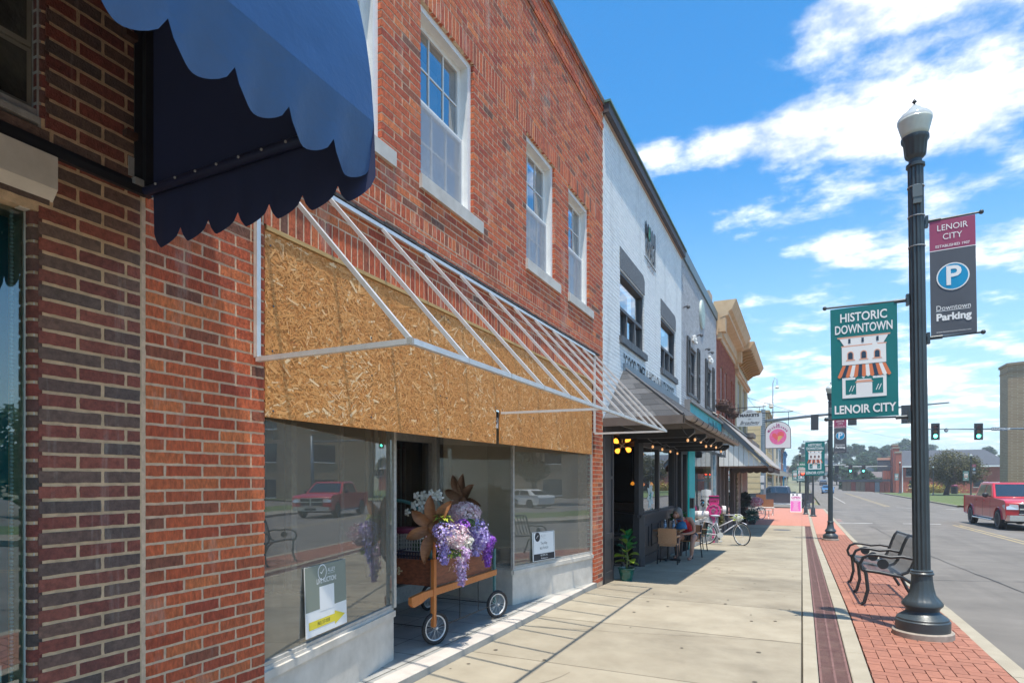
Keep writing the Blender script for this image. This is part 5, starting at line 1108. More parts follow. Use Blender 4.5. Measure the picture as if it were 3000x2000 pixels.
def lamp_proto(label, loc):
    t = thing('street_lamp', label, 'street lamp', (0, 0, 0), group='street lamps along the road')
    b = MB(); b.lathe([(.262, -.02), (.262, .05), (.25, .06), (0.01, .06)], 32); b.build('plinth', M['plinth'], t, smooth=True, sm_angle=35)
    b = MB(); b.lathe([(.232, .06), (.234, .155), (.222, .165), (.222, .18), (.205, .195), (.150, .235), (.140, .25), (.150, .275), (.176, .305), (.176, .325), (.155, .355), (.120, .40), (.103, .47), (.093, .55), (.090, .60)], 64, flute=16, fd=.035, zr=(.33, .58)); b.lathe([(.090, .60), (.102, .605), (.104, .62), (.094, .63), (.096, .645), (.078, .655)], 48)
    b.build('base', M['post'], t, smooth=True, sm_angle=40)
    b = MB(); b.lathe([(.076, .65), (.074, 1.6), (.071, 3.0), (.068, 4.66)], 96, flute=12, fd=.16, zr=(0, 9)); b.build('fluted_shaft', M['post'], t, smooth=True, sm_angle=60)
    b = MB(); b.lathe([(.074, 4.655), (.082, 4.66), (.082, 4.685), (.060, 4.70), (.056, 4.735)], 32); b.lathe([(.056, 4.735), (.085, 4.76), (.093, 4.775), (.105, 4.90), (.121, 4.925), (.121, 4.955), (.112, 4.96)], 64, flute=14, fd=.07, zr=(4.76, 4.90)); b.build('capital', M['post'], t, smooth=True, sm_angle=40)
    b = MB(); b.lathe([(.108, 4.955), (.120, 5.0), (.136, 5.06), (.149, 5.11), (.151, 5.125)], 32); b.build('globe', M['globe'], t, smooth=True)
    b = MB(); b.lathe([(.151, 5.125), (.150, 5.145), (.138, 5.165), (.120, 5.178), (.117, 5.19), (.088, 5.21), (.060, 5.232), (.052, 5.25), (.030, 5.258), (.026, 5.275)], 32); b.build('globe_cap', M['globetop'], t, smooth=True, sm_angle=50)
    b = MB(); b.lathe([(.020, 5.27), (.008, 5.29), (.008, 5.30), (.022, 5.312), (.014, 5.325), (.002, 5.345)], 12); b.build('finial', M['iron'], t, smooth=True)
    b = MB(); b.box(-.04, -.098, 4.33, .04, -.066, 4.45); b.box(-.035, -.094, 4.27, .035, -.07, 4.33); b.build('sensor_box', mat('box_grey', (.12, .145, .15), .45), t)
    b = MB()
    for z in (4.455, 4.16, 3.86): b.lathe([(.0745, z), (.0745, z+.008)], 24)
    b.build('band', M['alum2'], t)
    return t
def banner_parts(t, side, x0, x1, z0, z1, kind):
    s = side
    for z, tag in ((z1+.012, 1), (z0-.012, 0)):
        b = MB(); b.cyl((s*.07, 0, z), (s*.20, 0, z+.003*s), .019, n=10); b.box(s*.085-.012, -.028, z-.055, s*.085+.012, .028, z+.055)
        b.cyl((s*.14, 0, z+.002), (s*(x1+.05), 0, z+.012), .0105, n=8); b.ball((s*(x1+.05), 0, z+.012), .022, 10, 6); b.build('banner_arm', M['post'], t, smooth=True, sm_angle=40)
    b = MB(); W, H_ = x1-x0, z1-z0; xa = min(s*x0, s*x1); y_ = -.012
    def wy(u, v): return y_+.0035*sin(u*5+v*3)*sin(pi*v)+.0015*sin(v*9+u*4)
    def pt(u, v, l=0): return (xa+u*W, wy(u, v)-l, z0+v*H_+.006*u)
    def rect(u0, v0, u1, v1, m, l, nu=6, nv=8):
        b.m = m; b.grid([[pt(u0+(u1-u0)*i/nu, v0+(v1-v0)*j/nv, l) for i in range(nu+1)] for j in range(nv+1)])
    def poly(p, m, l): b.m = m; b.add([pt(u, v, l) for u, v in p], [tuple(range(len(p)))])
    def tx(s_, u, v, size, m, sx=1, bold=0, l=.0035, fit=None, **k):
        q = MB(); text(q, s_, (0, 0, 0), (1, 0, 0), (0, 0, 1), size, bold=bold, ext=0, **k)
        xs = [p[0] for p in q.v]; kk = sx if fit is None else fit*W/(max(xs)-min(xs)); b.m = m
        b.add([(xa+u*W+x*kk, wy(u+x*kk/W, v+z/H_)-l, z0+v*H_+z+.006*(u+x*kk/W)) for x, _, z in q.v], q.f)
    if kind == 'H':
        rect(0, 0, 1, 1, 0, 0, 10, 16)
        tx('HISTORIC', .5, .905, .125, 1, fit=.70, bold=.02); tx('DOWNTOWN', .5, .800, .125, 1, fit=.86, bold=.02); tx('LENOIR CITY', .5, .075, .12, 1, fit=.92, bold=.025)
        L = .004
        poly([(.12, .735), (.88, .735), (.80, .66), (.78, .645), (.22, .645), (.20, .66)], 1, L); rect(.17, .48, .83, .655, 1, L+.0005, 4, 2)
        poly([(.10, .735), (.90, .735), (.89, .723), (.11, .723)], 5, L+.001); rect(.16, .645, .84, .655, 5, L+.001, 2, 1)
        for u in (.27, .47, .69): rect(u, .675, u+.035, .715, 4, L+.0015, 1, 1)
        for u in (.30, .50, .70):
            poly([(u-.05, .525), (u+.05, .525)]+[(u+.05*cos(pi*i/8), .575+.027*sin(pi*i/8)) for i in range(9)], 5, L+.0012)
            poly([(u-.035, .53), (u+.035, .53)]+[(u+.035*cos(pi*i/8), .575+.018*sin(pi*i/8)) for i in range(9)], 4, L+.0017); rect(u-.07, .516, u+.07, .525, 5, L+.0018, 1, 1)
        n = 13
        for i in range(n):
            a0, a1 = i/n, (i+1)/n; m = 2 if i % 2 == 0 else (4 if i % 4 == 1 else 1)
            poly([(.18+.64*a0, .475), (.18+.64*a1, .475), (.10+.80*a1, .375), (.10+.80*(a0+a1)/2, .362), (.10+.80*a0, .375)], m, L+.0014)
        rect(.17, .18, .83, .365, 1, L+.0006, 2, 2); rect(.22, .21, .39, .345, 0, L+.0012, 1, 1); rect(.61, .21, .78, .345, 0, L+.0012, 1, 1); rect(.37, .345, .63, .375, 0, L+.0010, 1, 1)
        poly([(.38, .18), (.62, .18), (.62, .31), (.38, .31)], 1, L+.0016); poly([(.36, .315), (.64, .315), (.60, .335), (.40, .335)], 5, L+.0018)
        for u in (.27, .67):
            for q in (0, .04): poly([(u+q, .24), (u+q+.01, .238), (u+q+.05, .29), (u+q+.04, .292)], 1, L+.0018)
        b.build('banner', [M['fern'], M['bwhite'], M['borange'], M['bblue'], M['bnavy'], M['bpink']], t)
    else:
        rect(0, .74, 1, 1, 0, 0, 6, 6); rect(0, 0, 1, .74, 3, 0, 6, 12); rect(0, .737, 1, .743, 1, .0008, 6, 1)
        tx('LENOIR', .5, .930, .082, 1, fit=.66); tx('CITY', .5, .850, .082, 1, fit=.42); tx('ESTABLISHED 1907', .5, .772, .036, 1, fit=.74, bold=.01)
        el = lambda r, m, l: poly([(.5+r*cos(2*pi*i/28), .50+r*W/H_*1.0*sin(2*pi*i/28)) for i in range(28)], m, l)
        el(.36, 1, .004); el(.33, 2, .0048); tx('P', .5, .50, .26, 1, bold=.02, l=.0075)
        tx('Downtown', .5, .235, .072, 1, fit=.74); rect(.12, .208, .86, .213, 1, .0015, 4, 1); tx('Parking', .5, .155, .095, 1, fit=.76, bold=.04); tx('www.lenoircitymerchants.com', .5, .03, .02, 1, fit=.75)
        b.build('banner', [M['rose'], M['bwhite'], M['bblue'], M['slate']], t)
LP = lamp_proto('nearest dark fluted street lamp with large HISTORIC DOWNTOWN and parking banners', None)
banner_parts(LP, -1, .175, .772, 2.19, 3.335, 'H'); banner_parts(LP, 1, .105, .475, 2.955, 4.085, 'P')
bpy.context.view_layer.update()
for i, (x, y, lb, sc) in enumerate((
        (.872, 23.2, 'second street lamp along the kerb, behind the bench, with both banners', 1),
        (.42, 52.4, 'third street lamp at the corner by the pink sandwich board, with both banners', 1),
        (-.2, 74, 'distant street lamp with a green banner beyond the crossing truck', 1),
        (17.7, 86.5, 'street lamp rising beside the olive tree in front of the church', 1),
        (16.9, 104, 'small street lamp left of the olive tree trunk on the grass', .8),
        (14.6, 118, 'small white globe street lamp at the pilastered church front', 1))):
    o = dup(LP, (x, y, ground(y)-(0 if x < 5 else .03)), 0, lb, sc=sc)
    if i >= 3:
        for ch in list(o.children):
            if ch.name.startswith('banner') and not (i == 3 or (i == 5 and 'arm' not in ch.name and ch.data == bpy.data.objects['banner'].data)): bpy.data.objects.remove(ch)
LP.location = (1.083, 7.20, 0); LP.rotation_euler = (0, radians(-.75), 0)

# ------------------------------------------------------------------ bench
BN = thing('street_bench', 'black strapped metal bench with curled arms facing the sidewalk beside the nearest lamp', 'bench', (.98, 9.75, ground(9.75)))
by0, by1 = 8.72, 11.05
def bz(y): return ground(y)
sp = [(.70, .44), (.76, .455), (.86, .440), (.98, .418), (1.08, .415), (1.14, .44), (1.18, .50), (1.215, .60), (1.25, .71), (1.285, .80), (1.32, .845), (1.35, .83)]
n = 24
for k in range(n):
    y = by0+.10+(by1-by0-.2)*k/(n-1); b = MB(); rows = []
    b.grid([[(x, y-.012, z+bz(y)), (x, y+.012, z+bz(y))] for x, z in sp]); b.grid([[(x+.004, y+.012, z+bz(y)-.005), (x+.004, y-.012, z+bz(y)-.005)] for x, z in sp])
    b.build('strap', M['iron'], BN, smooth=True)
for y in (by0, (by0+by1)/2, by1):
    g = bz(y); b = MB()
    b.tube([(.70, y, .455+g), (.72, y, .40+g), (.74, y, .20+g), (.70, y, .04+g), (.66, y, .015+g)], .021, 8)
    b.tube([(.70, y, .44+g), (.86, y, .425+g), (1.0, y, .40+g), (1.1, y, .385+g), (1.22, y, .30+g), (1.30, y, .12+g), (1.36, y, .015+g)], .021, 8)
    b.tube([(x+.015, y, z+g) for x, z in sp[4:]], .019, 8)
    if y != (by0+by1)/2 or 1:
        arm = [(1.21, .61), (1.10, .63), (.98, .615), (.86, .635), (.76, .635), (.69, .60), (.655, .52), (.675, .45), (.72, .42)]
        b.tube([(x, y, z+g) for x, z in arm], .0185, 8)
    b.build('end_frame', M['iron'], BN, smooth=True, sm_angle=60)
    b = MB(); b.cyl((.90, y-.012, .53+g), (.90, y+.012, .53+g), .062, n=20); b.build('arm_disc', M['iron'], BN, smooth=True, sm_angle=40)
for x, z in ((.72, .445), (1.335, .84)):
    b = MB(); b.tube([(x, by0, z+bz(by0)), (x, by1, z+bz(by1))], .017, 8); b.build('cross_rail', M['iron'], BN, smooth=True)

# ------------------------------------------------------------------ traffic signals, mast arms, signs
M['sig'] = mat('signal_housing', (.03, .032, .036), .5); M['lens_r'] = mat('red_lens', (.12, .02, .02), .3); M['lens_y'] = mat('amber_lens', (.25, .10, .02), .3)
M['lens_g'] = mat('green_lens_lit', (.1, .8, .6), .3, emit=(.10, 1, .62, 2.6)); M['lens_dr'] = mat('red_hand_lit', (.8, .05, .02), .3, emit=(1, .05, .02, 2.2))
M['steel'] = mat('galvanised_pole', (.20, .24, .27), .45, .3, var=.15, vscale=3)
def signal_head(parent, p, s=1.0, face=-1):
    x, y, z = p; b = MB()
    b.box(x-.30*s, y-.01, z-.68*s, x+.30*s, y+.01, z+.68*s); b.box(x-.18*s, y+(.01 if face < 0 else -.02), z-.55*s, x+.18*s, y+.20*s, z+.55*s); h = b.build('signal_head', M['sig'], parent)
    for k, (zz_, mm) in enumerate(((.37, 'lens_r'), (0, 'lens_y'), (-.37, 'lens_g'))):
        if face < 0:
            b = MB(); b.cyl((x, y-.012, z+zz_*s), (x, y-.05, z+zz_*s), .145*s, n=18); b.build('lens', M[mm], h)
            b = MB(); b.tube([(x+.17*s*cos(a), y-.12*s, z+zz_*s+.17*s*sin(a)) for a in [radians(-20+i*22) for i in range(11)]], .012, 4); b.grid([[(x+.17*s*cos(radians(-20+i*22)), y-.012, z+zz_*s+.17*s*sin(radians(-20+i*22))), (x+.17*s*cos(radians(-20+i*22)), y-.24*s, z+zz_*s+.17*s*sin(radians(-20+i*22)))] for i in range(11)]); b.build('visor', M['sig'], h)
MA = thing('signal_mast', 'tall grey signal pole at the corner with long arm over the street', 'traffic signal', (-2.84, 53.3, ground(53)))
b = MB(); b.tube([(-2.84, 53.3, -.8), (-2.84, 53.3, 3), (-2.84, 53.3, 7.2)], [.22, .20, .16], 16); b.cyl((-2.84, 53.3, -.8), (-2.84, 53.3, -.55), .30, n=16); b.build('pole', M['steel'], MA, smooth=True, sm_angle=50)
b = MB(); b.tube([(-2.84, 53.3, 6.25), (3, 53.3, 6.70), (9.62, 53.3, 7.10)], [.13, .10, .05], 12); b.build('arm', M['steel'], MA, smooth=True)
b = MB()
for k in range(9): b.lathe([(.21, 5.2+k*.17), (.215, 5.2+k*.17+.03)], 16, (-2.84, 53.3, 0))
b.build('strap_band', M['alum'], MA)
b = MB(); b.box(-3.05, 53.02, 1.3, -2.75, 53.1, 1.85); b.box(-3.0, 53.0, .75, -2.78, 53.08, 1.1); b.build('push_button_box', M['alum'], MA)
b = MB(); b.tube([(-2.84, 53.3, 7.1), (-2.84, 53.3, 7.5), (-2.75, 53.3, 7.72), (-2.25, 53.2, 7.66)], .03, 8); b.lathe([(.05, 7.66), (.16, 7.6), (.17, 7.42), (.20, 7.38), (.1, 7.28), (.02, 7.24)], 14, (-2.25, 53.2, 0)); b.build('luminaire', M['oldwhite'], MA, smooth=True, sm_angle=50)
signal_head(MA, (3.47, 53.1, 6.35), face=1); signal_head(MA, (6.95, 53.1, 6.35), face=1); signal_head(MA, (.9, 53.1, 6.0), .9, face=1)
MR = thing('green_signal_mast', 'horizontal signal arm with two green lights and the Kingston St. sign', 'traffic signal', at(2520, 1130, D=50))
f = lambda px, py: at(px, py, D=50)
a_, c_ = f(2112, 985), f(2520, 982)
b = MB(); b.tube([a_, f(2250, 985), c_], [.04, .06, .11], 10); b.build('arm', M['steel'], MR, smooth=True)
b = MB(); b.tube([Vector((c_.x, c_.y, -.9)), c_+Vector((0, 0, .6))], [.22, .16], 14); b.build('pole', M['steel'], MR, smooth=True)
signal_head(MR, f(2147.5, 991)+Vector((0, -.15, 0))); signal_head(MR, f(2246.5, 991)+Vector((0, -.15, 0)))
p = f(2293, 985); b = MB(); dx = (f(2311, 985)-f(2275, 985))/2; hz_ = Vector((0, 0, .13)); up3 = Vector((0, 0, 1)); xr = dx.normalized(); nn = xr.cross(up3)
b.prism([p-dx-hz_-nn*-.1, p+dx-hz_-nn*-.1, p+dx+hz_-nn*-.1, p-dx+hz_-nn*-.1], nn*.02); b.m = 1; text(b, 'KINGSTON ST.', p+nn*.12+xr*.15, xr, up3, .24, bold=.02, ext=.01); b.build('street_sign', [M['bnavy'], M['wink']], MR)
p = f(2171, 988); b = MB(); b.cyl(p+nn*.1, p+nn*.12, .17, n=12); b.m = 1; text(b, '16', p+nn*.125, xr, up3, .2, bold=.03, ext=.01); b.build('number_tag', [M['bnavy'], M['wink']], MR)
FM = thing('far_signal_mast', 'distant thin signal arm with green lights in front of the wooded hill', 'traffic signal', at(2120, 1128, D=120))
f = lambda px, py: at(px, py, D=118)
b = MB(); b.tube([f(1940, 1071), f(2120, 1070)], .10, 6); b.tube([f(2118, 1071), f(2118, 1130)], .2, 6); b.build('pole', M['alum2'], FM)
for px in (1953, 1983): signal_head(FM, f(px, 1076)+Vector((0, -.2, 0)), 1.15)
FN = thing('left_far_signal_mast', 'distant pale signal arm seen edge-on left of the second lamp', 'traffic signal', at(1870, 1128, D=100))
f = lambda px, py: at(px, py, D=100)
b = MB(); b.tube([f(1868, 1069), f(1942, 1067)], .09, 6); b.tube([f(1868, 1069), f(1868, 1128)], .14, 6); b.build('pole', M['alum2'], FN)
for px in (1891, 1922): signal_head(FN, f(px, 1076)+Vector((0, .2, 0)), 1.0, face=1)
# corner street-name pole with pedestrian signals
SP = thing('street_sign_pole', 'thin dark pole with green N. KINGSTON ST sign and red hand signals', 'sign post', (.6, 40.6, ground(40.6)))
g = ground(40.6); b = MB(); b.cyl((.6, 40.6, g), (.6, 40.6, 3.1), .055, n=10); b.lathe([(.20, 0), (.20, .05), (.13, .10), (.12, .45), (.08, .55)], 16, (.6, 40.6, g)); b.build('pole', M['post'], SP, smooth=True, sm_angle=40)
A_ = at(1836, 1066, D=36.4); b = MB(); b.box(A_.x, 40.55, A_.z-.14, .6, 40.58, A_.z+.14); b.m = 1; text(b, 'N. KINGSTON ST', ((A_.x+.6)/2, 40.55, A_.z), (1, 0, 0), (0, 0, 1), .17, bold=.02, sx=.75, ext=.006); b.build('street_sign', [mat('sign_green', (.0, .22, .12), .5), M['wink']], SP)
A_ = at(1836, 1076, D=36.4); b = MB(); b.box(A_.x, 40.55, A_.z-.08, A_.x+.42, 40.57, A_.z+.06); b.box(A_.x+.05, 40.55, A_.z-.26, A_.x+.42, 40.57, A_.z-.10); b.build('white_plate', M['oldwhite'], SP)
PS = thing('pedestrian_signal', 'short post with two lit red hand pedestrian signals', 'pedestrian signal', (.13, 43, ground(43)))
b = MB(); b.cyl((.22, 43.0, ground(43)), (.22, 43.0, 2.2), .06, n=10); b.lathe([(.17, 0), (.17, .05), (.12, .10), (.11, .42), (.07, .5)], 14, (.22, 43, ground(43))); b.build('pole', M['post'], PS, smooth=True, sm_angle=40)
for k, px in enumerate((1844, 1855)):
    p = at(px, 1085, D=38.6); b = MB(); b.box(p.x-.17, 42.7, p.z-.2, p.x+.15, 42.95, p.z+.2); b.m = 1
    q = (p.x, 42.69, p.z); b.add([(q[0]-.07, q[1], q[2]-.12), (q[0]+.06, q[1], q[2]-.12), (q[0]+.10, q[1], q[2]+.03), (q[0]+.06, q[1], q[2]+.13), (q[0]-.07, q[1], q[2]+.13), (q[0]-.10, q[1], q[2])], [tuple(range(6))]); b.build('hand_signal', [M['sig'], M['lens_dr']], PS)
# sandwich board
SB = thing('sandwich_board', 'white and pink OPEN sandwich board standing on the red brick pavement', 'sandwich board', (-.4, 46.8, ground(46.8)))
g = ground(46.8); x0, x1 = -.74, -.02; b = MB()
for s in (-1, 1): 
    b.prism([(x0, 46.8+s*.28, g), (x1, 46.8+s*.28, g), (x1, 46.8+s*.03, g+1.28), (x0+.0, 46.8+s*.03, g+1.28)], (0, s*.03, 0))
b.build('panel', M['wink'], SB)
def sb(u, v, l=.034): return (x0+(x1-x0)*u, 46.8-.28+.25*v-l, g+1.28*v)
b = MB(); b.add([sb(.04, .05), sb(.92, .05), sb(.92, .60), sb(.04, .60)], [(0, 1, 2, 3)]); b.m = 1; xd, yd = Vector((1, 0, 0)), (Vector(sb(0, 1))-Vector(sb(0, 0))).normalized()
text(b, 'OPEN', sb(.5, .78), xd, yd, .22, bold=.03, ext=.004); text(b, 'LA MICHOACANA', sb(.5, .67), xd, yd, .07, bold=.02, ext=.004); b.m = 2
for k in range(9): w_ = rnd.uniform(.12, .28); b.add([sb(.48-w_, .54-k*.052, .038), sb(.48+w_, .54-k*.052, .038), sb(.48+w_, .556-k*.052, .038), sb(.48-w_, .556-k*.052, .038)], [(0, 1, 2, 3)])
b.m = 3
for u in (.28, .62): b.add([sb(u-.1, .90), sb(u+.05, .90), sb(u+.05, .975), sb(u-.1, .975)], [(0, 1, 2, 3)])
b.build('print', [mat('hot_pink_print', (.78, .16, .50), .5), mat('magenta_ink', (.55, .05, .28), .5), M['wink'], M['sig']], SB)
# ------------------------------------------------------------------ flower cart in the doorway recess
M['orangewood'] = mat('orange_stained_wood', (.44, .13, .03), .5, col2=(.60, .22, .055), vscale=5, grain=(14, 14, 1.5), bump=.001, bscale=20)
M['mahog'] = mat('dark_stained_wood', (.12, .036, .02), .5, col2=(.32, .10, .045), vscale=4, grain=(6, 2, 12), bump=.001, bscale=20)
M['brownwood'] = mat('brown_carved_wood', (.20, .075, .03), .6, col2=(.34, .15, .06), vscale=7, grain=(3, 3, 10), bump=.002, bscale=30)
M['tealmet'] = mat('teal_painted_metal', (.06, .19, .20), .45, var=.1, vscale=8)
M['rubber'] = mat('tyre_rubber', (.022, .022, .024), .8, var=.2, vscale=30)
M['gold'] = mat('cream_stencil', (.80, .70, .46), .6)
FC = thing('flower_cart', 'old wooden handcart with spoked wheels and stencilled scrolls parked in the doorway', 'cart', (-3.4, 5.2, FLR))
cx0, cx1, cy0_, cy1_, cz0, cz1 = -3.88, -3.02, 4.66, 5.80, .575, .81
for nm, (a, c, d, e) in {'front_board': (cx0, cy0_, cx1, cy0_+.022), 'back_board': (cx0, cy1_-.022, cx1, cy1_), 'side_board': (cx1-.022, cy0_+.024, cx1, cy1_-.024), 'far_side_board': (cx0, cy0_+.024, cx0+.022, cy1_-.024)}.items():
    b = MB(); b.box(a, c, cz0, d, e, cz1); b.build(nm, M['mahog'], FC)
b = MB(); b.box(cx0+.03, cy0_+.03, cz0, cx1-.03, cy1_-.03, cz0+.02); b.build('floor_board', M['mahog'], FC)
b = MB(); b.prism([(cx1+.002, 4.27, .485), (cx1+.002, 4.31, .455), (cx1+.002, 4.42, .47), (cx1+.002, 4.52, .50), (cx1+.002, 5.86, .515), (cx1+.002, 5.86, .574), (cx1+.002, 4.45, .562), (cx1+.002, 4.27, .545)], (.034, 0, 0)); b.cyl((cx1+.036, 4.305, .50), (cx1+.040, 4.305, .50), .008, n=8); b.build('shaft', M['orangewood'], FC)
b = MB(); b.prism([(cx0-.036, 4.27, .485), (cx0-.036, 5.86, .515), (cx0-.036, 5.86, .574), (cx0-.036, 4.27, .545)], (.034, 0, 0)); b.build('shaft', M['orangewood'], FC)
b = MB(); b.box(cx1+.004, 4.61, .22, cx1+.040, 4.652, .83); b.build('post', M['orangewood'], FC)
for x, y in ((cx1-.01, 4.656), (cx1+.02, 5.83), (cx0, 4.64), (cx0, 5.83)):
    b = MB(); b.bar((x, y, .80), (x, y, .205), .028, .022); b.build('leg', M['tealmet'], FC)
    w = thing('wheel', '', '', (x+.03, y, .205)); del w['label'], w['category']; w.parent = FC; _off[w.name] = Vector((x+.03, y, .205)); w.location = Vector((x+.03, y, .205))-_off[FC.name]
    cc_ = Vector((x+.035, y+.0, .205)); R_ = .132; ax = Vector((cos(.35), -sin(.35), 0)) if x > -3.5 else Vector((1, 0, 0)); tv = Vector((-ax.y, ax.x, 0))
    ring = lambda r, o=0: [cc_+tv*(r*cos(2*pi*i/32))+Vector((0, 0, r*sin(2*pi*i/32)))+ax*o for i in range(32)]
    b = MB(); b.tube(ring(R_), .0185, 8, closed=True); b.build('tyre', M['rubber'], w, smooth=True)
    b = MB(); b.tube(ring(R_-.020), .009, 6, closed=True); b.build('rim', M['alum'], w, smooth=True)
    b = MB()
    for i in range(16):
        a = 2*pi*i/16; a2 = a+(.35 if i % 2 else -.35); b.cyl(cc_+ax*(.012 if i % 2 else -.012)+(tv*cos(a2)+Vector((0, 0, sin(a2))))*.012, cc_+(tv*cos(a)+Vector((0, 0, sin(a))))*(R_-.022), .0013, n=4, caps=False)
    b.build('spokes', M['alum'], w)
    b = MB(); b.cyl(cc_-ax*.02, cc_+ax*.025, .012, n=10); b.cyl(cc_+ax*.025, cc_+ax*.032, .007, n=8); b.build('hub', M['alum'], w)
b = MB(); hc = (cx0+cx1)/2; hw = (cx1-cx0)/2-.14
b.tube([(cx1-.03, 4.70, .80), (hc+hw+.02, 4.70, 1.05)]+[(hc+hw*cos(pi*i/12), 4.70, 1.18+.17*sin(pi*i/12)) for i in range(13)]+[(hc-hw-.02, 4.70, 1.05), (cx0+.03, 4.70, .80)], .0165, 8); b.build('hoop_handle', M['tealmet'], FC, smooth=True)
b = MB(); y_ = 4.63
for a, c in (((cx1+.02, 4.66, .20), (cx1+.02, 5.83, .20)), ((cx0, 5.83, .21), (cx1, 5.83, .21)), ((cx0, 4.64, .20), (cx1, 4.66, .20)), ((cx1+.02, 5.1, .20), (cx1+.02, 5.1, .56)), ((cx1+.02, 5.47, .20), (cx1+.02, 5.47, .56)), ((hc, 4.64, .2), (hc, 4.64, .56)), ((cx1+.02, 5.4, .545), (cx1+.02, 5.83, .545))): b.cyl(a, c, .005, n=6)
b.build('wire_brace', M['iron'], FC)
# stencilled ornament on the front and side boards
b = MB(); o_ = Vector((-3.50, cy0_-.0015, .695))
for k in range(10):
    a = k*pi/5; u = Vector((cos(a), 0, sin(a))); v = Vector((-sin(a), 0, cos(a))); b.add([o_+u*.022, o_+u*.045+v*.012, o_+u*.066, o_+u*.045-v*.012], [(0, 1, 2, 3)])
for s in (-1, 1):
    for q in (-1, 1):
        pts = [o_+Vector((s*(.09+.035*t+.02*cos(5.5*t)), 0, q*(.012+.02*sin(5.5*t)+.008*t))) for t in [i/9 for i in range(10)]]
        for p, q_ in zip(pts, pts[1:]):
            d = (q_-p).normalized(); v = Vector((-d.z, 0, d.x))*.0045; b.add([p-v, q_-v, q_+v, p+v], [(0, 1, 2, 3)])
b.build('stencil', M['gold'], FC)
b = MB()
for oy, sc_ in ((4.98, .8), (5.66, .9)):
    o_ = Vector((cx1+.0015, oy, .70))
    for q in (-1, 1):
        pts = [o_+Vector((0, q*(.02+.05*t)*sc_, .025*sin(5*t)*sc_)) for t in [i/10 for i in range(11)]]
        for p, q_ in zip(pts, pts[1:]):
            d = (q_-p).normalized(); v = Vector((0, -d.z, d.y))*.004; b.add([p-v, q_-v, q_+v, p+v], [(0, 1, 2, 3)])
b.build('stencil', mat('faded_stencil', (.55, .38, .22), .7), FC)
# carved wooden flowers
def wood_flower(c, r, label, ups, face, m=M['brownwood']):
    t = thing('wooden_flower', label, 'wooden flower', c, group=None); n_ = Vector(face).normalized(); x_ = Vector((0, 0, 1)).cross(n_).normalized(); z_ = n_.cross(x_)
    for a, k in ups:
        u = x_*cos(a)+z_*sin(a); v = n_.cross(u); b = MB(); rows = []
        for i in range(9):
            s = i/8; wd = r*.17*sin(pi*min(1, .12+s*.88))**.75*(1 if s < 1 else 0)+.001; out = u*(r*k*(.12+.88*s)); lift = n_*(.05*s+.04*sin(pi*s))
            rows.append([c+out+lift+v*wd*q+n_*(.022*(abs(q)**1.5)) for q in (-1, -.5, 0, .5, 1)])
        b.grid(rows); b.grid([[p-n_*.008 for p in rw[::-1]] for rw in rows]); b.build('petal', m, t, smooth=True)
    b = MB(); b.ball(c+n_*.01, r*.16, 12, 8, sc=(1, 1, 1)); b.build('flower_centre', m, t, smooth=True)
c1 = at(994, 1212, D=5.36); wood_flower(c1, .295, 'nearer carved brown wooden flower on the orange cart post', [(radians(a), k) for a, k in ((92, .97), (52, 1.02), (140, .78), (205, .82), (262, 1.08), (-48, .95), (5, .55))], (.25, -1, .12))
b = MB(); b.cyl(c1+Vector((0, .03, 0)), (cx1+.022, 4.64, .82), .016, n=8); b.build('stem', M['orangewood'], bpy.data.objects['wooden_flower'])
c2 = at(1066, 1150, D=6.62); wood_flower(c2, .29, 'farther carved wooden flower standing above the pink blossoms', [(radians(a), k) for a, k in ((92, 1.0), (118, 1.08), (155, .85), (50, .78), (-12, .95), (-60, .95), (215, .8))], (-.1, -1, .2), mat('dark_carved_wood', (.20, .09, .045), .65, col2=(.32, .17, .09), vscale=7, grain=(3, 3, 10)))
o2 = bpy.data.objects['wooden_flower.001']; b = MB(); b.cyl(c2+Vector((0, .03, 0)), (c2.x, c2.y+.02, .8), .012, n=8); b.build('stem', M['brownwood'], o2)
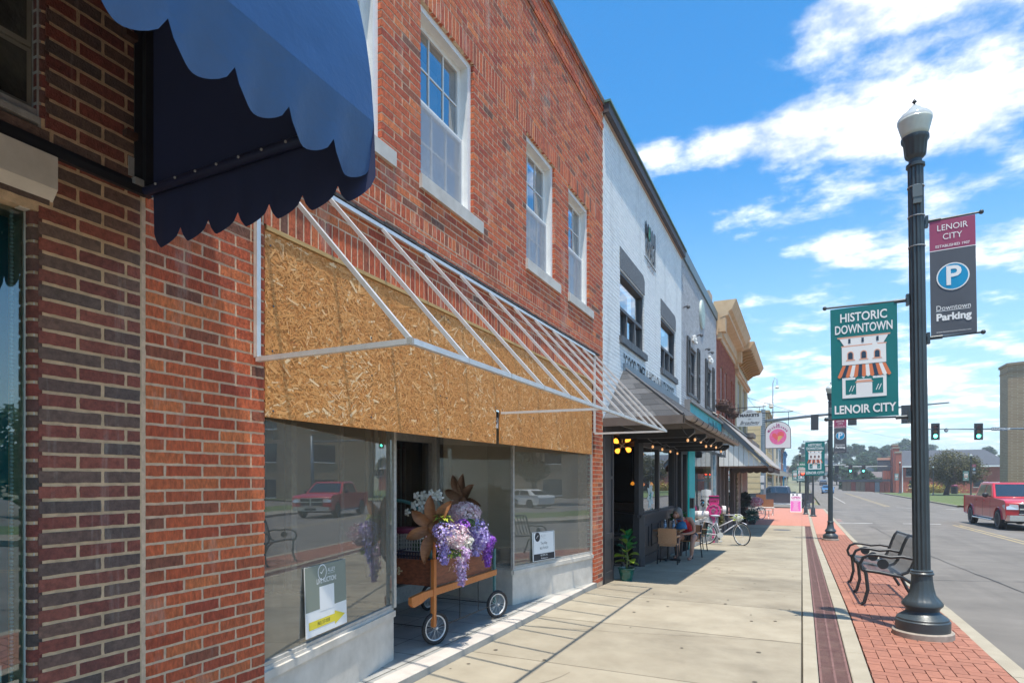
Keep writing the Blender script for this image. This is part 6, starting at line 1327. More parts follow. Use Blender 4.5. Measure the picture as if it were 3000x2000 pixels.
# silk blossom bunches
def bunch(label, centre, rad, hang, n, m, cat='flowers', flat=.7, ps=.016, leafy=0, name='blossom_bunch'):
    rad *= 1.06; hang *= .82; n = int(n*.85); c = Vector(centre); t = thing(name, label, cat, c); b = MB()
    for i in range(n):
        if hang and rnd.random() < .72:
            s = rnd.random()**.85; rr = rad*(1-s*.70)*.75; d = Vector((rnd.gauss(0, .5), rnd.gauss(0, .5), 0))*rr; p = c+d+Vector((0, 0, -hang*s))
            q = c+Vector((0, 0, -hang*s))-p
        else:
            d = Vector((rnd.gauss(0, 1), rnd.gauss(0, 1), rnd.gauss(0, 1))).normalized()*rad*rnd.uniform(.72, 1); d.z *= flat; p = c+d; q = -d
        nn_ = (-q+Vector((rnd.gauss(0, .01), rnd.gauss(0, .01), .02))).normalized() if q.length > 1e-4 else Vector((0, 0, 1))
        u = nn_.cross(Vector((rnd.uniform(-1, 1), rnd.uniform(-1, 1), rnd.uniform(-1, 1)))).normalized(); v = nn_.cross(u); tn = min(1, max(0, rnd.gauss(.5, .24)))
        k = ps*rnd.uniform(.7, 1.25)
        for a in range(2):
            uu = (u*cos(a*1.57)+v*sin(a*1.57))*k; vv = (-u*sin(a*1.57)+v*cos(a*1.57))*k*.55
            b.add([p-uu+nn_*k*.55, p-vv*.8, p+uu+nn_*k*.55, p+vv*.8], [(0, 1, 2, 3)], tn)
    o = b.build('blossoms', m, t); o['kind'] = 'stuff'
    if leafy:
        for k in range(leafy):
            a = rnd.uniform(0, 6.28); d = Vector((cos(a), sin(a), rnd.uniform(-.3, .6))).normalized(); p = c+d*rad*.45; L = rad*1.15; s_ = d.cross(Vector((0, 0, 1))).normalized()*L*.26; b = MB()
            b.grid([[p, p, p], [p+d*L*.5-s_+Vector((0, 0, .01)), p+d*L*.5, p+d*L*.5+s_+Vector((0, 0, .01))], [p+d*L-Vector((0, 0, .02))]*3]); b.build('leaf', M['lime'], t, smooth=True)
    return t
T = lambda *c: list(c)
M['lime'] = mat('lime_silk_leaf', (.48, .55, .06), .55, var=.25, vscale=20, trans=.2)
mp = mat('pink_silk', (.8, .5, .6), .6, tone=[(.70, .42, .50), (.86, .62, .68), (.90, .78, .80), (.92, .86, .86)], trans=.15)
ml = mat('lilac_silk', (.5, .4, .8), .6, tone=[(.32, .22, .62), (.50, .38, .80), (.66, .55, .88), (.80, .72, .90)], trans=.15)
mk = mat('lilac_pink_silk', (.7, .4, .8), .6, tone=[(.52, .28, .62), (.72, .48, .78), (.82, .66, .86), (.9, .82, .9)], trans=.15)
mv = mat('violet_silk', (.3, .1, .6), .6, tone=[(.20, .04, .45), (.34, .09, .62), (.45, .16, .72), (.6, .32, .8)], trans=.15)
mw = mat('white_silk', (.8, .8, .74), .6, tone=[(.62, .62, .54), (.78, .78, .72), (.86, .86, .82)], trans=.15)
mg = mat('green_silk_leaf', (.06, .12, .05), .7, tone=[(.03, .06, .03), (.08, .14, .05), (.12, .2, .06)])
bunch('pale pink blossom cluster on top of the flower heap', at(1068, 1178, D=6.05), .155, 0, 1000, mp, ps=.015)
bunch('small lilac pink cluster left of the top pink blossoms', at(1041, 1188, D=6.1), .09, 0, 320, mp, ps=.014)
bunch('lilac wisteria bunch hanging nearest the orange post', at(1021, 1218, D=5.25), .10, .36, 900, ml, ps=.015)
bunch('pale pink blossom mass in the middle of the cart side', at(1047, 1228, D=5.25), .125, .14, 1000, mp, ps=.015)
bunch('lilac pink wisteria tassel hanging longest over the side board', at(1060, 1270, D=5.45), .085, .36, 850, mk, ps=.015)
bunch('white blossom strand above the longest tassel', at(1072, 1240, D=5.5), .06, .20, 420, mw, ps=.014)
bunch('deep violet blossom knot near the top of the heap', at(1062, 1205, D=5.6), .075, .06, 380, mv, ps=.014)
bunch('lavender wisteria bunch at the right of the heap', at(1093, 1212, D=6.0), .125, .34, 950, ml, ps=.015)
bunch('bright violet wisteria tassel at the right end of the cart', at(1119, 1240, D=6.15), .085, .33, 850, mv, ps=.015)
bunch('lilac blossoms draped along the right of the side board', at(1104, 1232, D=6.0), .10, .16, 600, ml, ps=.015)
bunch('yellow green leaf sprig at the upper left of the flower heap', at(1017, 1192, D=5.3), .06, 0, 60, mg, leafy=16, ps=.02, name='leaf_sprig', cat='leaves')
bunch('yellow green leaf sprig low in the middle of the flower heap', at(1042, 1268, D=5.3), .06, 0, 60, mg, leafy=14, ps=.02, name='leaf_sprig', cat='leaves')
bunch('green leaves behind the violet blossoms', at(1078, 1200, D=5.9), .05, 0, 90, mg, leafy=8, ps=.02, name='leaf_sprig', cat='leaves')
bunch('dark evergreen filling inside the cart box', (-3.35, 5.2, .86), .22, 0, 700, mg, ps=.03, flat=.35, name='greenery', cat='greenery')
# white orchids
OR = thing('white_orchid', 'spray of white silk orchids behind the teal hoop handle', 'orchid', at(985, 1200, D=5.8))
sp_ = [at(936, 1178, D=5.6), at(955, 1148, D=5.7), at(975, 1140, D=5.7), at(998, 1140, D=5.8), at(1030, 1190, D=5.9), at(1030, 1260, D=5.9)]
b = MB(); b.tube(sp_, .004, 5); b.build('stem', M['tealmet'], OR)
for px, py, r in ((936, 1176, .045), (952, 1160, .055), (957, 1138, .05), (968, 1152, .058), (973, 1136, .052), (985, 1142, .055), (990, 1130, .04), (1000, 1140, .048), (1008, 1132, .045), (968, 1168, .045), (960, 1178, .035), (1013, 1143, .04)):
    c = at(px, py, D=5.55+rnd.uniform(-.05, .05)); b = MB(); r *= .85
    for k in range(5):
        a = k*2*pi/5+rnd.uniform(-.2, .2); u = Vector((cos(a), 0, sin(a))); v = Vector((-sin(a), 0, cos(a))); wv = Vector((0, -.012, 0))
        b.add([c, c+u*r*.5+v*r*.36+wv, c+u*r*.95+v*r*.2, c+u*r, c+u*r*.95-v*r*.2, c+u*r*.5-v*r*.36+wv], [(0, 1, 2, 3, 4, 5)], rnd.random())
    b.build('orchid_bloom', mw, OR)
# wire basket and purple crate inside the cart
b = MB()
x0, x1, y0, y1, z0, z1 = -3.68, -3.30, 4.86, 5.1, .82, 1.02
for k in range(13): x = x0+(x1-x0)*k/12; b.bar((x, y0, z0), (x, y0, z1), .006); b.bar((x, y1, z0), (x, y1, z1), .006)
for k in range(6): z = z0+(z1-z0)*k/5; b.bar((x0, y0, z), (x1, y0, z), .006); b.bar((x0, y1, z), (x1, y1, z), .006); b.bar((x0, y0, z), (x0, y1, z), .006); b.bar((x1, y0, z), (x1, y1, z), .006)
o = b.build('wire_basket', M['oldwhite']); o['label'] = 'white wire basket standing in the handcart behind the glass edge'; o['category'] = 'basket'
b = MB(); x0, x1, y0, y1, z0, z1 = -3.48, -3.16, 4.72, 4.98, .69, .87
for k in range(11): x = x0+(x1-x0)*k/10; b.bar((x, y0, z0), (x, y0, z1), .012)
for k in range(6): z = z0+(z1-z0)*k/5; b.bar((x0, y0, z), (x1, y0, z), .012); b.bar((x1, y0, z), (x1, y1, z), .012); b.bar((x0, y0, z), (x0, y1, z), .012)
o = b.build('plastic_crate', mat('dark_plum_plastic', (.06, .045, .07), .5)); o['label'] = 'dark plum plastic crate in the near end of the handcart'; o['category'] = 'crate'
b = MB(); b.lathe([(.10, 1.02), (.125, 1.06), (.125, 1.075), (.11, 1.075)], 20, (-3.52, 4.95, 0)); o = b.build('plum_lid', mat('plum_plastic', (.16, .02, .07), .4)); o['label'] = 'round plum coloured lid lying on the white wire basket'; o['category'] = 'lid'
# ------------------------------------------------------------------ café pavement things
Z7 = lambda x, y, D: at((1750+x/3.135)/1.2755, (1200+y/3.135)/1.2755, D=D)
# potted fiddle-leaf fig
g = ground(9.5)
PF = thing('potted_fig', 'leafy fiddle-leaf fig in a green glazed pot beside the black pilaster', 'potted plant', (-2.50, 9.42, g))
pc_ = Vector((-2.50, 9.42, g))
b = MB(); b.lathe([(.083, .0), (.09, .015), (.112, .12), (.128, .185), (.138, .19), (.138, .208), (.125, .21), (.118, .18), (.02, .18)], 28, pc_); b.build('pot', mat('green_glaze', (.012, .11, .09), .18, var=.35, vscale=9, spec=.7), PF, smooth=True, sm_angle=50)
b = MB(); st = [pc_+Vector((0, 0, .18)), pc_+Vector((.015, 0, .36)), pc_+Vector((-.005, .01, .52)), pc_+Vector((.02, 0, .68))]; b.tube(st, [.012, .010, .009, .006], 8); b.build('stem', mat('green_stem', (.18, .24, .09), .6), PF, smooth=True)
lm = [mat('fig_leaf_green', (.03, .20, .04), .35, var=.2, vscale=12, trans=.3), mat('fig_leaf_lime', (.22, .32, .03), .35, var=.2, vscale=12, trans=.3), mat('fig_leaf_teal', (.01, .20, .12), .3, var=.2, vscale=12, trans=.2)]
for k in range(19):
    hz_ = .26+.45*(k/18); a = k*2.4+.6; p = pc_+Vector((.008, 0, hz_)); el = .15+.9*(k/18); d = Vector((cos(a)*cos(el), sin(a)*cos(el), sin(el))); L = rnd.uniform(.17, .235)*(1.0 if k < 14 else .75); s_ = Vector((-sin(a), cos(a), 0)); b = MB(); rows = []
    for i in range(7):
        s = i/6; wd = L*.40*(sin(pi*(s**.8)*.96+.04)**.8)*(.75+.4*s) if 0 < s < 1 else .002; dr = Vector((0, 0, -.30*L*s*s)); q = p+d*(.03+L*s)+dr
        rows.append([q-s_*wd+Vector((0, 0, .03*wd/.06)), q, q+s_*wd+Vector((0, 0, .03*wd/.06))])
    b.grid(rows); b.tube([p, p+d*.03], .004, 5); b.build('leaf', lm[1 if k < 6 or k % 5 == 2 else (2 if k in (12, 15, 9) else 0)], PF, smooth=True)
# metal stools in the recess
def stool(label, x, y):
    g = ground(y); t = thing('metal_stool', label, 'stool', (x, y, g), group='black metal bar stools')
    for dx, dy in ((-1, -1), (1, -1), (-1, 1), (1, 1)): b = MB(); b.bar((x+dx*.19, y+dy*.19, g), (x+dx*.11, y+dy*.11, g+.62), .026); b.build('leg', M['black'], t)
    b = MB(); b.box(x-.15, y-.15, g+.62, x+.15, y+.15, g+.65); b.build('seat', M['black'], t)
    b = MB()
    for a, c in (((-1, -1), (1, -1)), ((1, -1), (1, 1)), ((1, 1), (-1, 1)), ((-1, 1), (-1, -1))): b.bar((x+a[0]*.16, y+a[1]*.16, g+.22), (x+c[0]*.16, y+c[1]*.16, g+.22), .014)
    b.build('footrest', M['black'], t)
stool('black metal bar stool right behind the potted fig', -2.75, 9.72); stool('black metal bar stool below the splayed café window', -3.1, 10.9)
M['rattan'] = mat('tan_rattan', (.62, .28, .13), .6, col2=(.74, .40, .22), vscale=60, bump=.004, bscale=160)
M['chairmetal'] = mat('black_chair_tube', (.03, .032, .04), .4)
def chair(label, x, y, rz, group='rattan café chairs'):
    t = thing('cafe_chair', label, 'chair', (0, 0, 0), group=group)
    s = .86
    for dx, dy, lx, ly in ((-.20, -.20, -.23, -.25), (.20, -.20, .23, -.25), (-.20, .18, -.22, .22), (.20, .18, .22, .22)):
        b = MB(); b.tube([(lx*s, ly*s, 0), (dx*s, dy*s, .43*s)]+([(dx*s, (dy-.06)*s, .84*s)] if dy < 0 else [(dx*s, dy*s, .60*s)]), .0125, 8); b.build('leg', M['chairmetal'], t, smooth=True)
    b = MB(); b.prism([(-.20*s, -.20*s, .42*s), (.20*s, -.20*s, .42*s), (.21*s, .20*s, .43*s), (-.21*s, .20*s, .43*s)], (0, 0, .03)); b.build('seat', M['rattan'], t)
    b = MB(); rows = [[(u*.21*s, (-.205-.06*v-.015*(1-u*u))*s, (.47+.37*v)*s) for u in (-1, -.5, 0, .5, 1)] for v in (0, .33, .66, 1)]
    b.grid(rows); b.grid([[(x_, y_-.02, z_) for x_, y_, z_ in r[::-1]] for r in rows]); b.grid([rows[-1], [(x_, y_-.02, z_) for x_, y_, z_ in rows[-1]]]); b.build('backrest', M['rattan'], t)
    for q in (-1, 1):
        b = MB(); b.tube([(q*.20*s, -.24*s, .64*s), (q*.24*s, -.08*s, .655*s), (q*.235*s, .12*s, .64*s), (q*.20*s, .19*s, .60*s)], .019, 8); b.build('armrest', M['rattan'], t, smooth=True)
    t.location = (x, y, ground(y)); t.rotation_euler = (0, 0, rz); return t
chair('tan rattan café chair with its back to the viewer at the table', -2.44, 12.46, .08)
chair('tan rattan café chair under the woman in the red top', -2.28, 13.98, pi-.35)
chair('empty café chair behind the woman near the white bicycle', -2.45, 16.2, pi/2+.4)
# table
g = ground(13.1)
TB_ = thing('cafe_table', 'square brown café table with black pedestal between the chairs', 'table', (-2.57, 13.1, g))
b = MB(); b.box(-2.93, 12.78, g+.63, -2.27, 13.42, g+.665); b.build('table_top', mat('brown_tabletop', (.28, .13, .055), .4, var=.2, vscale=5, grain=(2, 10, 2)), TB_)
b = MB(); b.cyl((-2.57, 13.1, g+.03), (-2.57, 13.1, g+.63), .032, n=12); b.build('pedestal', M['black'], TB_, smooth=True, sm_angle=50)
b = MB(); b.bar((-2.83, 13.1, g+.02), (-2.31, 13.1, g+.02), .05, .03); b.bar((-2.57, 12.84, g+.024), (-2.57, 13.36, g+.024), .05, .03)
b.build('cross_foot', M['black'], TB_)
pl = glass('bottle_plastic', (.7, .82, .95), .12)
for (px, py, lb) in ((622, 1095, 'clear water bottle standing at the left of the café table'), (700, 1095, 'clear water bottle beside the blue bag on the café table')):
    p = Z7(px, py, 12.85 if px < 650 else 12.95); p.z = g+.665; t = thing('water_bottle', lb, 'bottle', p)
    b = MB(); b.lathe([(.026, 0), (.030, .01), (.030, .12), (.022, .155), (.011, .175), (.011, .185)], 14, p); b.build('body', pl, t, smooth=True)
    b = MB(); b.lathe([(.030, .05), (.0305, .055), (.0305, .105), (.030, .11)], 14, p); b.build('wrapper', mat('bottle_wrap', (.25, .4, .6), .5) if 'bottle_wrap' not in bpy.data.materials else bpy.data.materials['bottle_wrap'], t); b = MB(); b.cyl(p+Vector((0, 0, .185)), p+Vector((0, 0, .205)), .013, n=10); b.build('cap', M['wink'], t)
p = Z7(770, 1095, 13.0); p.z = g+.665
b = MB(); rows = []
for i in range(9):
    v = i/8; rows.append([p+Vector(((.125*cos(a)*(1-.35*v)+.02*v), .07*sin(a)*(1-.6*v), .16*v*(1-.25*cos(a)**2*v)+.006*sin(a*5+v*6))) for a in [2*pi*k/16 for k in range(17)]])
b.grid(rows); b.add([rows[-1][k] for k in range(16)], [tuple(range(16))]); o = b.build('blue_bag', mat('blue_canvas_bag', (.02, .16, .36), .7, var=.35, vscale=9, bump=.01, bscale=14), smooth=True); o['label'] = 'slumped blue canvas bag lying on the café table'; o['category'] = 'bag'
b = MB(); b.tube([p+Vector((-.08, -.02, .12)), p+Vector((-.09, -.04, .20)), p+Vector((.01, -.04, .21)), p+Vector((.07, -.02, .13))], .008, 6); b.build('strap', bpy.data.materials['blue_canvas_bag'], o)
# bushy plants behind the table
def leafball(label, c, r, n, m, name='potted_shrub', ls=.05, pot=None):
    c = Vector(c); t = thing(name, label, 'plant', (c.x, c.y, ground(c.y))); b = MB()
    for i in range(n):
        d = Vector((rnd.gauss(0, 1), rnd.gauss(0, 1), rnd.gauss(0, 1))).normalized()*r*rnd.uniform(.4, 1); p = c+d; u = d.normalized()*ls+Vector((0, 0, -.01)); v = u.cross(Vector((rnd.uniform(-1, 1), rnd.uniform(-1, 1), 1))).normalized()*ls*.5
        b.add([p-u, p+v, p+u, p-v], [(0, 1, 2, 3)], rnd.random())
    o = b.build('foliage', m, t); o['kind'] = 'stuff'
    g = ground(c.y); b = MB(); ph = pot or .3; b.lathe([(r*.45, 0), (r*.6, ph), (r*.62, ph+.02), (r*.5, ph+.02)], 16, (c.x, c.y, g)); b.cyl((c.x, c.y, g+ph), (c.x, c.y, c.z), .02, n=6); b.build('pot', M['black'], t, smooth=True, sm_angle=50); return t
leafball('dark green broad leaved plant behind the café table', Z7(745, 985, 14.0), .17, 150, lm[0], ls=.09)
# ------------------------------------------------------------------ woman in red
def skin(name, J, E_, mat_, parent, sub=2):
    me = bpy.data.meshes.new(name); off = _off[parent.name]
    me.from_pydata([tuple(Vector(j[0])-off) for j in J], E_, []); o = bpy.data.objects.new(name, me); C.objects.link(o); o.parent = parent
    sk = o.modifiers.new('skin', 'SKIN'); sk.use_smooth_shade = True
    lay = me.skin_vertices[0] if me.skin_vertices else None
    if lay is None:
        bpy.context.view_layer.objects.active = o; lay = me.skin_vertices[0]
    for i, j in enumerate(J): r = j[1]; lay.data[i].radius = r if isinstance(r, tuple) else (r, r)
    lay.data[0].use_root = True
    ss = o.modifiers.new('sub', 'SUBSURF'); ss.levels = sub; ss.render_levels = sub; me.materials.append(mat_); _off[o.name] = off
    return o
PW = thing('person', 'woman in a red sleeveless top bending forward on a café chair, head down', 'person', (-2.3, 13.8, ground(13.8)))
sk_ = mat('skin', (.50, .26, .18), .55, var=.08, vscale=10); redc = mat('red_knit', (.62, .015, .03), .75, var=.1, vscale=20, bump=.003, bscale=60)
gw = ground(13.6)
hip = Vector((-2.26, 13.95, gw+.47)); wai = Vector((-2.30, 13.86, gw+.62)); che = Vector((-2.36, 13.72, gw+.80)); nec = Vector((-2.42, 13.62, gw+.925)); hd = Vector((-2.46, 13.56, gw+.975)); hd2 = Vector((-2.50, 13.50, gw+.96))
J = [(hip, .125), (wai, (.135, .115)), (che, (.13, .10)), (nec, .050),
     (hip+Vector((.10, -.03, -.02)), .092), (Vector((-2.12, 13.56, gw+.48)), .068), (Vector((-2.13, 13.50, gw+.42)), .062), (Vector((-2.14, 13.46, gw+.24)), .052), (Vector((-2.15, 13.47, gw+.09)), .034), (Vector((-2.17, 13.43, gw+.045)), .034), (Vector((-2.20, 13.34, gw+.025)), .028),
     (hip+Vector((-.12, -.04, -.02)), .092), (Vector((-2.44, 13.62, gw+.48)), .068), (Vector((-2.46, 13.58, gw+.42)), .062), (Vector((-2.47, 13.60, gw+.24)), .052), (Vector((-2.47, 13.62, gw+.09)), .034), (Vector((-2.49, 13.58, gw+.045)), .034), (Vector((-2.52, 13.50, gw+.025)), .028),
     (Vector((-2.20, 13.68, gw+.86)), .055), (Vector((-2.135, 13.66, gw+.74)), .046), (Vector((-2.12, 13.64, gw+.60)), .040), (Vector((-2.20, 13.56, gw+.56)), .034), (Vector((-2.32, 13.50, gw+.55)), .025), (Vector((-2.37, 13.48, gw+.545)), .027),
     (Vector((-2.52, 13.72, gw+.85)), .055), (Vector((-2.57, 13.66, gw+.72)), .044), (Vector((-2.56, 13.58, gw+.60)), .038), (Vector((-2.48, 13.52, gw+.57)), .032), (Vector((-2.41, 13.48, gw+.56)), .024), (Vector((-2.385, 13.46, gw+.55)), .026)]
E_ = [(0, 1), (1, 2), (2, 3), (0, 4), (4, 5), (5, 6), (6, 7), (7, 8), (8, 9), (9, 10), (0, 11), (11, 12), (12, 13), (13, 14), (14, 15), (15, 16), (16, 17), (2, 18), (18, 19), (19, 20), (20, 21), (21, 22), (22, 23), (2, 24), (24, 25), (25, 26), (26, 27), (27, 28), (28, 29)]
skin('body', J, E_, sk_, PW)
for hc_, s in ((J[23][0], 1), (J[29][0], -1)):
    for k in range(4):
        a = Vector((-.02+.0*k, -.012, .012-.009*k)); p = hc_+a; skin('finger', [(p, .0095), (p+Vector((-.028*s, -.014, -.008)), .0085), (p+Vector((-.045*s, -.008, -.026)), .0075)], [(0, 1), (1, 2)], sk_, PW, 1)
    skin('thumb', [(hc_+Vector((0, -.018, .018)), .010), (hc_+Vector((-.018*s, -.036, .022)), .009), (hc_+Vector((-.032*s, -.040, .012)), .008)], [(0, 1), (1, 2)], sk_, PW, 1)
# head with face, hair
b = MB(); hq = Vector((-2.47, 13.56, gw+.995)); b.ball(hq, .092, 20, 14, sc=(.86, 1.0, 1.12)); b.ball(hq+Vector((-.035, -.062, -.055)), .052, 12, 8); b.ball(hq+Vector((-.045, -.095, -.02)), .016, 8, 6, sc=(1, 1.1, 1.3)); b.ball(hq+Vector((.078, .005, -.01)), .022, 8, 6, sc=(.4, 1, 1.3)); b.ball(hq+Vector((-.078, .005, -.01)), .022, 8, 6, sc=(.4, 1, 1.3)); b.build('head', sk_, PW, smooth=True)
b = MB(); b.ball(hq+Vector((-.065, -.080, .008)), .011, 8, 6); b.ball(hq+Vector((.012, -.092, .008)), .011, 8, 6); b.build('eye', M['ink'], PW); b = MB(); b.ball(hq+Vector((-.045, -.100, -.062)), .018, 8, 6, sc=(1, .5, .35)); b.build('mouth', mat('lips', (.42, .12, .10), .5), PW)
hm = mat('grey_hair', (.15, .14, .14), .6, col2=(.30, .29, .28), vscale=9, grain=(40, 40, 4), bump=.004, bscale=20)
b = MB(); b.ball(hq+Vector((.012, .022, .022)), .108, 20, 12, sc=(.90, 1.0, 1.08)); b.build('hair', hm, PW, smooth=True)
b = MB()
for k in range(70):
    a = rnd.uniform(-2.6, .6); p = hq+Vector((.09*cos(a)+.01, .09*sin(-a)*.8+.02, rnd.uniform(-.02, .06))); b.tube([p, p+Vector((rnd.gauss(0, .01), rnd.gauss(0, .01), -.07)), p+Vector((rnd.gauss(-.01, .015), rnd.gauss(-.01, .015), -.14))], [.012, .010, .003], 5)
b.build('hair_strands', hm, PW, smooth=True)
top = [(hip+Vector((0, .0, .05)), (.150, .13)), (wai, (.155, .13)), (che, (.145, .112)), (che+Vector((-.03, -.05, .065)), (.105, .075)), (Vector((-2.23, 13.70, gw+.855)), .056), (Vector((-2.50, 13.72, gw+.845)), .056)]
skin('red_top', top, [(0, 1), (1, 2), (2, 3), (2, 4), (2, 5)], redc, PW)
sh_ = [(hip, (.150, .12)), (hip+Vector((.11, -.10, .0)), .105), (hip+Vector((.135, -.24, .01)), .088), (hip+Vector((-.12, -.10, .0)), .105), (hip+Vector((-.16, -.22, .01)), .088)]
skin('dark_shorts', sh_, [(0, 1), (1, 2), (0, 3), (3, 4)], M['black'], PW)
for f_ in ((-2.18, 13.39), (-2.50, 13.54)):
    b = MB(); b.ball((f_[0], f_[1], gw+.012), .055, 12, 6, sc=(.75, 1.7, .25)); b.bar((f_[0]-.04, f_[1]-.02, gw+.05), (f_[0]+.04, f_[1]-.02, gw+.05), .02, .012); b.build('sandal', mat('brown_sandal', (.25, .08, .05), .6) if 'brown_sandal' not in bpy.data.materials else bpy.data.materials['brown_sandal'], PW, smooth=True)

# ------------------------------------------------------------------ bicycles used as flower stands
M['cream'] = mat('cream_lavender_paint', (.62, .60, .64), .4, var=.06, vscale=10)
def bicycle(label, x, y, rz=0, steer=.7, m=M['cream']):
    t = thing('bicycle', label, 'bicycle', (0, 0, 0)); R_ = .315; F_, Rr = Vector((.51, 0, R_)), Vector((-.51, 0, R_))
    def wheel(c, an, nm):
        w = bpy.data.objects.new(nm, None); C.objects.link(w); w.parent = t; _off[w.name] = Vector((0, 0, 0)); d = Vector((cos(an), sin(an), 0))
        rg = lambda r: [c+d*(r*cos(2*pi*i/40))+Vector((0, 0, r*sin(2*pi*i/40))) for i in range(40)]
        b = MB(); b.tube(rg(R_), .017, 6, closed=True); b.build('tyre', M['rubber'], w, smooth=True); b = MB(); b.tube(rg(R_-.02), .011, 6, closed=True); b.build('rim', M['white'], w, smooth=True)
        b = MB(); 
        for i in range(20): a = 2*pi*i/20; b.cyl(c, c+d*((R_-.02)*cos(a))+Vector((0, 0, (R_-.02)*sin(a))), .0018, n=3, caps=False)
        b.build('spokes', M['alum'], w)
        b = MB(); b.cyl(c-Vector((-sin(an), cos(an), 0))*.04, c+Vector((-sin(an), cos(an), 0))*.04, .018, n=8); b.build('hub', M['alum'], w)
        b = MB(); b.grid([[c+d*((R_+.03)*cos(a))+Vector((-sin(an), cos(an), 0))*q+Vector((0, 0, (R_+.03)*sin(a))) for q in (-.025, 0, .025)] for a in [radians(5+i*15) if c.x < 0 else radians(60+i*15) for i in range(10)]]); b.build('mudguard', m, w, smooth=True)
    wheel(Rr, 0, 'rear_wheel'); wheel(F_, steer, 'front_wheel')
    bb, st_, hd_, hl = Vector((-.08, 0, .28)), Vector((-.20, 0, .70)), Vector((.34, 0, .76)), Vector((.37, 0, .62))
    b = MB(); b.tube([bb, st_], .015, 8); b.tube([st_*.55+bb*.45, hd_], .016, 8); b.tube([bb, hl], .017, 8); b.tube([hd_+Vector((-.01, 0, .04)), hl+Vector((.012, 0, -.03))], .019, 8)
    for q in (-.05, .05): b.tube([bb+Vector((0, q*.6, 0)), Rr+Vector((0, q, 0))], .009, 6); b.tube([st_+Vector((0, q*.3, -.05)), Rr+Vector((0, q, 0))], .008, 6); b.tube([hl+Vector((.01, q*.6, -.03)), F_+Vector((0, q, .12)), F_+Vector((0, q, 0))], .010, 6)
    b.build('frame', m, t, smooth=True)
    b = MB(); b.tube([st_, st_+Vector((-.02, 0, .12))], .012, 6); b.ball(st_+Vector((-.02, 0, .14)), .12, 12, 6, sc=(1.15, .6, .28)); b.build('saddle', mat('grey_saddle', (.42, .44, .5), .5) if 'grey_saddle' not in bpy.data.materials else bpy.data.materials['grey_saddle'], t, smooth=True)
    b = MB(); e = Vector((-sin(steer), cos(steer), 0)); f_ = Vector((cos(steer), sin(steer), 0)); h0 = hd_+Vector((-.02, 0, .12)); b.tube([hd_, h0], .012, 6); b.tube([h0-e*.26-f_*.14, h0-e*.24-f_*.02, h0-e*.12+f_*.06, h0, h0+e*.12+f_*.06, h0+e*.24-f_*.02, h0+e*.26-f_*.14], .012, 6); b.build('handlebar', m, t, smooth=True)
    b = MB(); b.cyl(bb+Vector((0, -.06, 0)), bb+Vector((0, -.05, 0)), .085, n=20); b.bar(bb+Vector((0, -.07, 0)), bb+Vector((.02, -.08, -.16)), .02, .012); b.bar(bb+Vector((0, .07, 0)), bb+Vector((-.02, .08, .16)), .02, .012); b.box(-.10, -.16, .10, -.02, -.08, .12); b.box(-.14, .08, .43, -.06, .16, .45); b.build('crank', M['alum'], t)
    b = MB()
    for q in (-.06, .06): b.tube([st_+Vector((-.05, q, -.08)), Rr+Vector((-.12, q, .36)), Rr+Vector((.0, q, 0))], .007, 5)
    for k in range(4): b.bar(Rr+Vector((-.16+.1*k, -.08, .365)), Rr+Vector((-.16+.1*k, .08, .365)), .012)
    b.build('rear_rack', m, t)
    t.location = (x, y, ground(y)); t.rotation_euler = (0, 0, rz); return t
BK = bicycle('cream and lavender bicycle parked across the sidewalk outside the teal shop', -2.08, 18.7, .05, -.75)
bicycle('dark bicycle with flower basket farther along by the wooden siding', -2.5, 35.6, .3, .5, mat('dark_bike_paint', (.03, .04, .05), .4))
bunch('white and green flowers in the basket of the cream bicycle', (-1.66, 18.55, ground(18.6)+.80), .14, .10, 420, mw, ps=.03, leafy=6)
bunch('teal and white blossoms around the rear wheel of the cream bicycle', (-2.62, 18.9, ground(18.7)+.35), .20, .0, 380, mat('teal_silk', (.1, .4, .4), .6, tone=[(.03, .16, .14), (.10, .36, .34), (.6, .72, .7)]), ps=.035)
bunch('pink and white flowers in the basket of the dark bicycle', (-2.25, 35.3, ground(35)+.95), .34, 0, 650, mat('rosy_silk', (.7, .3, .4), .6, tone=[(.45, .08, .16), (.7, .35, .5), (.8, .72, .76), (.3, .2, .3)]), ps=.055)
# barrel shaped lanterns on the bike rack, round white hats
def drum(label, c, r, w, name='cream_drum'):
    t = thing(name, label, 'drum', c); c = Vector(c); b = MB(); b.cyl(c-Vector((w, .3*w, 0)), c+Vector((w, .3*w, 0)), r, n=22); b.build('shell', M['dwhite'], t, smooth=True, sm_angle=50); b = MB(); b.cyl(c+Vector((-w-.012, -.3*w-.01, 0)), c+Vector((-w+.004, -.3*w, 0)), r*1.08, n=22); b.cyl(c+Vector((-w-.03, -.3*w-.01, 0)), c+Vector((-w-.012, -.3*w, 0)), r*.16, n=8); b.build('lid', M['dwhite'], t, smooth=True, sm_angle=50); return t
M['dwhite'] = mat('creamy_pink_white', (.72, .65, .62), .6, var=.08, vscale=8)
g = ground(18.7)
Z6 = lambda x, y, D: at((1950+x/5.2267)/1.2755, (1350+y/5.2267)/1.2755, D=D)
drum('cream drum tied on the rear rack of the bicycle', Z6(530, 820, 17.9), .115, .09); drum('small cream drum beside the larger one on the bicycle rack', Z6(620, 810, 18.2), .09, .06); drum('round cream drum hanging right of the pink rose sign', Z6(890, 745, 18.4), .12, .05)
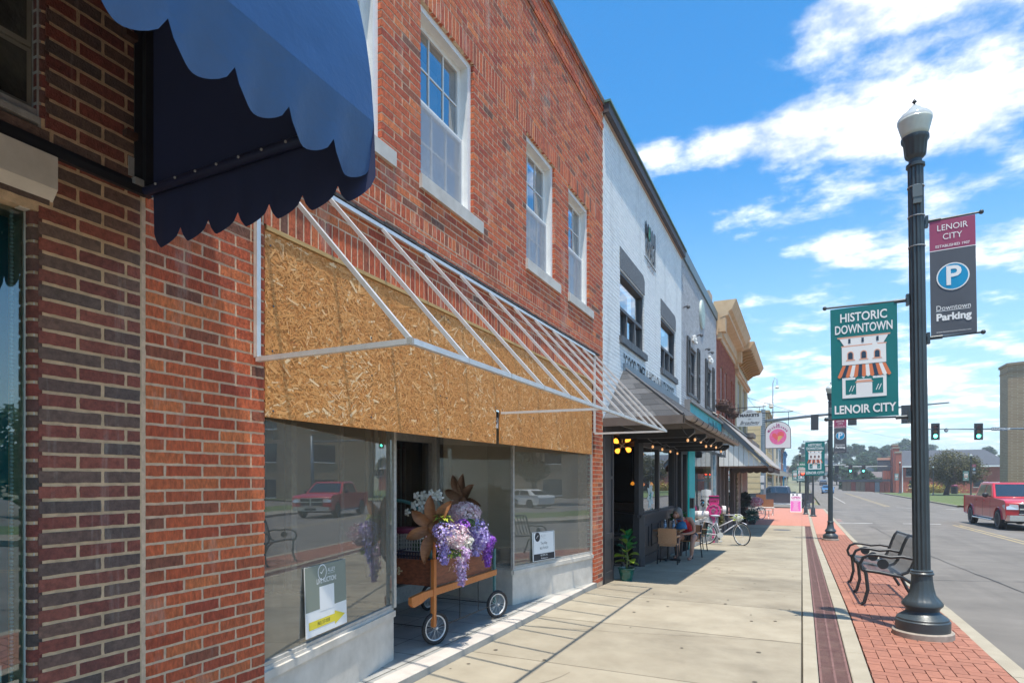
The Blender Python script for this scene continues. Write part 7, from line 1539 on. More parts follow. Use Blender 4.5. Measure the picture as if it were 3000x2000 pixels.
# rose welcome post
RP = thing('rose_welcome_sign', 'grey upright board with pink rose disc and pink WELCOME lettering', 'sign', (-2.42, 19.3, ground(19.3)))
g = ground(19.3); b = MB(); b.box(-2.55, 19.28, g, -2.29, 19.31, g+1.02); b.build('board', mat('grey_board', (.24, .24, .26), .7), RP)
b = MB(); b.box(-2.56, 19.27, g+1.18, -2.27, 19.30, g+1.44); b.m = 1; b.box(-2.565, 19.262, g+1.36, -2.265, 19.269, g+1.41); text(b, 'SWEET', (-2.415, 19.265, g+1.27), (1, 0, 0), (0, 0, 1), .09, bold=.02, ext=.004); b.build('crest', [mat('pink_paint', (.80, .05, .26), .5), M['sig']], RP)
c_ = Vector((-2.42, 19.265, g+.98)); b = MB(); b.cyl(c_, c_+Vector((0, .035, 0)), .215, n=26); b.m = 1
for k in range(8):
    a = k*pi/4; p = c_+Vector((.115*cos(a), -.004, .115*sin(a))); b.tube([p+Vector((.062*cos(a+t*.9-1.2), -.004, .062*sin(a+t*.9-1.2))) for t in range(4)], .007, 4)
for r in (.03, .06): b.tube([c_+Vector((r*cos(t), -.006, r*sin(t))) for t in [i*pi/6 for i in range(11)]], .007, 4)
b.build('rose_disc', [bpy.data.materials['pink_paint'], bpy.data.materials['grey_board']], RP)
b = MB()
for i, ch_ in enumerate('WELCOME'): text(b, ch_, (-2.42, 19.278, g+.72-i*.11), (1, 0, 0), (0, 0, 1), .12, bold=.04, ext=.004)
b.build('lettering', bpy.data.materials['pink_paint'], RP)
RP2 = MB(); g = ground(20.3); RP2.prism([(-2.72, 20.2, g+.5), (-2.52, 20.2, g+.42), (-2.62, 20.25, g+1.62), (-2.82, 20.25, g+1.66)], (0, .02, 0)); RP2.m = 1; text(RP2, 'S', (-2.66, 20.2, g+1.2), (1, 0, 0), (0, 0, 1), .28, bold=.05, ext=.02); text(RP2, 'just', (-2.70, 20.2, g+1.42), (1, 0, 0), (0, 0, 1), .12, ext=.02)
RP2.box(-2.66, 20.22, g, -2.62, 20.24, g+.6)
o = RP2.build('white_leaning_sign', [M['wink'], M['ink']]); o['label'] = 'tall narrow white sign with black letters leaning behind the rose board'; o['category'] = 'sign'
# gnome-like garden ornament
GN = thing('garden_ornament', 'little garden figure with orange and blue cap by the teal column', 'garden ornament', Z6(530, 900, 18.9))
p = Z6(535, 700, 18.9); b = MB(); b.lathe([(.07, -.34), (.09, -.25), (.075, -.1), (.05, -.04), (.055, .0)], 12, p); b.build('body', mat('brown_ornament', (.16, .08, .05), .8), GN, smooth=True); b = MB(); b.ball(p+Vector((0, 0, .06)), .065, 12, 8); b.ball(p+Vector((0, -.03, .02)), .05, 10, 6); b.build('beard', M['wink'], GN, smooth=True); b = MB(); b.lathe([(.06, .09), (.04, .15), (.006, .25)], 10, p); b.build('cap', mat('orange_felt', (.75, .12, .02), .7), GN); b = MB(); b.ball(p+Vector((.06, .0, .13)), .045, 8, 6); b.build('pompom', mat('blue_felt', (.02, .3, .5), .7), GN)
# dark planter, white tables and benches farther on
leafball('black leaved plant in a tall dark planter past the brick paving edge', (-2.6, 31.6, ground(31.6)+1.15), .38, 900, mat('black_foliage', (.02, .03, .03), .6, tone=[(.01, .015, .015), (.03, .05, .045), (.05, .09, .07)]), ls=.09, pot=.75)
leafball('teal green ground plants at the foot of the tall planter', (-2.15, 30.9, ground(31)+.40), .33, 500, mat('teal_foliage', (.02, .12, .09), .6, tone=[(.01, .06, .05), (.03, .16, .12), (.3, .42, .38)]), ls=.08, pot=.2)
leafball('olive leaved bush behind the bicycle by the shop window', (-2.55, 21.0, ground(21)+.65), .25, 420, M['leafo'], ls=.06, pot=.3)
for k, (x, y, lb) in enumerate(((-2.1, 36.9, 'white slatted table in front of the wooden siding'), (-2.05, 40.8, 'white low bench near the corner signal pole'))):
    g = ground(y); t = thing('white_bench', lb, 'bench', (x, y, g)); b = MB()
    for q in range(4): b.box(x-.55, y-.22+q*.115, g+.44, x+.55, y-.13+q*.115, g+.47)
    b.build('slats', M['oldwhite'], t)
    for s in (-.42, .42): b = MB(); b.bar((x+s, y-.2, g), (x+s, y+.2, g+.44), .04); b.bar((x+s, y+.2, g), (x+s, y-.2, g+.44), .04); b.build('leg', M['oldwhite'], t)
for k, (x, y, lb, h) in enumerate(((-2.45, 43.0, 'tall brown wooden cabinet box behind the white bench', 1.25), (-1.95, 42.2, 'lower brown wooden chair with white seat near the signal pole', .95))):
    g = ground(y); t = thing('wooden_chair', lb, 'chair', (x, y, g)); b = MB(); b.box(x-.3, y+.2, g+.35, x+.3, y+.25, g+h); b.build('backrest', mat('chestnut_wood', (.28, .12, .06), .7) if 'chestnut_wood' not in bpy.data.materials else bpy.data.materials['chestnut_wood'], t); b = MB(); b.box(x-.33, y-.25, g+.40, x+.33, y+.28, g+.45); b.build('seat', M['oldwhite'], t)
    for dx in (-.28, .28):
        for dy in (-.2, .22): b = MB(); b.bar((x+dx, y+dy, g), (x+dx, y+dy, g+.4), .05); b.build('leg', M['oldwhite'], t)
# ------------------------------------------------------------------ vehicles
M['tint'] = mat('tinted_car_glass', (.02, .03, .04), .06, spec=.9, coat=.5); M['chrome'] = mat('chrome', (.72, .73, .75), .16, .9); M['lampglass'] = mat('headlamp', (.70, .72, .74), .12, .3)
def vehicle(name, label, cat, paint, body, cab, glassrows, wheels, W=.98, ra=.47, wr=.40, zb=.42, loc=(0, 0, 0), rz=0, taper=.80, grille=None, pick=False):
    """front looks to -y; body = (y,z) outline of the upper edge from front to rear, cab = roof outline"""
    t = thing(name, label, cat, (0, 0, 0))
    bot = []
    ys = sorted(wheels)
    y0, y1 = body[0][0], body[-1][0]
    bot.append((y1-.02, zb+.05))
    for wy in ys[::-1]:
        bot.append((wy+ra, zb)); bot += [(wy+ra*cos(a), wr+.02+ra*sin(a)) for a in [pi*i/10 for i in range(1, 10)]]; bot.append((wy-ra, zb))
    bot.append((y0+.03, zb+.02))
    out = body+bot
    b = MB(); st = [(-W+.03, .985), (-W, 1), (W, 1), (W-.03, .985)]
    cyv, czv = (y0+y1)/2, .8
    vs = [(x, cyv+(y-cyv)*k, czv+(z-czv)*k) for x, k in ((-W+.05, .985), (-W, 1), (W, 1), (W-.05, .985)) for y, z in out]; n = len(out)
    vs = [(x, y, z) for x, y, z in vs]
    fs = [tuple(range(n))[::-1] if 0 else tuple(range(n)), tuple(3*n+i for i in range(n))[::-1]]
    for s in range(3): fs += [(s*n+i, (s+1)*n+i, (s+1)*n+(i+1) % n, s*n+(i+1) % n) for i in range(n)]
    b.add(vs, fs); o = b.build('body', paint, t, smooth=True, sm_angle=28); bv = o.modifiers.new('bevel', 'BEVEL'); bv.width = .035; bv.segments = 2; bv.limit_method = 'ANGLE'; bv.angle_limit = radians(35)
    b = MB(); zr = max(z for y, z in cab); zl = min(z for y, z in cab); f = lambda z: W*.97*(1-(1-taper)*(z-zl)/(zr-zl)); m = len(cab)
    b.add([(-f(z), y, z) for y, z in cab]+[(f(z), y, z) for y, z in cab], [tuple(range(m)), tuple(range(m, 2*m))[::-1]]+[(i, m+i, m+(i+1) % m, (i+1) % m) for i in range(m)])
    o = b.build('cab', paint, t, smooth=True, sm_angle=28); bv = o.modifiers.new('bevel', 'BEVEL'); bv.width = .03; bv.segments = 2; bv.limit_method = 'ANGLE'; bv.angle_limit = radians(35)
    for row in glassrows:
        for s in (-1, 1):
            b = MB(); b.add([(s*(f(z)+.006), y, z) for y, z in (row if s > 0 else row[::-1])], [tuple(range(len(row)))]); b.build('side_window', M['tint'], t)
    # windscreen and rear window lie on the first and last slopes of the cab
    for (ya, za), (yb, zb_), nm in ((cab[0], cab[1], 'windscreen'), (cab[-1], cab[-2], 'rear_window')):
        sgn = -1 if nm == 'windscreen' else 1; e = .1; P = lambda q, k: (f(za+(zb_-za)*q)*k, ya+(yb-ya)*q+sgn*.008, za+(zb_-za)*q+.008)
        b = MB(); b.add([P(.08, -.90), P(.08, .90), P(.90, .90), P(.90, -.90)], [(0, 1, 2, 3)]); b.build(nm, M['tint'], t)
    b = MB(); b.box(-W+.12, y0+.35, zb-.12, W-.12, y1-.3, zb+.35); b.build('underbody', M['sig'], t)
    for wy in ys:
        for s in (-1, 1):
            x = s*(W-.13); b = MB(); b.lathe([(wr-.13, -.12), (wr-.03, -.12), (wr, -.08), (wr, .08), (wr-.03, .12), (wr-.13, .12)], 26); b.v = [(x+z, wy+yy, wr+xx) for xx, yy, z in b.v]; w = b.build('wheel', M['rubber'], t, smooth=True, sm_angle=40)
            b = MB(); b.cyl((x+s*.05, wy, wr), (x+s*.10, wy, wr), wr*.30, n=14)
            for k in range(7): a = 2*pi*k/7; b.bar((x+s*.09, wy, wr), (x+s*.10, wy+(wr-.12)*cos(a), wr+(wr-.12)*sin(a)), .07, .04, up=(1, 0, 0))
            b.tube([(x+s*.10, wy+(wr-.12)*cos(2*pi*i/24), wr+(wr-.12)*sin(2*pi*i/24)) for i in range(24)], .022, 6, closed=True); b.build('rim', M['alum'], w, smooth=True, sm_angle=40)
    for s in (-1, 1):
        b = MB(); my = cab[0][0]+.42; b.ball((s*(W+.13), my, zl+.10), .13, 10, 8, sc=(.9, .55, .8)); b.bar((s*(W-.05), my, zl+.05), (s*(W+.08), my, zl+.07), .05); b.build('mirror', paint if not pick else M['sig'], t, smooth=True)
    hb = body[1][1] if len(body) > 1 else .9
    for s in (-1, 1):
        b = MB(); b.prism([(s*(W-.04), y0-.005, hb-.26), (s*(W-.42), y0-.02, hb-.26), (s*(W-.40), y0-.02, hb-.07), (s*(W-.04), y0+.03, hb-.05)], (0, .12, 0)); b.prism([(s*(W+.002), y0+.03, hb-.25), (s*(W+.002), y0+.30, hb-.16), (s*(W+.002), y0+.30, hb-.10), (s*(W+.002), y0+.03, hb-.06)], (s*.006, 0, 0)); b.build('headlight', M['lampglass'], t)
    b = MB(); b.box(-W+.44, y0-.03, hb-.42, W-.44, y0+.03, hb-.06); b.m = 1
    for z in ((hb-.24),): b.box(-W+.44, y0-.045, z-.025, W-.44, y0-.02, z+.025)
    b.box(-.03, y0-.045, hb-.42, .03, y0-.02, hb-.06); b.box(-W+.42, y0-.04, hb-.45, W-.42, y0-.01, hb-.42); b.box(-W+.42, y0-.04, hb-.06, W-.42, y0-.01, hb-.03); b.build('grille', [M['sig'], M['chrome']], t)
    b = MB(); b.prism([(-W+.01, y0+.05, zb-.02), (-W+.12, y0-.10, zb-.02), (W-.12, y0-.10, zb-.02), (W-.01, y0+.05, zb-.02)], (0, 0, .22)); b.build('front_bumper', M['chrome'] if pick else paint, t)
    b = MB(); b.box(-.3, y0-.105, zb+.02, .3, y0-.10, zb+.14); b.build('number_plate', M['bnavy'] if 0 else M['sig'], t)
    if pick:
        b = MB(); b.box(-W+.08, y1-.02, zb+.08, W-.08, y1+.10, zb+.24); b.build('rear_bumper', M['chrome'], t)
        for s in (-1, 1): b = MB(); b.tube([(s*(W+.03), ys[0]+.55, zb-.05), (s*(W+.06), ys[0]+.75, zb-.07), (s*(W+.06), ys[1]-.75, zb-.07), (s*(W+.03), ys[1]-.55, zb-.05)], .035, 8); b.build('side_step', M['chrome'], t, smooth=True)
    for s in (-1, 1):
        b = MB(); x = s*(W+.002)
        sm_ = [row[0][0]-.03 for row in glassrows]+[glassrows[-1][1][0]+.06]
        for y in sm_: b.box(min(x, x+s*.004), y-.006, zb+.02, max(x, x+s*.004), y+.006, zl-.02)
        b.build('door_seams', M['sig'], t)
        for y in [row[1][0]-.14 for row in glassrows]: b = MB(); b.box(min(x, x+s*.03), y-.10, zl-.16, max(x, x+s*.03), y+.06, zl-.125); b.build('door_handle', paint, t)
    t.location = loc; t.rotation_euler = (0, 0, rz); return t
redp = mat('red_car_paint', (.52, .012, .02), .28, coat=.8, spec=.5); gp = mat('gunmetal_paint', (.085, .10, .125), .30, .5, coat=.6); bp_ = mat('black_car_paint', (.012, .013, .016), .2, coat=1)
pb = [(-2.95, .62), (-2.93, 1.10), (-2.75, 1.19), (-1.30, 1.27), (-1.1, 1.28), (2.85, 1.28), (2.9, 1.25), (2.92, .60)]
pc = [(-1.42, 1.26), (-.62, 1.86), (.75, 1.90), (1.0, 1.84), (1.18, 1.26)]
pw = [[(-1.08, 1.30), (-.12, 1.30), (-.12, 1.78), (-.58, 1.76)], [(-.04, 1.30), (.95, 1.30), (.82, 1.77), (-.04, 1.79)]]
yr = 36.3; vehicle('red_pickup_truck', 'bright red pickup truck with chrome bumper driving towards the viewer', 'pickup truck', redp, pb, pc, pw, (-1.95, 1.85), loc=(8.95, yr, ground(yr)-.07), rz=.03, pick=True).scale = (1.12, 1.12, 1.12)
o = vehicle('grey_pickup_truck', 'dark grey pickup truck crossing the street behind the signal pole', 'pickup truck', gp, pb, pc, pw, (-1.95, 1.85), loc=(-2.0, 58.2, ground(58)-.14), rz=-pi/2, pick=True)
sb_ = [(-2.35, .50), (-2.32, .72), (-2.1, .82), (-1.15, .93), (-.9, .94), (1.6, .98), (2.3, .95), (2.4, .80), (2.38, .50)]
sc_ = [(-1.2, .92), (-.35, 1.40), (.75, 1.43), (1.2, 1.36), (1.95, .97)]
sw_ = [[(-.85, .97), (.12, .97), (.12, 1.36), (-.32, 1.34)], [(.2, .97), (1.35, .99), (1.05, 1.33), (.2, 1.37)]]
vehicle('black_sedan', 'black sedan in the lot across the street mirrored in the shop glass', 'car', bp_, sb_, sc_, sw_, (-1.45, 1.35), W=.90, ra=.37, wr=.33, zb=.26, loc=(22.5, 27.5, ground(27)-.02), rz=pi+.1)
vehicle('silver_sedan', 'white sedan parked beyond the black one in the lot across the street', 'car', M['white'], sb_, sc_, sw_, (-1.45, 1.35), W=.90, ra=.37, wr=.33, zb=.26, loc=(25.5, 34.5, ground(33)-.02), rz=pi/2)
vehicle('small_blue_car', 'tiny blue car far down the road by the hill', 'car', mat('blue_car_paint', (.03, .16, .35), .3, coat=.6), sb_, sc_, sw_, (-1.45, 1.35), W=.90, ra=.37, wr=.33, zb=.26, loc=(4.0, 118, ground(118)-.1), rz=0)
vehicle('small_dark_car', 'tiny dark car climbing the far hill road', 'car', bp_, sb_, sc_, sw_, (-1.45, 1.35), W=.90, ra=.37, wr=.33, zb=.26, loc=(5.2, 185, ground(185)-.1), rz=pi)

# ------------------------------------------------------------------ trees
def tree(name, label, H, R, n, leaf, ls, trunk=.12, clumps=34, zc=.62, lean=(0, 0), flat=.8):
    t = thing(name, label, 'tree', (0, 0, 0)); top = Vector((lean[0], lean[1], H*.45))
    b = MB(); b.tube([(0, 0, -.3), (lean[0]*.2, lean[1]*.2, H*.12), (lean[0]*.6, lean[1]*.6, H*.3), top, top+Vector((0, 0, H*.25))], [trunk*1.5, trunk, trunk*.8, trunk*.6, trunk*.2], 9)
    cl = []
    for i in range(clumps):
        while True:
            d = Vector((rnd.uniform(-1, 1), rnd.uniform(-1, 1), rnd.uniform(-.9, 1)))
            if d.length < 1: break
        d = d.normalized()*(d.length**.5); c = Vector((lean[0]+d.x*R*.8, lean[1]+d.y*R*.8, H*zc+d.z*H*(1-zc)*flat)); cl.append((c, R*rnd.uniform(.22, .42)))
    for c, r in cl[:12]:
        m_ = (top+c)/2+Vector((0, 0, -.1*H)); b.tube([top*.75, m_, c], [trunk*.45, trunk*.25, trunk*.06], 6)
    b.build('trunk', M['bark'], t, smooth=True)
    b = MB()
    for i in range(n):
        c, r = rnd.choice(cl); d = Vector((rnd.gauss(0, 1), rnd.gauss(0, 1), rnd.gauss(0, 1))).normalized()*r*rnd.uniform(.5, 1.12); d.z *= .7; p = c+d
        u = Vector((rnd.gauss(0, 1), rnd.gauss(0, 1), rnd.gauss(0, .6))).normalized()*ls*rnd.uniform(.6, 1.3); v = u.cross(Vector((rnd.gauss(0, .5), rnd.gauss(0, .5), 1))).normalized()*ls*.5
        b.add([p-u, p+v, p+u*.9, p-v], [(0, 1, 2, 3)], min(1, max(0, rnd.gauss(.5, .22))))
    o = b.build('crown', leaf, t); o['kind'] = 'stuff'
    return t
tp = at(2172, 1138, D=89.4)
o = tree('olive_tree', 'broad olive green tree with leaning trunk on the grass before the church', 6.8, 4.2, 15000, M['leafo'], .15, .30, 60, .60, (.9, 0), .75); o.location = (tp.x, tp.y, -.85)
protos = [tree('hill_tree', '', 8, 3.6, 5200, M['leafb'], .34, .25, 26), tree('hill_tree', '', 9, 3.2, 5200, M['leafb'], .32, .25, 22, .58), tree('hill_tree', '', 7, 4.2, 5200, M['leafb'], .34, .25, 30, .56)]
used = [False]*3
where = [('far left edge of the wooded hill', -12), ('hill', 0)]
spots = []
for i, (px, D, sc) in enumerate([(1832, 190, .9), (1842, 230, 1.2), (1853, 175, .95), (1862, 235, 1.25), (1905, 300, 1.15), (1915, 210, 1.0), (1922, 165, .80), (1930, 250, 1.2), (1938, 190, 1.0), (1946, 270, 1.25), (1952, 160, .85), (1960, 225, 1.2), (1966, 185, .95), (1972, 260, 1.45), (1978, 165, .85), (1984, 215, 1.3), (1990, 150, .75), (1996, 240, 1.35), (2003, 180, 1.0), (2008, 260, 1.25), (2014, 200, 1.15), (2020, 160, .85), (2026, 240, 1.3), (2032, 190, 1.0), (2040, 260, 1.25), (2046, 210, 1.1), (2055, 250, 1.2), (2062, 280, 1.2), (1875, 330, 1.2), (1893, 350, 1.1), (2296, 170, 1.15), (2315, 180, 1.1), (2330, 170, 1.2), (2270, 250, 1.0), (1850, 300, 1.3), (1870, 260, .9), (2080, 300, 1.3), (2100, 280, 1.2), (2130, 290, 1.2), (2350, 190, 1.3)]):
    p = at(px, 1100, D=D); k = i % 3
    pos = (p.x, p.y, ground(p.y)-.6)
    band = ('behind the distant left lamps', 'at the foot of the hill road', 'over the left far signals', 'between lamp and left signal head', 'behind the second lamp pole', 'over the low brick wall left part', 'under the first far green light', 'between the two far green lights', 'right of the far green lights', 'behind the church sign', 'above the church roof', 'between church roof and tan building')[sum(px > q for q in (1856, 1880, 1900, 1918, 1935, 1950, 1968, 1988, 2010, 2036, 2070, 2200, 2290)[:11])]
    lb = ('tall ' if sc > 1.22 else 'low ' if sc < .92 else '')+('front' if D < 185 else 'middle' if D < 240 else 'rear')+' hill tree '+band
    lb = lb.replace('hill tree', ('leafy ', 'slender ', 'broad ')[k]+'hill tree')+(' at its left end' if px == 2014 else '')
    if used[k]: o = dup(protos[k], pos, rnd.uniform(0, 6), lb, 'trees on the far hill', sc=sc*.84)
    else: o = protos[k]; used[k] = True; o.location = pos; o.scale = (sc*.84,)*3; o['label'] = lb; o['group'] = 'trees on the far hill'
for i, (x, y, s, lb) in enumerate(((30, 40, 1.1, 'big green tree at the far side of the parking lot'), (34, 26, 1.2, 'big green tree behind the parked black sedan'), (38, 12, 1.2, 'big green tree across the street right of the lot'), (29, 50, 1.0, 'green tree between the lot and the tan building'), (44, 33, 1.3, 'tall green tree at the back of the parking lot'), (26, 18, .9, 'green tree nearest to the parking lot kerb'))): dup(protos[i % 3], (x, y, ground(y)-.2), i*1.3, lb, 'trees around the parking lot', sc=s)
# hedge line below the trees, and bushes
b = MB()
for i in range(9000):
    px = rnd.uniform(1928, 2075); D = rnd.uniform(134, 142); p = at(px, 1100, D=D); p.z = rnd.uniform(-.8, 1.6+.9*noise.noise(Vector((px*.05, 0, 0)))); u = Vector((rnd.gauss(0, 1), rnd.gauss(0, 1), rnd.gauss(0, 1))).normalized()*.3; v = u.cross(Vector((.3, .2, 1))).normalized()*.18
    b.add([p-u, p+v, p+u, p-v], [(0, 1, 2, 3)], rnd.random())
o = b.build('undergrowth', M['leafb']); o['kind'] = 'stuff'; o['label'] = 'mass of dark undergrowth at the foot of the wooded hill'; o['category'] = 'undergrowth'
b = MB()
for i in range(1500):
    p = Vector((21.0+rnd.gauss(0, 1.6), 127+rnd.gauss(0, .6), -.8+abs(rnd.gauss(0, .8)))); u = Vector((rnd.gauss(0, 1), rnd.gauss(0, 1), rnd.gauss(0, 1))).normalized()*.16; v = u.cross(Vector((.3, .2, 1))).normalized()*.1
    b.add([p-u, p+v, p+u, p-v], [(0, 1, 2, 3)], rnd.random())
o = b.build('yellow_bush', mat('golden_leaves', (.4, .35, .05), .7, tone=[(.22, .20, .03), (.45, .36, .05), (.6, .5, .1)])); o['label'] = 'golden yellow bush by the church wall left of the olive tree'; o['category'] = 'bush'

# ------------------------------------------------------------------ church, tan building, wall, houses
CH = thing('brick_church', 'long red brick church with grey roof and stepped pilastered front', 'church', at(2071, 1129, D=114))
A = at(2071, 1100, D=112); A.z = 0; Bq = at(2330, 1100, D=105); Bq.z = 0; Cq = at(2040, 1100, D=130); Cq.z = 0
cb = mat('church_brick', (.34, .10, .065), .9, col2=(.40, .13, .085), vscale=1.5); zE_, zR_ = 3.98, 7.1; Z_ = lambda p, z: Vector((p.x, p.y, z))
back = (Cq-A).normalized(); ln = (Bq-A).normalized(); A2, B2_ = A+back*15, Bq+back*15; mA, mB = A+back*7.5, Bq+back*7.5-ln*2.6
b = MB(); b.prism([Z_(A, -1.2), Z_(Bq, -1.2), Z_(B2_, -1.2), Z_(A2, -1.2)], (0, 0, zE_+1.2)); b.build('wall', cb, CH)
rt = mat('grey_slate_roof', (.085, .092, .105), 1, col2=(.12, .13, .145), vscale=3, grain=(1, 1, 6), spec=.1); o_ = -ln.cross(Vector((0, 0, 1)))
b = MB(); ov = (A-Cq).normalized()*.5; b.add([Z_(A+ov, zE_-.05), Z_(Bq+ov, zE_-.05), Z_(mB, zR_), Z_(mA, zR_), Z_(A2, zE_), Z_(B2_, zE_)], [(0, 1, 2, 3), (3, 2, 5, 4), (1, 5, 2), (0, 3, 4)]); b.build('roof', rt, CH)
b = MB(); b.bar(Z_(A+ov, zE_-.12), Z_(Bq+ov, zE_-.12), .12, .26); b.bar(Z_(A+ov*.3+ln*.1, -.9), Z_(A+ov*.3+ln*.1, zE_-.1), .16); b.build('gutter', M['white'], CH)
for px, za, zc_, w_ in ((2073, 2.1, 3.6, .9), (2080, -.0, 1.35, 1.0), (2161, .2, 1.4, 1.2), (2215, .2, 1.4, 1.4), (2288, 2.3, 3.6, 2.6), (2150, -.1, 1.3, 1.0)):
    q = at(px, 1100, D=112); t_ = (q-A).dot(ln)+1.0; p = A+ln*t_+ov*.08; b = MB(); b.prism([Z_(p-ln*w_/2, za), Z_(p+ln*w_/2, za), Z_(p+ln*w_/2, zc_), Z_(p-ln*w_/2, zc_)], ov*.1); w = b.build('window', M['tint'], CH); b = MB(); b.prism([Z_(p-ln*(w_/2+.1), za-.14), Z_(p+ln*(w_/2+.1), za-.14), Z_(p+ln*(w_/2+.1), za-.02), Z_(p-ln*(w_/2+.1), za-.02)], ov*.2); b.build('sill', M['oldwhite'], w)
sd_ = -ln*.6
for k, (f_, h, w_) in enumerate(((.0, 6.4, 1.3), (.16, 7.4, 1.2), (.24, 8.0, 1.0), (.32, 7.3, 1.0), (.55, 6.0, 1.1), (.78, 5.4, 1.1), (1.0, 4.6, 1.2))):
    p = A.lerp(Cq, f_); b = MB(); b.prism([Z_(p, -1.2), Z_(p+back*w_, -1.2), Z_(p+back*w_+sd_*1.6, -1.2), Z_(p+sd_*1.6, -1.2)], (0, 0, h+1.2)); b.build('pier', cb, CH)
    b = MB(); b.prism([Z_(p-back*.08-sd_*.1, h), Z_(p+back*(w_+.08)-sd_*.1, h), Z_(p+back*(w_+.08)+sd_*1.75, h), Z_(p-back*.08+sd_*1.75, h)], (0, 0, .28)); b.build('pier_cap', M['conc2'], CH)
b = MB(); q = at(2041, 1056, D=120); b.box(q.x-1.9, q.y, q.z-2.1, q.x+1.9, q.y+.3, q.z+0); b.m = 1; b.box(q.x-1.95, q.y-.05, q.z, q.x+1.95, q.y+.35, q.z+.45); b.build('sign_box', [M['slate'], M['bpink']], CH)
TN = thing('tan_brick_block', 'tall plain tan brick building at the right edge behind the red truck', 'building', (17.8, 72.8, -.8))
tb = bpy.data.materials.new('tan_brick'); tb.use_nodes = True; n_, l_ = tb.node_tree.nodes, tb.node_tree.links; pr_ = n_['Principled BSDF']; pr_.inputs['Roughness'].default_value = .9
g_ = N(n_, 'ShaderNodeNewGeometry'); sx_ = N(n_, 'ShaderNodeSeparateXYZ'); l_.new(g_.outputs['Position'], sx_.inputs[0]); ad_ = N(n_, 'ShaderNodeMath', operation='ADD'); l_.new(sx_.outputs[0], ad_.inputs[0]); l_.new(sx_.outputs[1], ad_.inputs[1]); cx_ = N(n_, 'ShaderNodeCombineXYZ'); l_.new(ad_.outputs[0], cx_.inputs[0]); l_.new(sx_.outputs[2], cx_.inputs[1])
br_ = N(n_, 'ShaderNodeTexBrick', i_Scale=1.0); br_.inputs['Color1'].default_value = (.30, .20, .115, 1); br_.inputs['Color2'].default_value = (.37, .26, .155, 1); br_.inputs['Mortar'].default_value = (.42, .34, .24, 1); br_.inputs['Brick Width'].default_value = .42; br_.inputs['Row Height'].default_value = .16; br_.inputs['Mortar Size'].default_value = .016; l_.new(cx_.outputs[0], br_.inputs['Vector']); l_.new(br_.outputs[0], pr_.inputs['Base Color'])
TA, TB2, TC, TD, TE = Vector((17.77, 72.8, 0)), Vector((17.72, 75.2, 0)), Vector((32, 96, 0)), Vector((60, 90, 0)), Vector((52, 57, 0))
b = MB(); b.prism([Z_(p, -1.2) for p in (TA, TE, TD, TC, TB2)], (0, 0, 13.6)); b.build('wall', tb, TN)
b = MB(); b.prism([Z_(p, 12.4) for p in (TA+Vector((-.12, -.12, 0)), TE+Vector((0, -.2, 0)), TD, TC, TB2+Vector((-.12, .05, 0)))], (0, 0, .22)); b.prism([Z_(p, 11.75) for p in (TA+Vector((-.05, -.05, 0)), TE+Vector((0, -.1, 0)), TD, TC, TB2+Vector((-.05, .03, 0)))], (0, 0, .12)); b.build('coping', mat('tan_coping', (.30, .22, .14), .8), TN)
d_ = (TE-TA).normalized(); nn_ = Vector((d_.y, -d_.x, 0))
for k in range(5):
    for z in (-.6, 3.6, 7.4):
        p = TA+d_*(4+k*6.5)+nn_*.03; b = MB(); b.prism([Z_(p, z), Z_(p+d_*2.6, z), Z_(p+d_*2.6, z+2.1), Z_(p, z+2.1)], -nn_*.1); w = b.build('window', M['tint'], TN); b = MB(); b.bar(Z_(p+nn_*.05, z-.06), Z_(p+d_*2.6+nn_*.05, z-.06), .14, .1); b.build('sill', M['white'], w)
OW = thing('low_brick_wall', 'low brick and plank retaining wall with dark rail beyond the crossing', 'wall', at(1985, 1128, D=118))
p0, p1 = at(1934, 1100, D=124), at(2044, 1100, D=116); p0.z = p1.z = 0; d = (p1-p0).normalized(); L = (p1-p0).length; nw = Vector((d.y, -d.x, 0))
for k in range(10):
    a = p0+d*(L*k/10); c = p0+d*(L*(k+1)/10-.08); b = MB(); b.prism([Z_(a, -1), Z_(c, -1), Z_(c, 1.0), Z_(a, 1.0)], nw*-.3); b.build('panel', [mat('plank_tan', (.30, .22, .14), .9), cb, mat('rail_gray', (.25, .28, .3), .8)][(0, 0, 1, 0, 0, 1, 1, 2, 1, 1)[k]], OW)
b = MB(); b.bar(Z_(p0-d*1, 1.25), Z_(p1, 1.35), .5, .45); b.build('dark_rail', M['dgrey'], OW)
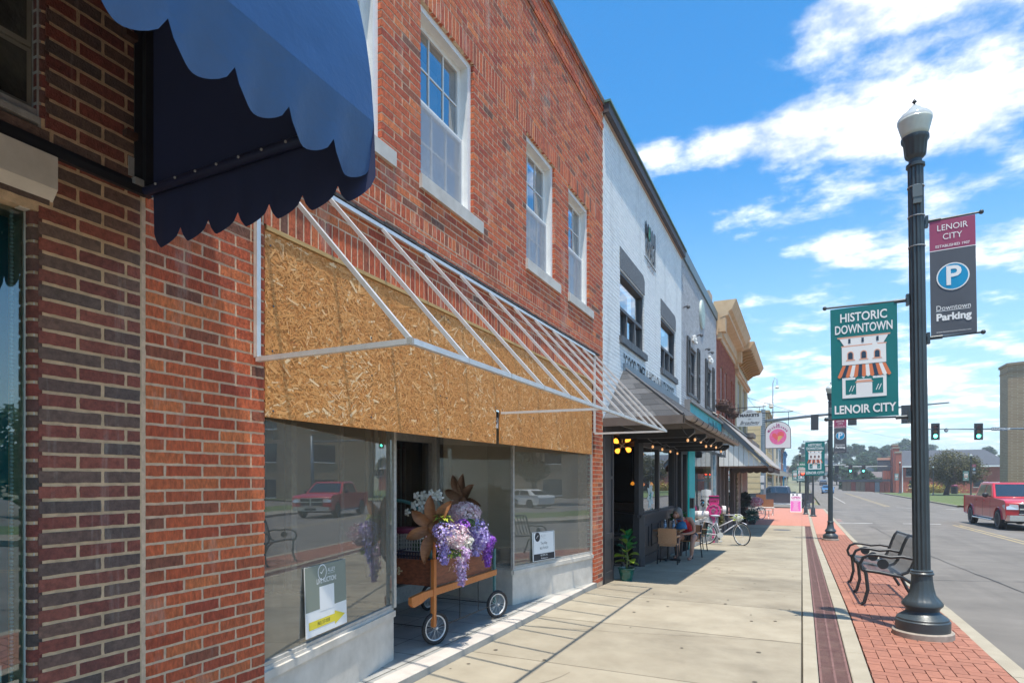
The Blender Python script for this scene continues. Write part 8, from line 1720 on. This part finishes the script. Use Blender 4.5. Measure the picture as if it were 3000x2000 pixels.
for k, (px, D, w_, h, col, lb) in enumerate(((1996, 160, 7, 3.4, (.40, .42, .44), 'pale grey gabled house among the hill trees'), (2018, 150, 8, 2.6, (.55, .52, .46), 'low cream house with brown roof under the far signals'), (2036, 158, 8, 3.0, (.55, .5, .45), 'cream and red house close to the church front'), (1895, 230, 8, 4, (.5, .5, .52), 'white house on the hill road'), (1907, 190, 6, 3.4, (.45, .44, .42), 'grey house beside the hill road'), (2312, 185, 8, 3.5, (.55, .5, .45), 'house on the hill beside the tan building'))):
    p = at(px, 1100, D=D); g = ground(p.y)-.3; t = thing('hill_house', lb, 'house', (p.x, p.y, g)); b = MB(); b.box(p.x-w_/2, p.y, g, p.x+w_/2, p.y+6, g+h); b.prism([(p.x-w_/2, p.y, g+h), (p.x+w_/2, p.y, g+h), (p.x, p.y, g+h+1.6)], (0, 6, 0)) if k in (0, 3) else None; b.build('wall', mat('house_wall', col, .9), t)
    b = MB()
    if k in (0, 3): b.prism([(p.x-w_/2-.3, p.y-.3, g+h-.1), (p.x, p.y-.3, g+h+1.75), (p.x, p.y-.3, g+h+1.6), (p.x-w_/2-.3, p.y-.3, g+h-.25)], (0, 6.6, 0)); b.prism([(p.x+w_/2+.3, p.y-.3, g+h-.1), (p.x, p.y-.3, g+h+1.75), (p.x, p.y-.3, g+h+1.6), (p.x+w_/2+.3, p.y-.3, g+h-.25)], (0, 6.6, 0))
    else: b.prism([(p.x-w_/2-.3, p.y-.3, g+h), (p.x-w_/2-.3, p.y+3, g+h+1.4), (p.x-w_/2-.3, p.y+6.3, g+h)], (w_+.6, 0, 0))
    b.build('roof', mat('house_roof', (.16, .13, .12) if k != 0 else (.25, .28, .3), .9), t)
    for q in (-.28, .0, .28): b = MB(); b.box(p.x+q*w_-.4, p.y-.04, g+1.0, p.x+q*w_+.4, p.y-.01, g+2.1); b.build('window', M['tint'], t)
# ------------------------------------------------------------------ far side of the crossing, left row
def block(name, label, x, y0, y1, z1, col, wins=(), awn=None, col2=None, side=None):
    t = thing(name, label, 'building', (x, (y0+y1)/2, -.8)); b = MB(); b.box(x-14, y0, -1, x, y1, z1); b.build('wall', mat(name+'_wall', col, .88, var=.08, vscale=1.2, col2=col2), t)
    b = MB(); b.box(x-14.1, y0-.1, z1, x+.25, y1-.02, z1+.22); b.box(x+.002, y0, z1-.35, x+.12, y1-.02, z1); b.build('cornice', mat(name+'_trim', tuple(min(1, c*.7) for c in col), .8), t)
    for a, c, z in wins:
        b = MB(); b.box(x-.05, a, z, x+.03, a+c, z+1.7); w = b.build('window', M['tint'], t); b = MB(); b.box(x+.031, a-.1, z-.12, x+.12, a+c+.1, z-.02); b.build('sill', M['oldwhite'], w)
    b = MB(); b.box(x-.1, y0+.8, -.7, x+.02, y1-.8, 1.9); b.build('shopfront', M['tint'], t)
    if awn:
        b = MB(); b.prism([(x+.02, y0+.6, 2.9), (x+1.9, y0+.6, 2.1), (x+1.9, y0+.6, 1.8), (x+.02, y0+.6, 2.1)], (0, y1-y0-1.2, 0)); b.build('awning', mat(name+'_awning', awn, .8), t)
    return t
yb_ = block('yellow_brick_block', 'yellow brick corner building across the side street behind the grey truck', -3.2, 66.5, 84, 8.3, (.58, .42, .22), [(68+k*3.2, 1.0, 4.4) for k in range(5)], (.42, .38, .32), (.66, .50, .28))
b = MB()
for z in [k*.6 for k in range(-1, 14)]: b.box(-17.2, 66.485, z, -3.205, 66.498, z+.03)
b.build('course_line', mat('dark_course', (.45, .33, .18), .9), yb_)  # thin proud strips along the courses, darker than the wall
block('cream_block', 'narrow cream building beyond the yellow brick one', -3.0, 84.1, 92, 6.9, (.62, .56, .46), [(85.5, 1.2, 4.2), (88.5, 1.2, 4.2)], (.35, .33, .3))
block('white_block', 'white fronted building midway along the far row', -2.9, 92.1, 101, 6.4, (.62, .63, .64), [(94, 1.4, 4), (97.5, 1.4, 4)], (.12, .25, .4))
block('brown_block', 'brown brick building beside the bright blue one', -2.8, 101.1, 111, 6.4, (.26, .12, .09), [(103, 1.4, 4), (107, 1.4, 4)], (.5, .5, .48))
block('blue_block', 'bright blue painted building at the end of the far row', -2.7, 111.1, 126, 6.0, (.02, .26, .58), [(113, 1.4, 3.6), (118, 1.4, 3.6)])
block('pale_end_block', 'low pale building last in the far row', -2.6, 126.2, 142, 3.9, (.5, .48, .46), [], (.4, .12, .1))
CL = thing('curved_street_light', 'very tall thin street light with curved top against the clouds', 'street lamp', (-3.2, 67, -.8))
p = at(1775, 880, D=62); q = at(1785, 888, D=62); b = MB(); b.tube([(p.x, p.y, -.8), (p.x, p.y, p.z), (p.x+.15, p.y, p.z+.45), ((p.x+q.x)/2, p.y, p.z+.62), (q.x, p.y, p.z+.35), (q.x, p.y, q.z+.1)], [.09, .05, .04, .04, .035, .035], 8); b.build('pole', mat('pale_pole', (.5, .55, .6), .5), CL, smooth=True)
b = MB(); b.lathe([(.04, .12), (.16, .06), (.18, -.1), (.22, -.14), (.05, -.22)], 12, (q.x, p.y, q.z)); b.build('luminaire', M['oldwhite'], CL, smooth=True)
for k, (a, c) in enumerate((((1700, 880), (1752, 938)), ((1690, 905), (2100, 1010)))):
    p0, p1 = at(*a, D=34), at(*c, D=52 if k == 0 else 120); b = MB(); b.tube([p0.lerp(p1, i/12)-Vector((0, 0, .5*sin(pi*i/12))) for i in range(13)], .012, 4); o = b.build('overhead_wire', M['sig']); o['label'] = ['thin black wire from the buff building to the signal pole', 'long thin wire crossing the sky behind the hanging signs'][k]; o['category'] = 'wire'
TC_ = thing('litter_bin', 'small black litter bin on the grass right of the olive tree', 'litter bin', at(2192, 1136, D=97))
p = at(2192, 1136, D=97); b = MB(); b.lathe([(.42, -.1), (.5, 1.2), (.55, 1.25), (.4, 1.3)], 14, p); b.build('bin', M['black'], TC_); b = MB(); b.ball(p+Vector((0, 0, 1.45)), .5, 10, 6, sc=(1, 1, .4)); b.build('lid', M['rose'], TC_, smooth=True)
# ------------------------------------------------------------------ summer haze
b = MB(); b.box(-900, -80, -3, 900, 900, 40); hm_ = bpy.data.materials.new('haze_air'); hm_.use_nodes = True; nt_ = hm_.node_tree; nt_.nodes.remove(nt_.nodes['Principled BSDF'])
pv_ = nt_.nodes.new('ShaderNodeVolumePrincipled'); pv_.inputs['Color'].default_value = (.86, .91, 1, 1); pv_.inputs['Density'].default_value = .0008; nt_.links.new(pv_.outputs[0], nt_.nodes['Material Output'].inputs['Volume'])
o = b.build('haze', hm_); o['kind'] = 'stuff'
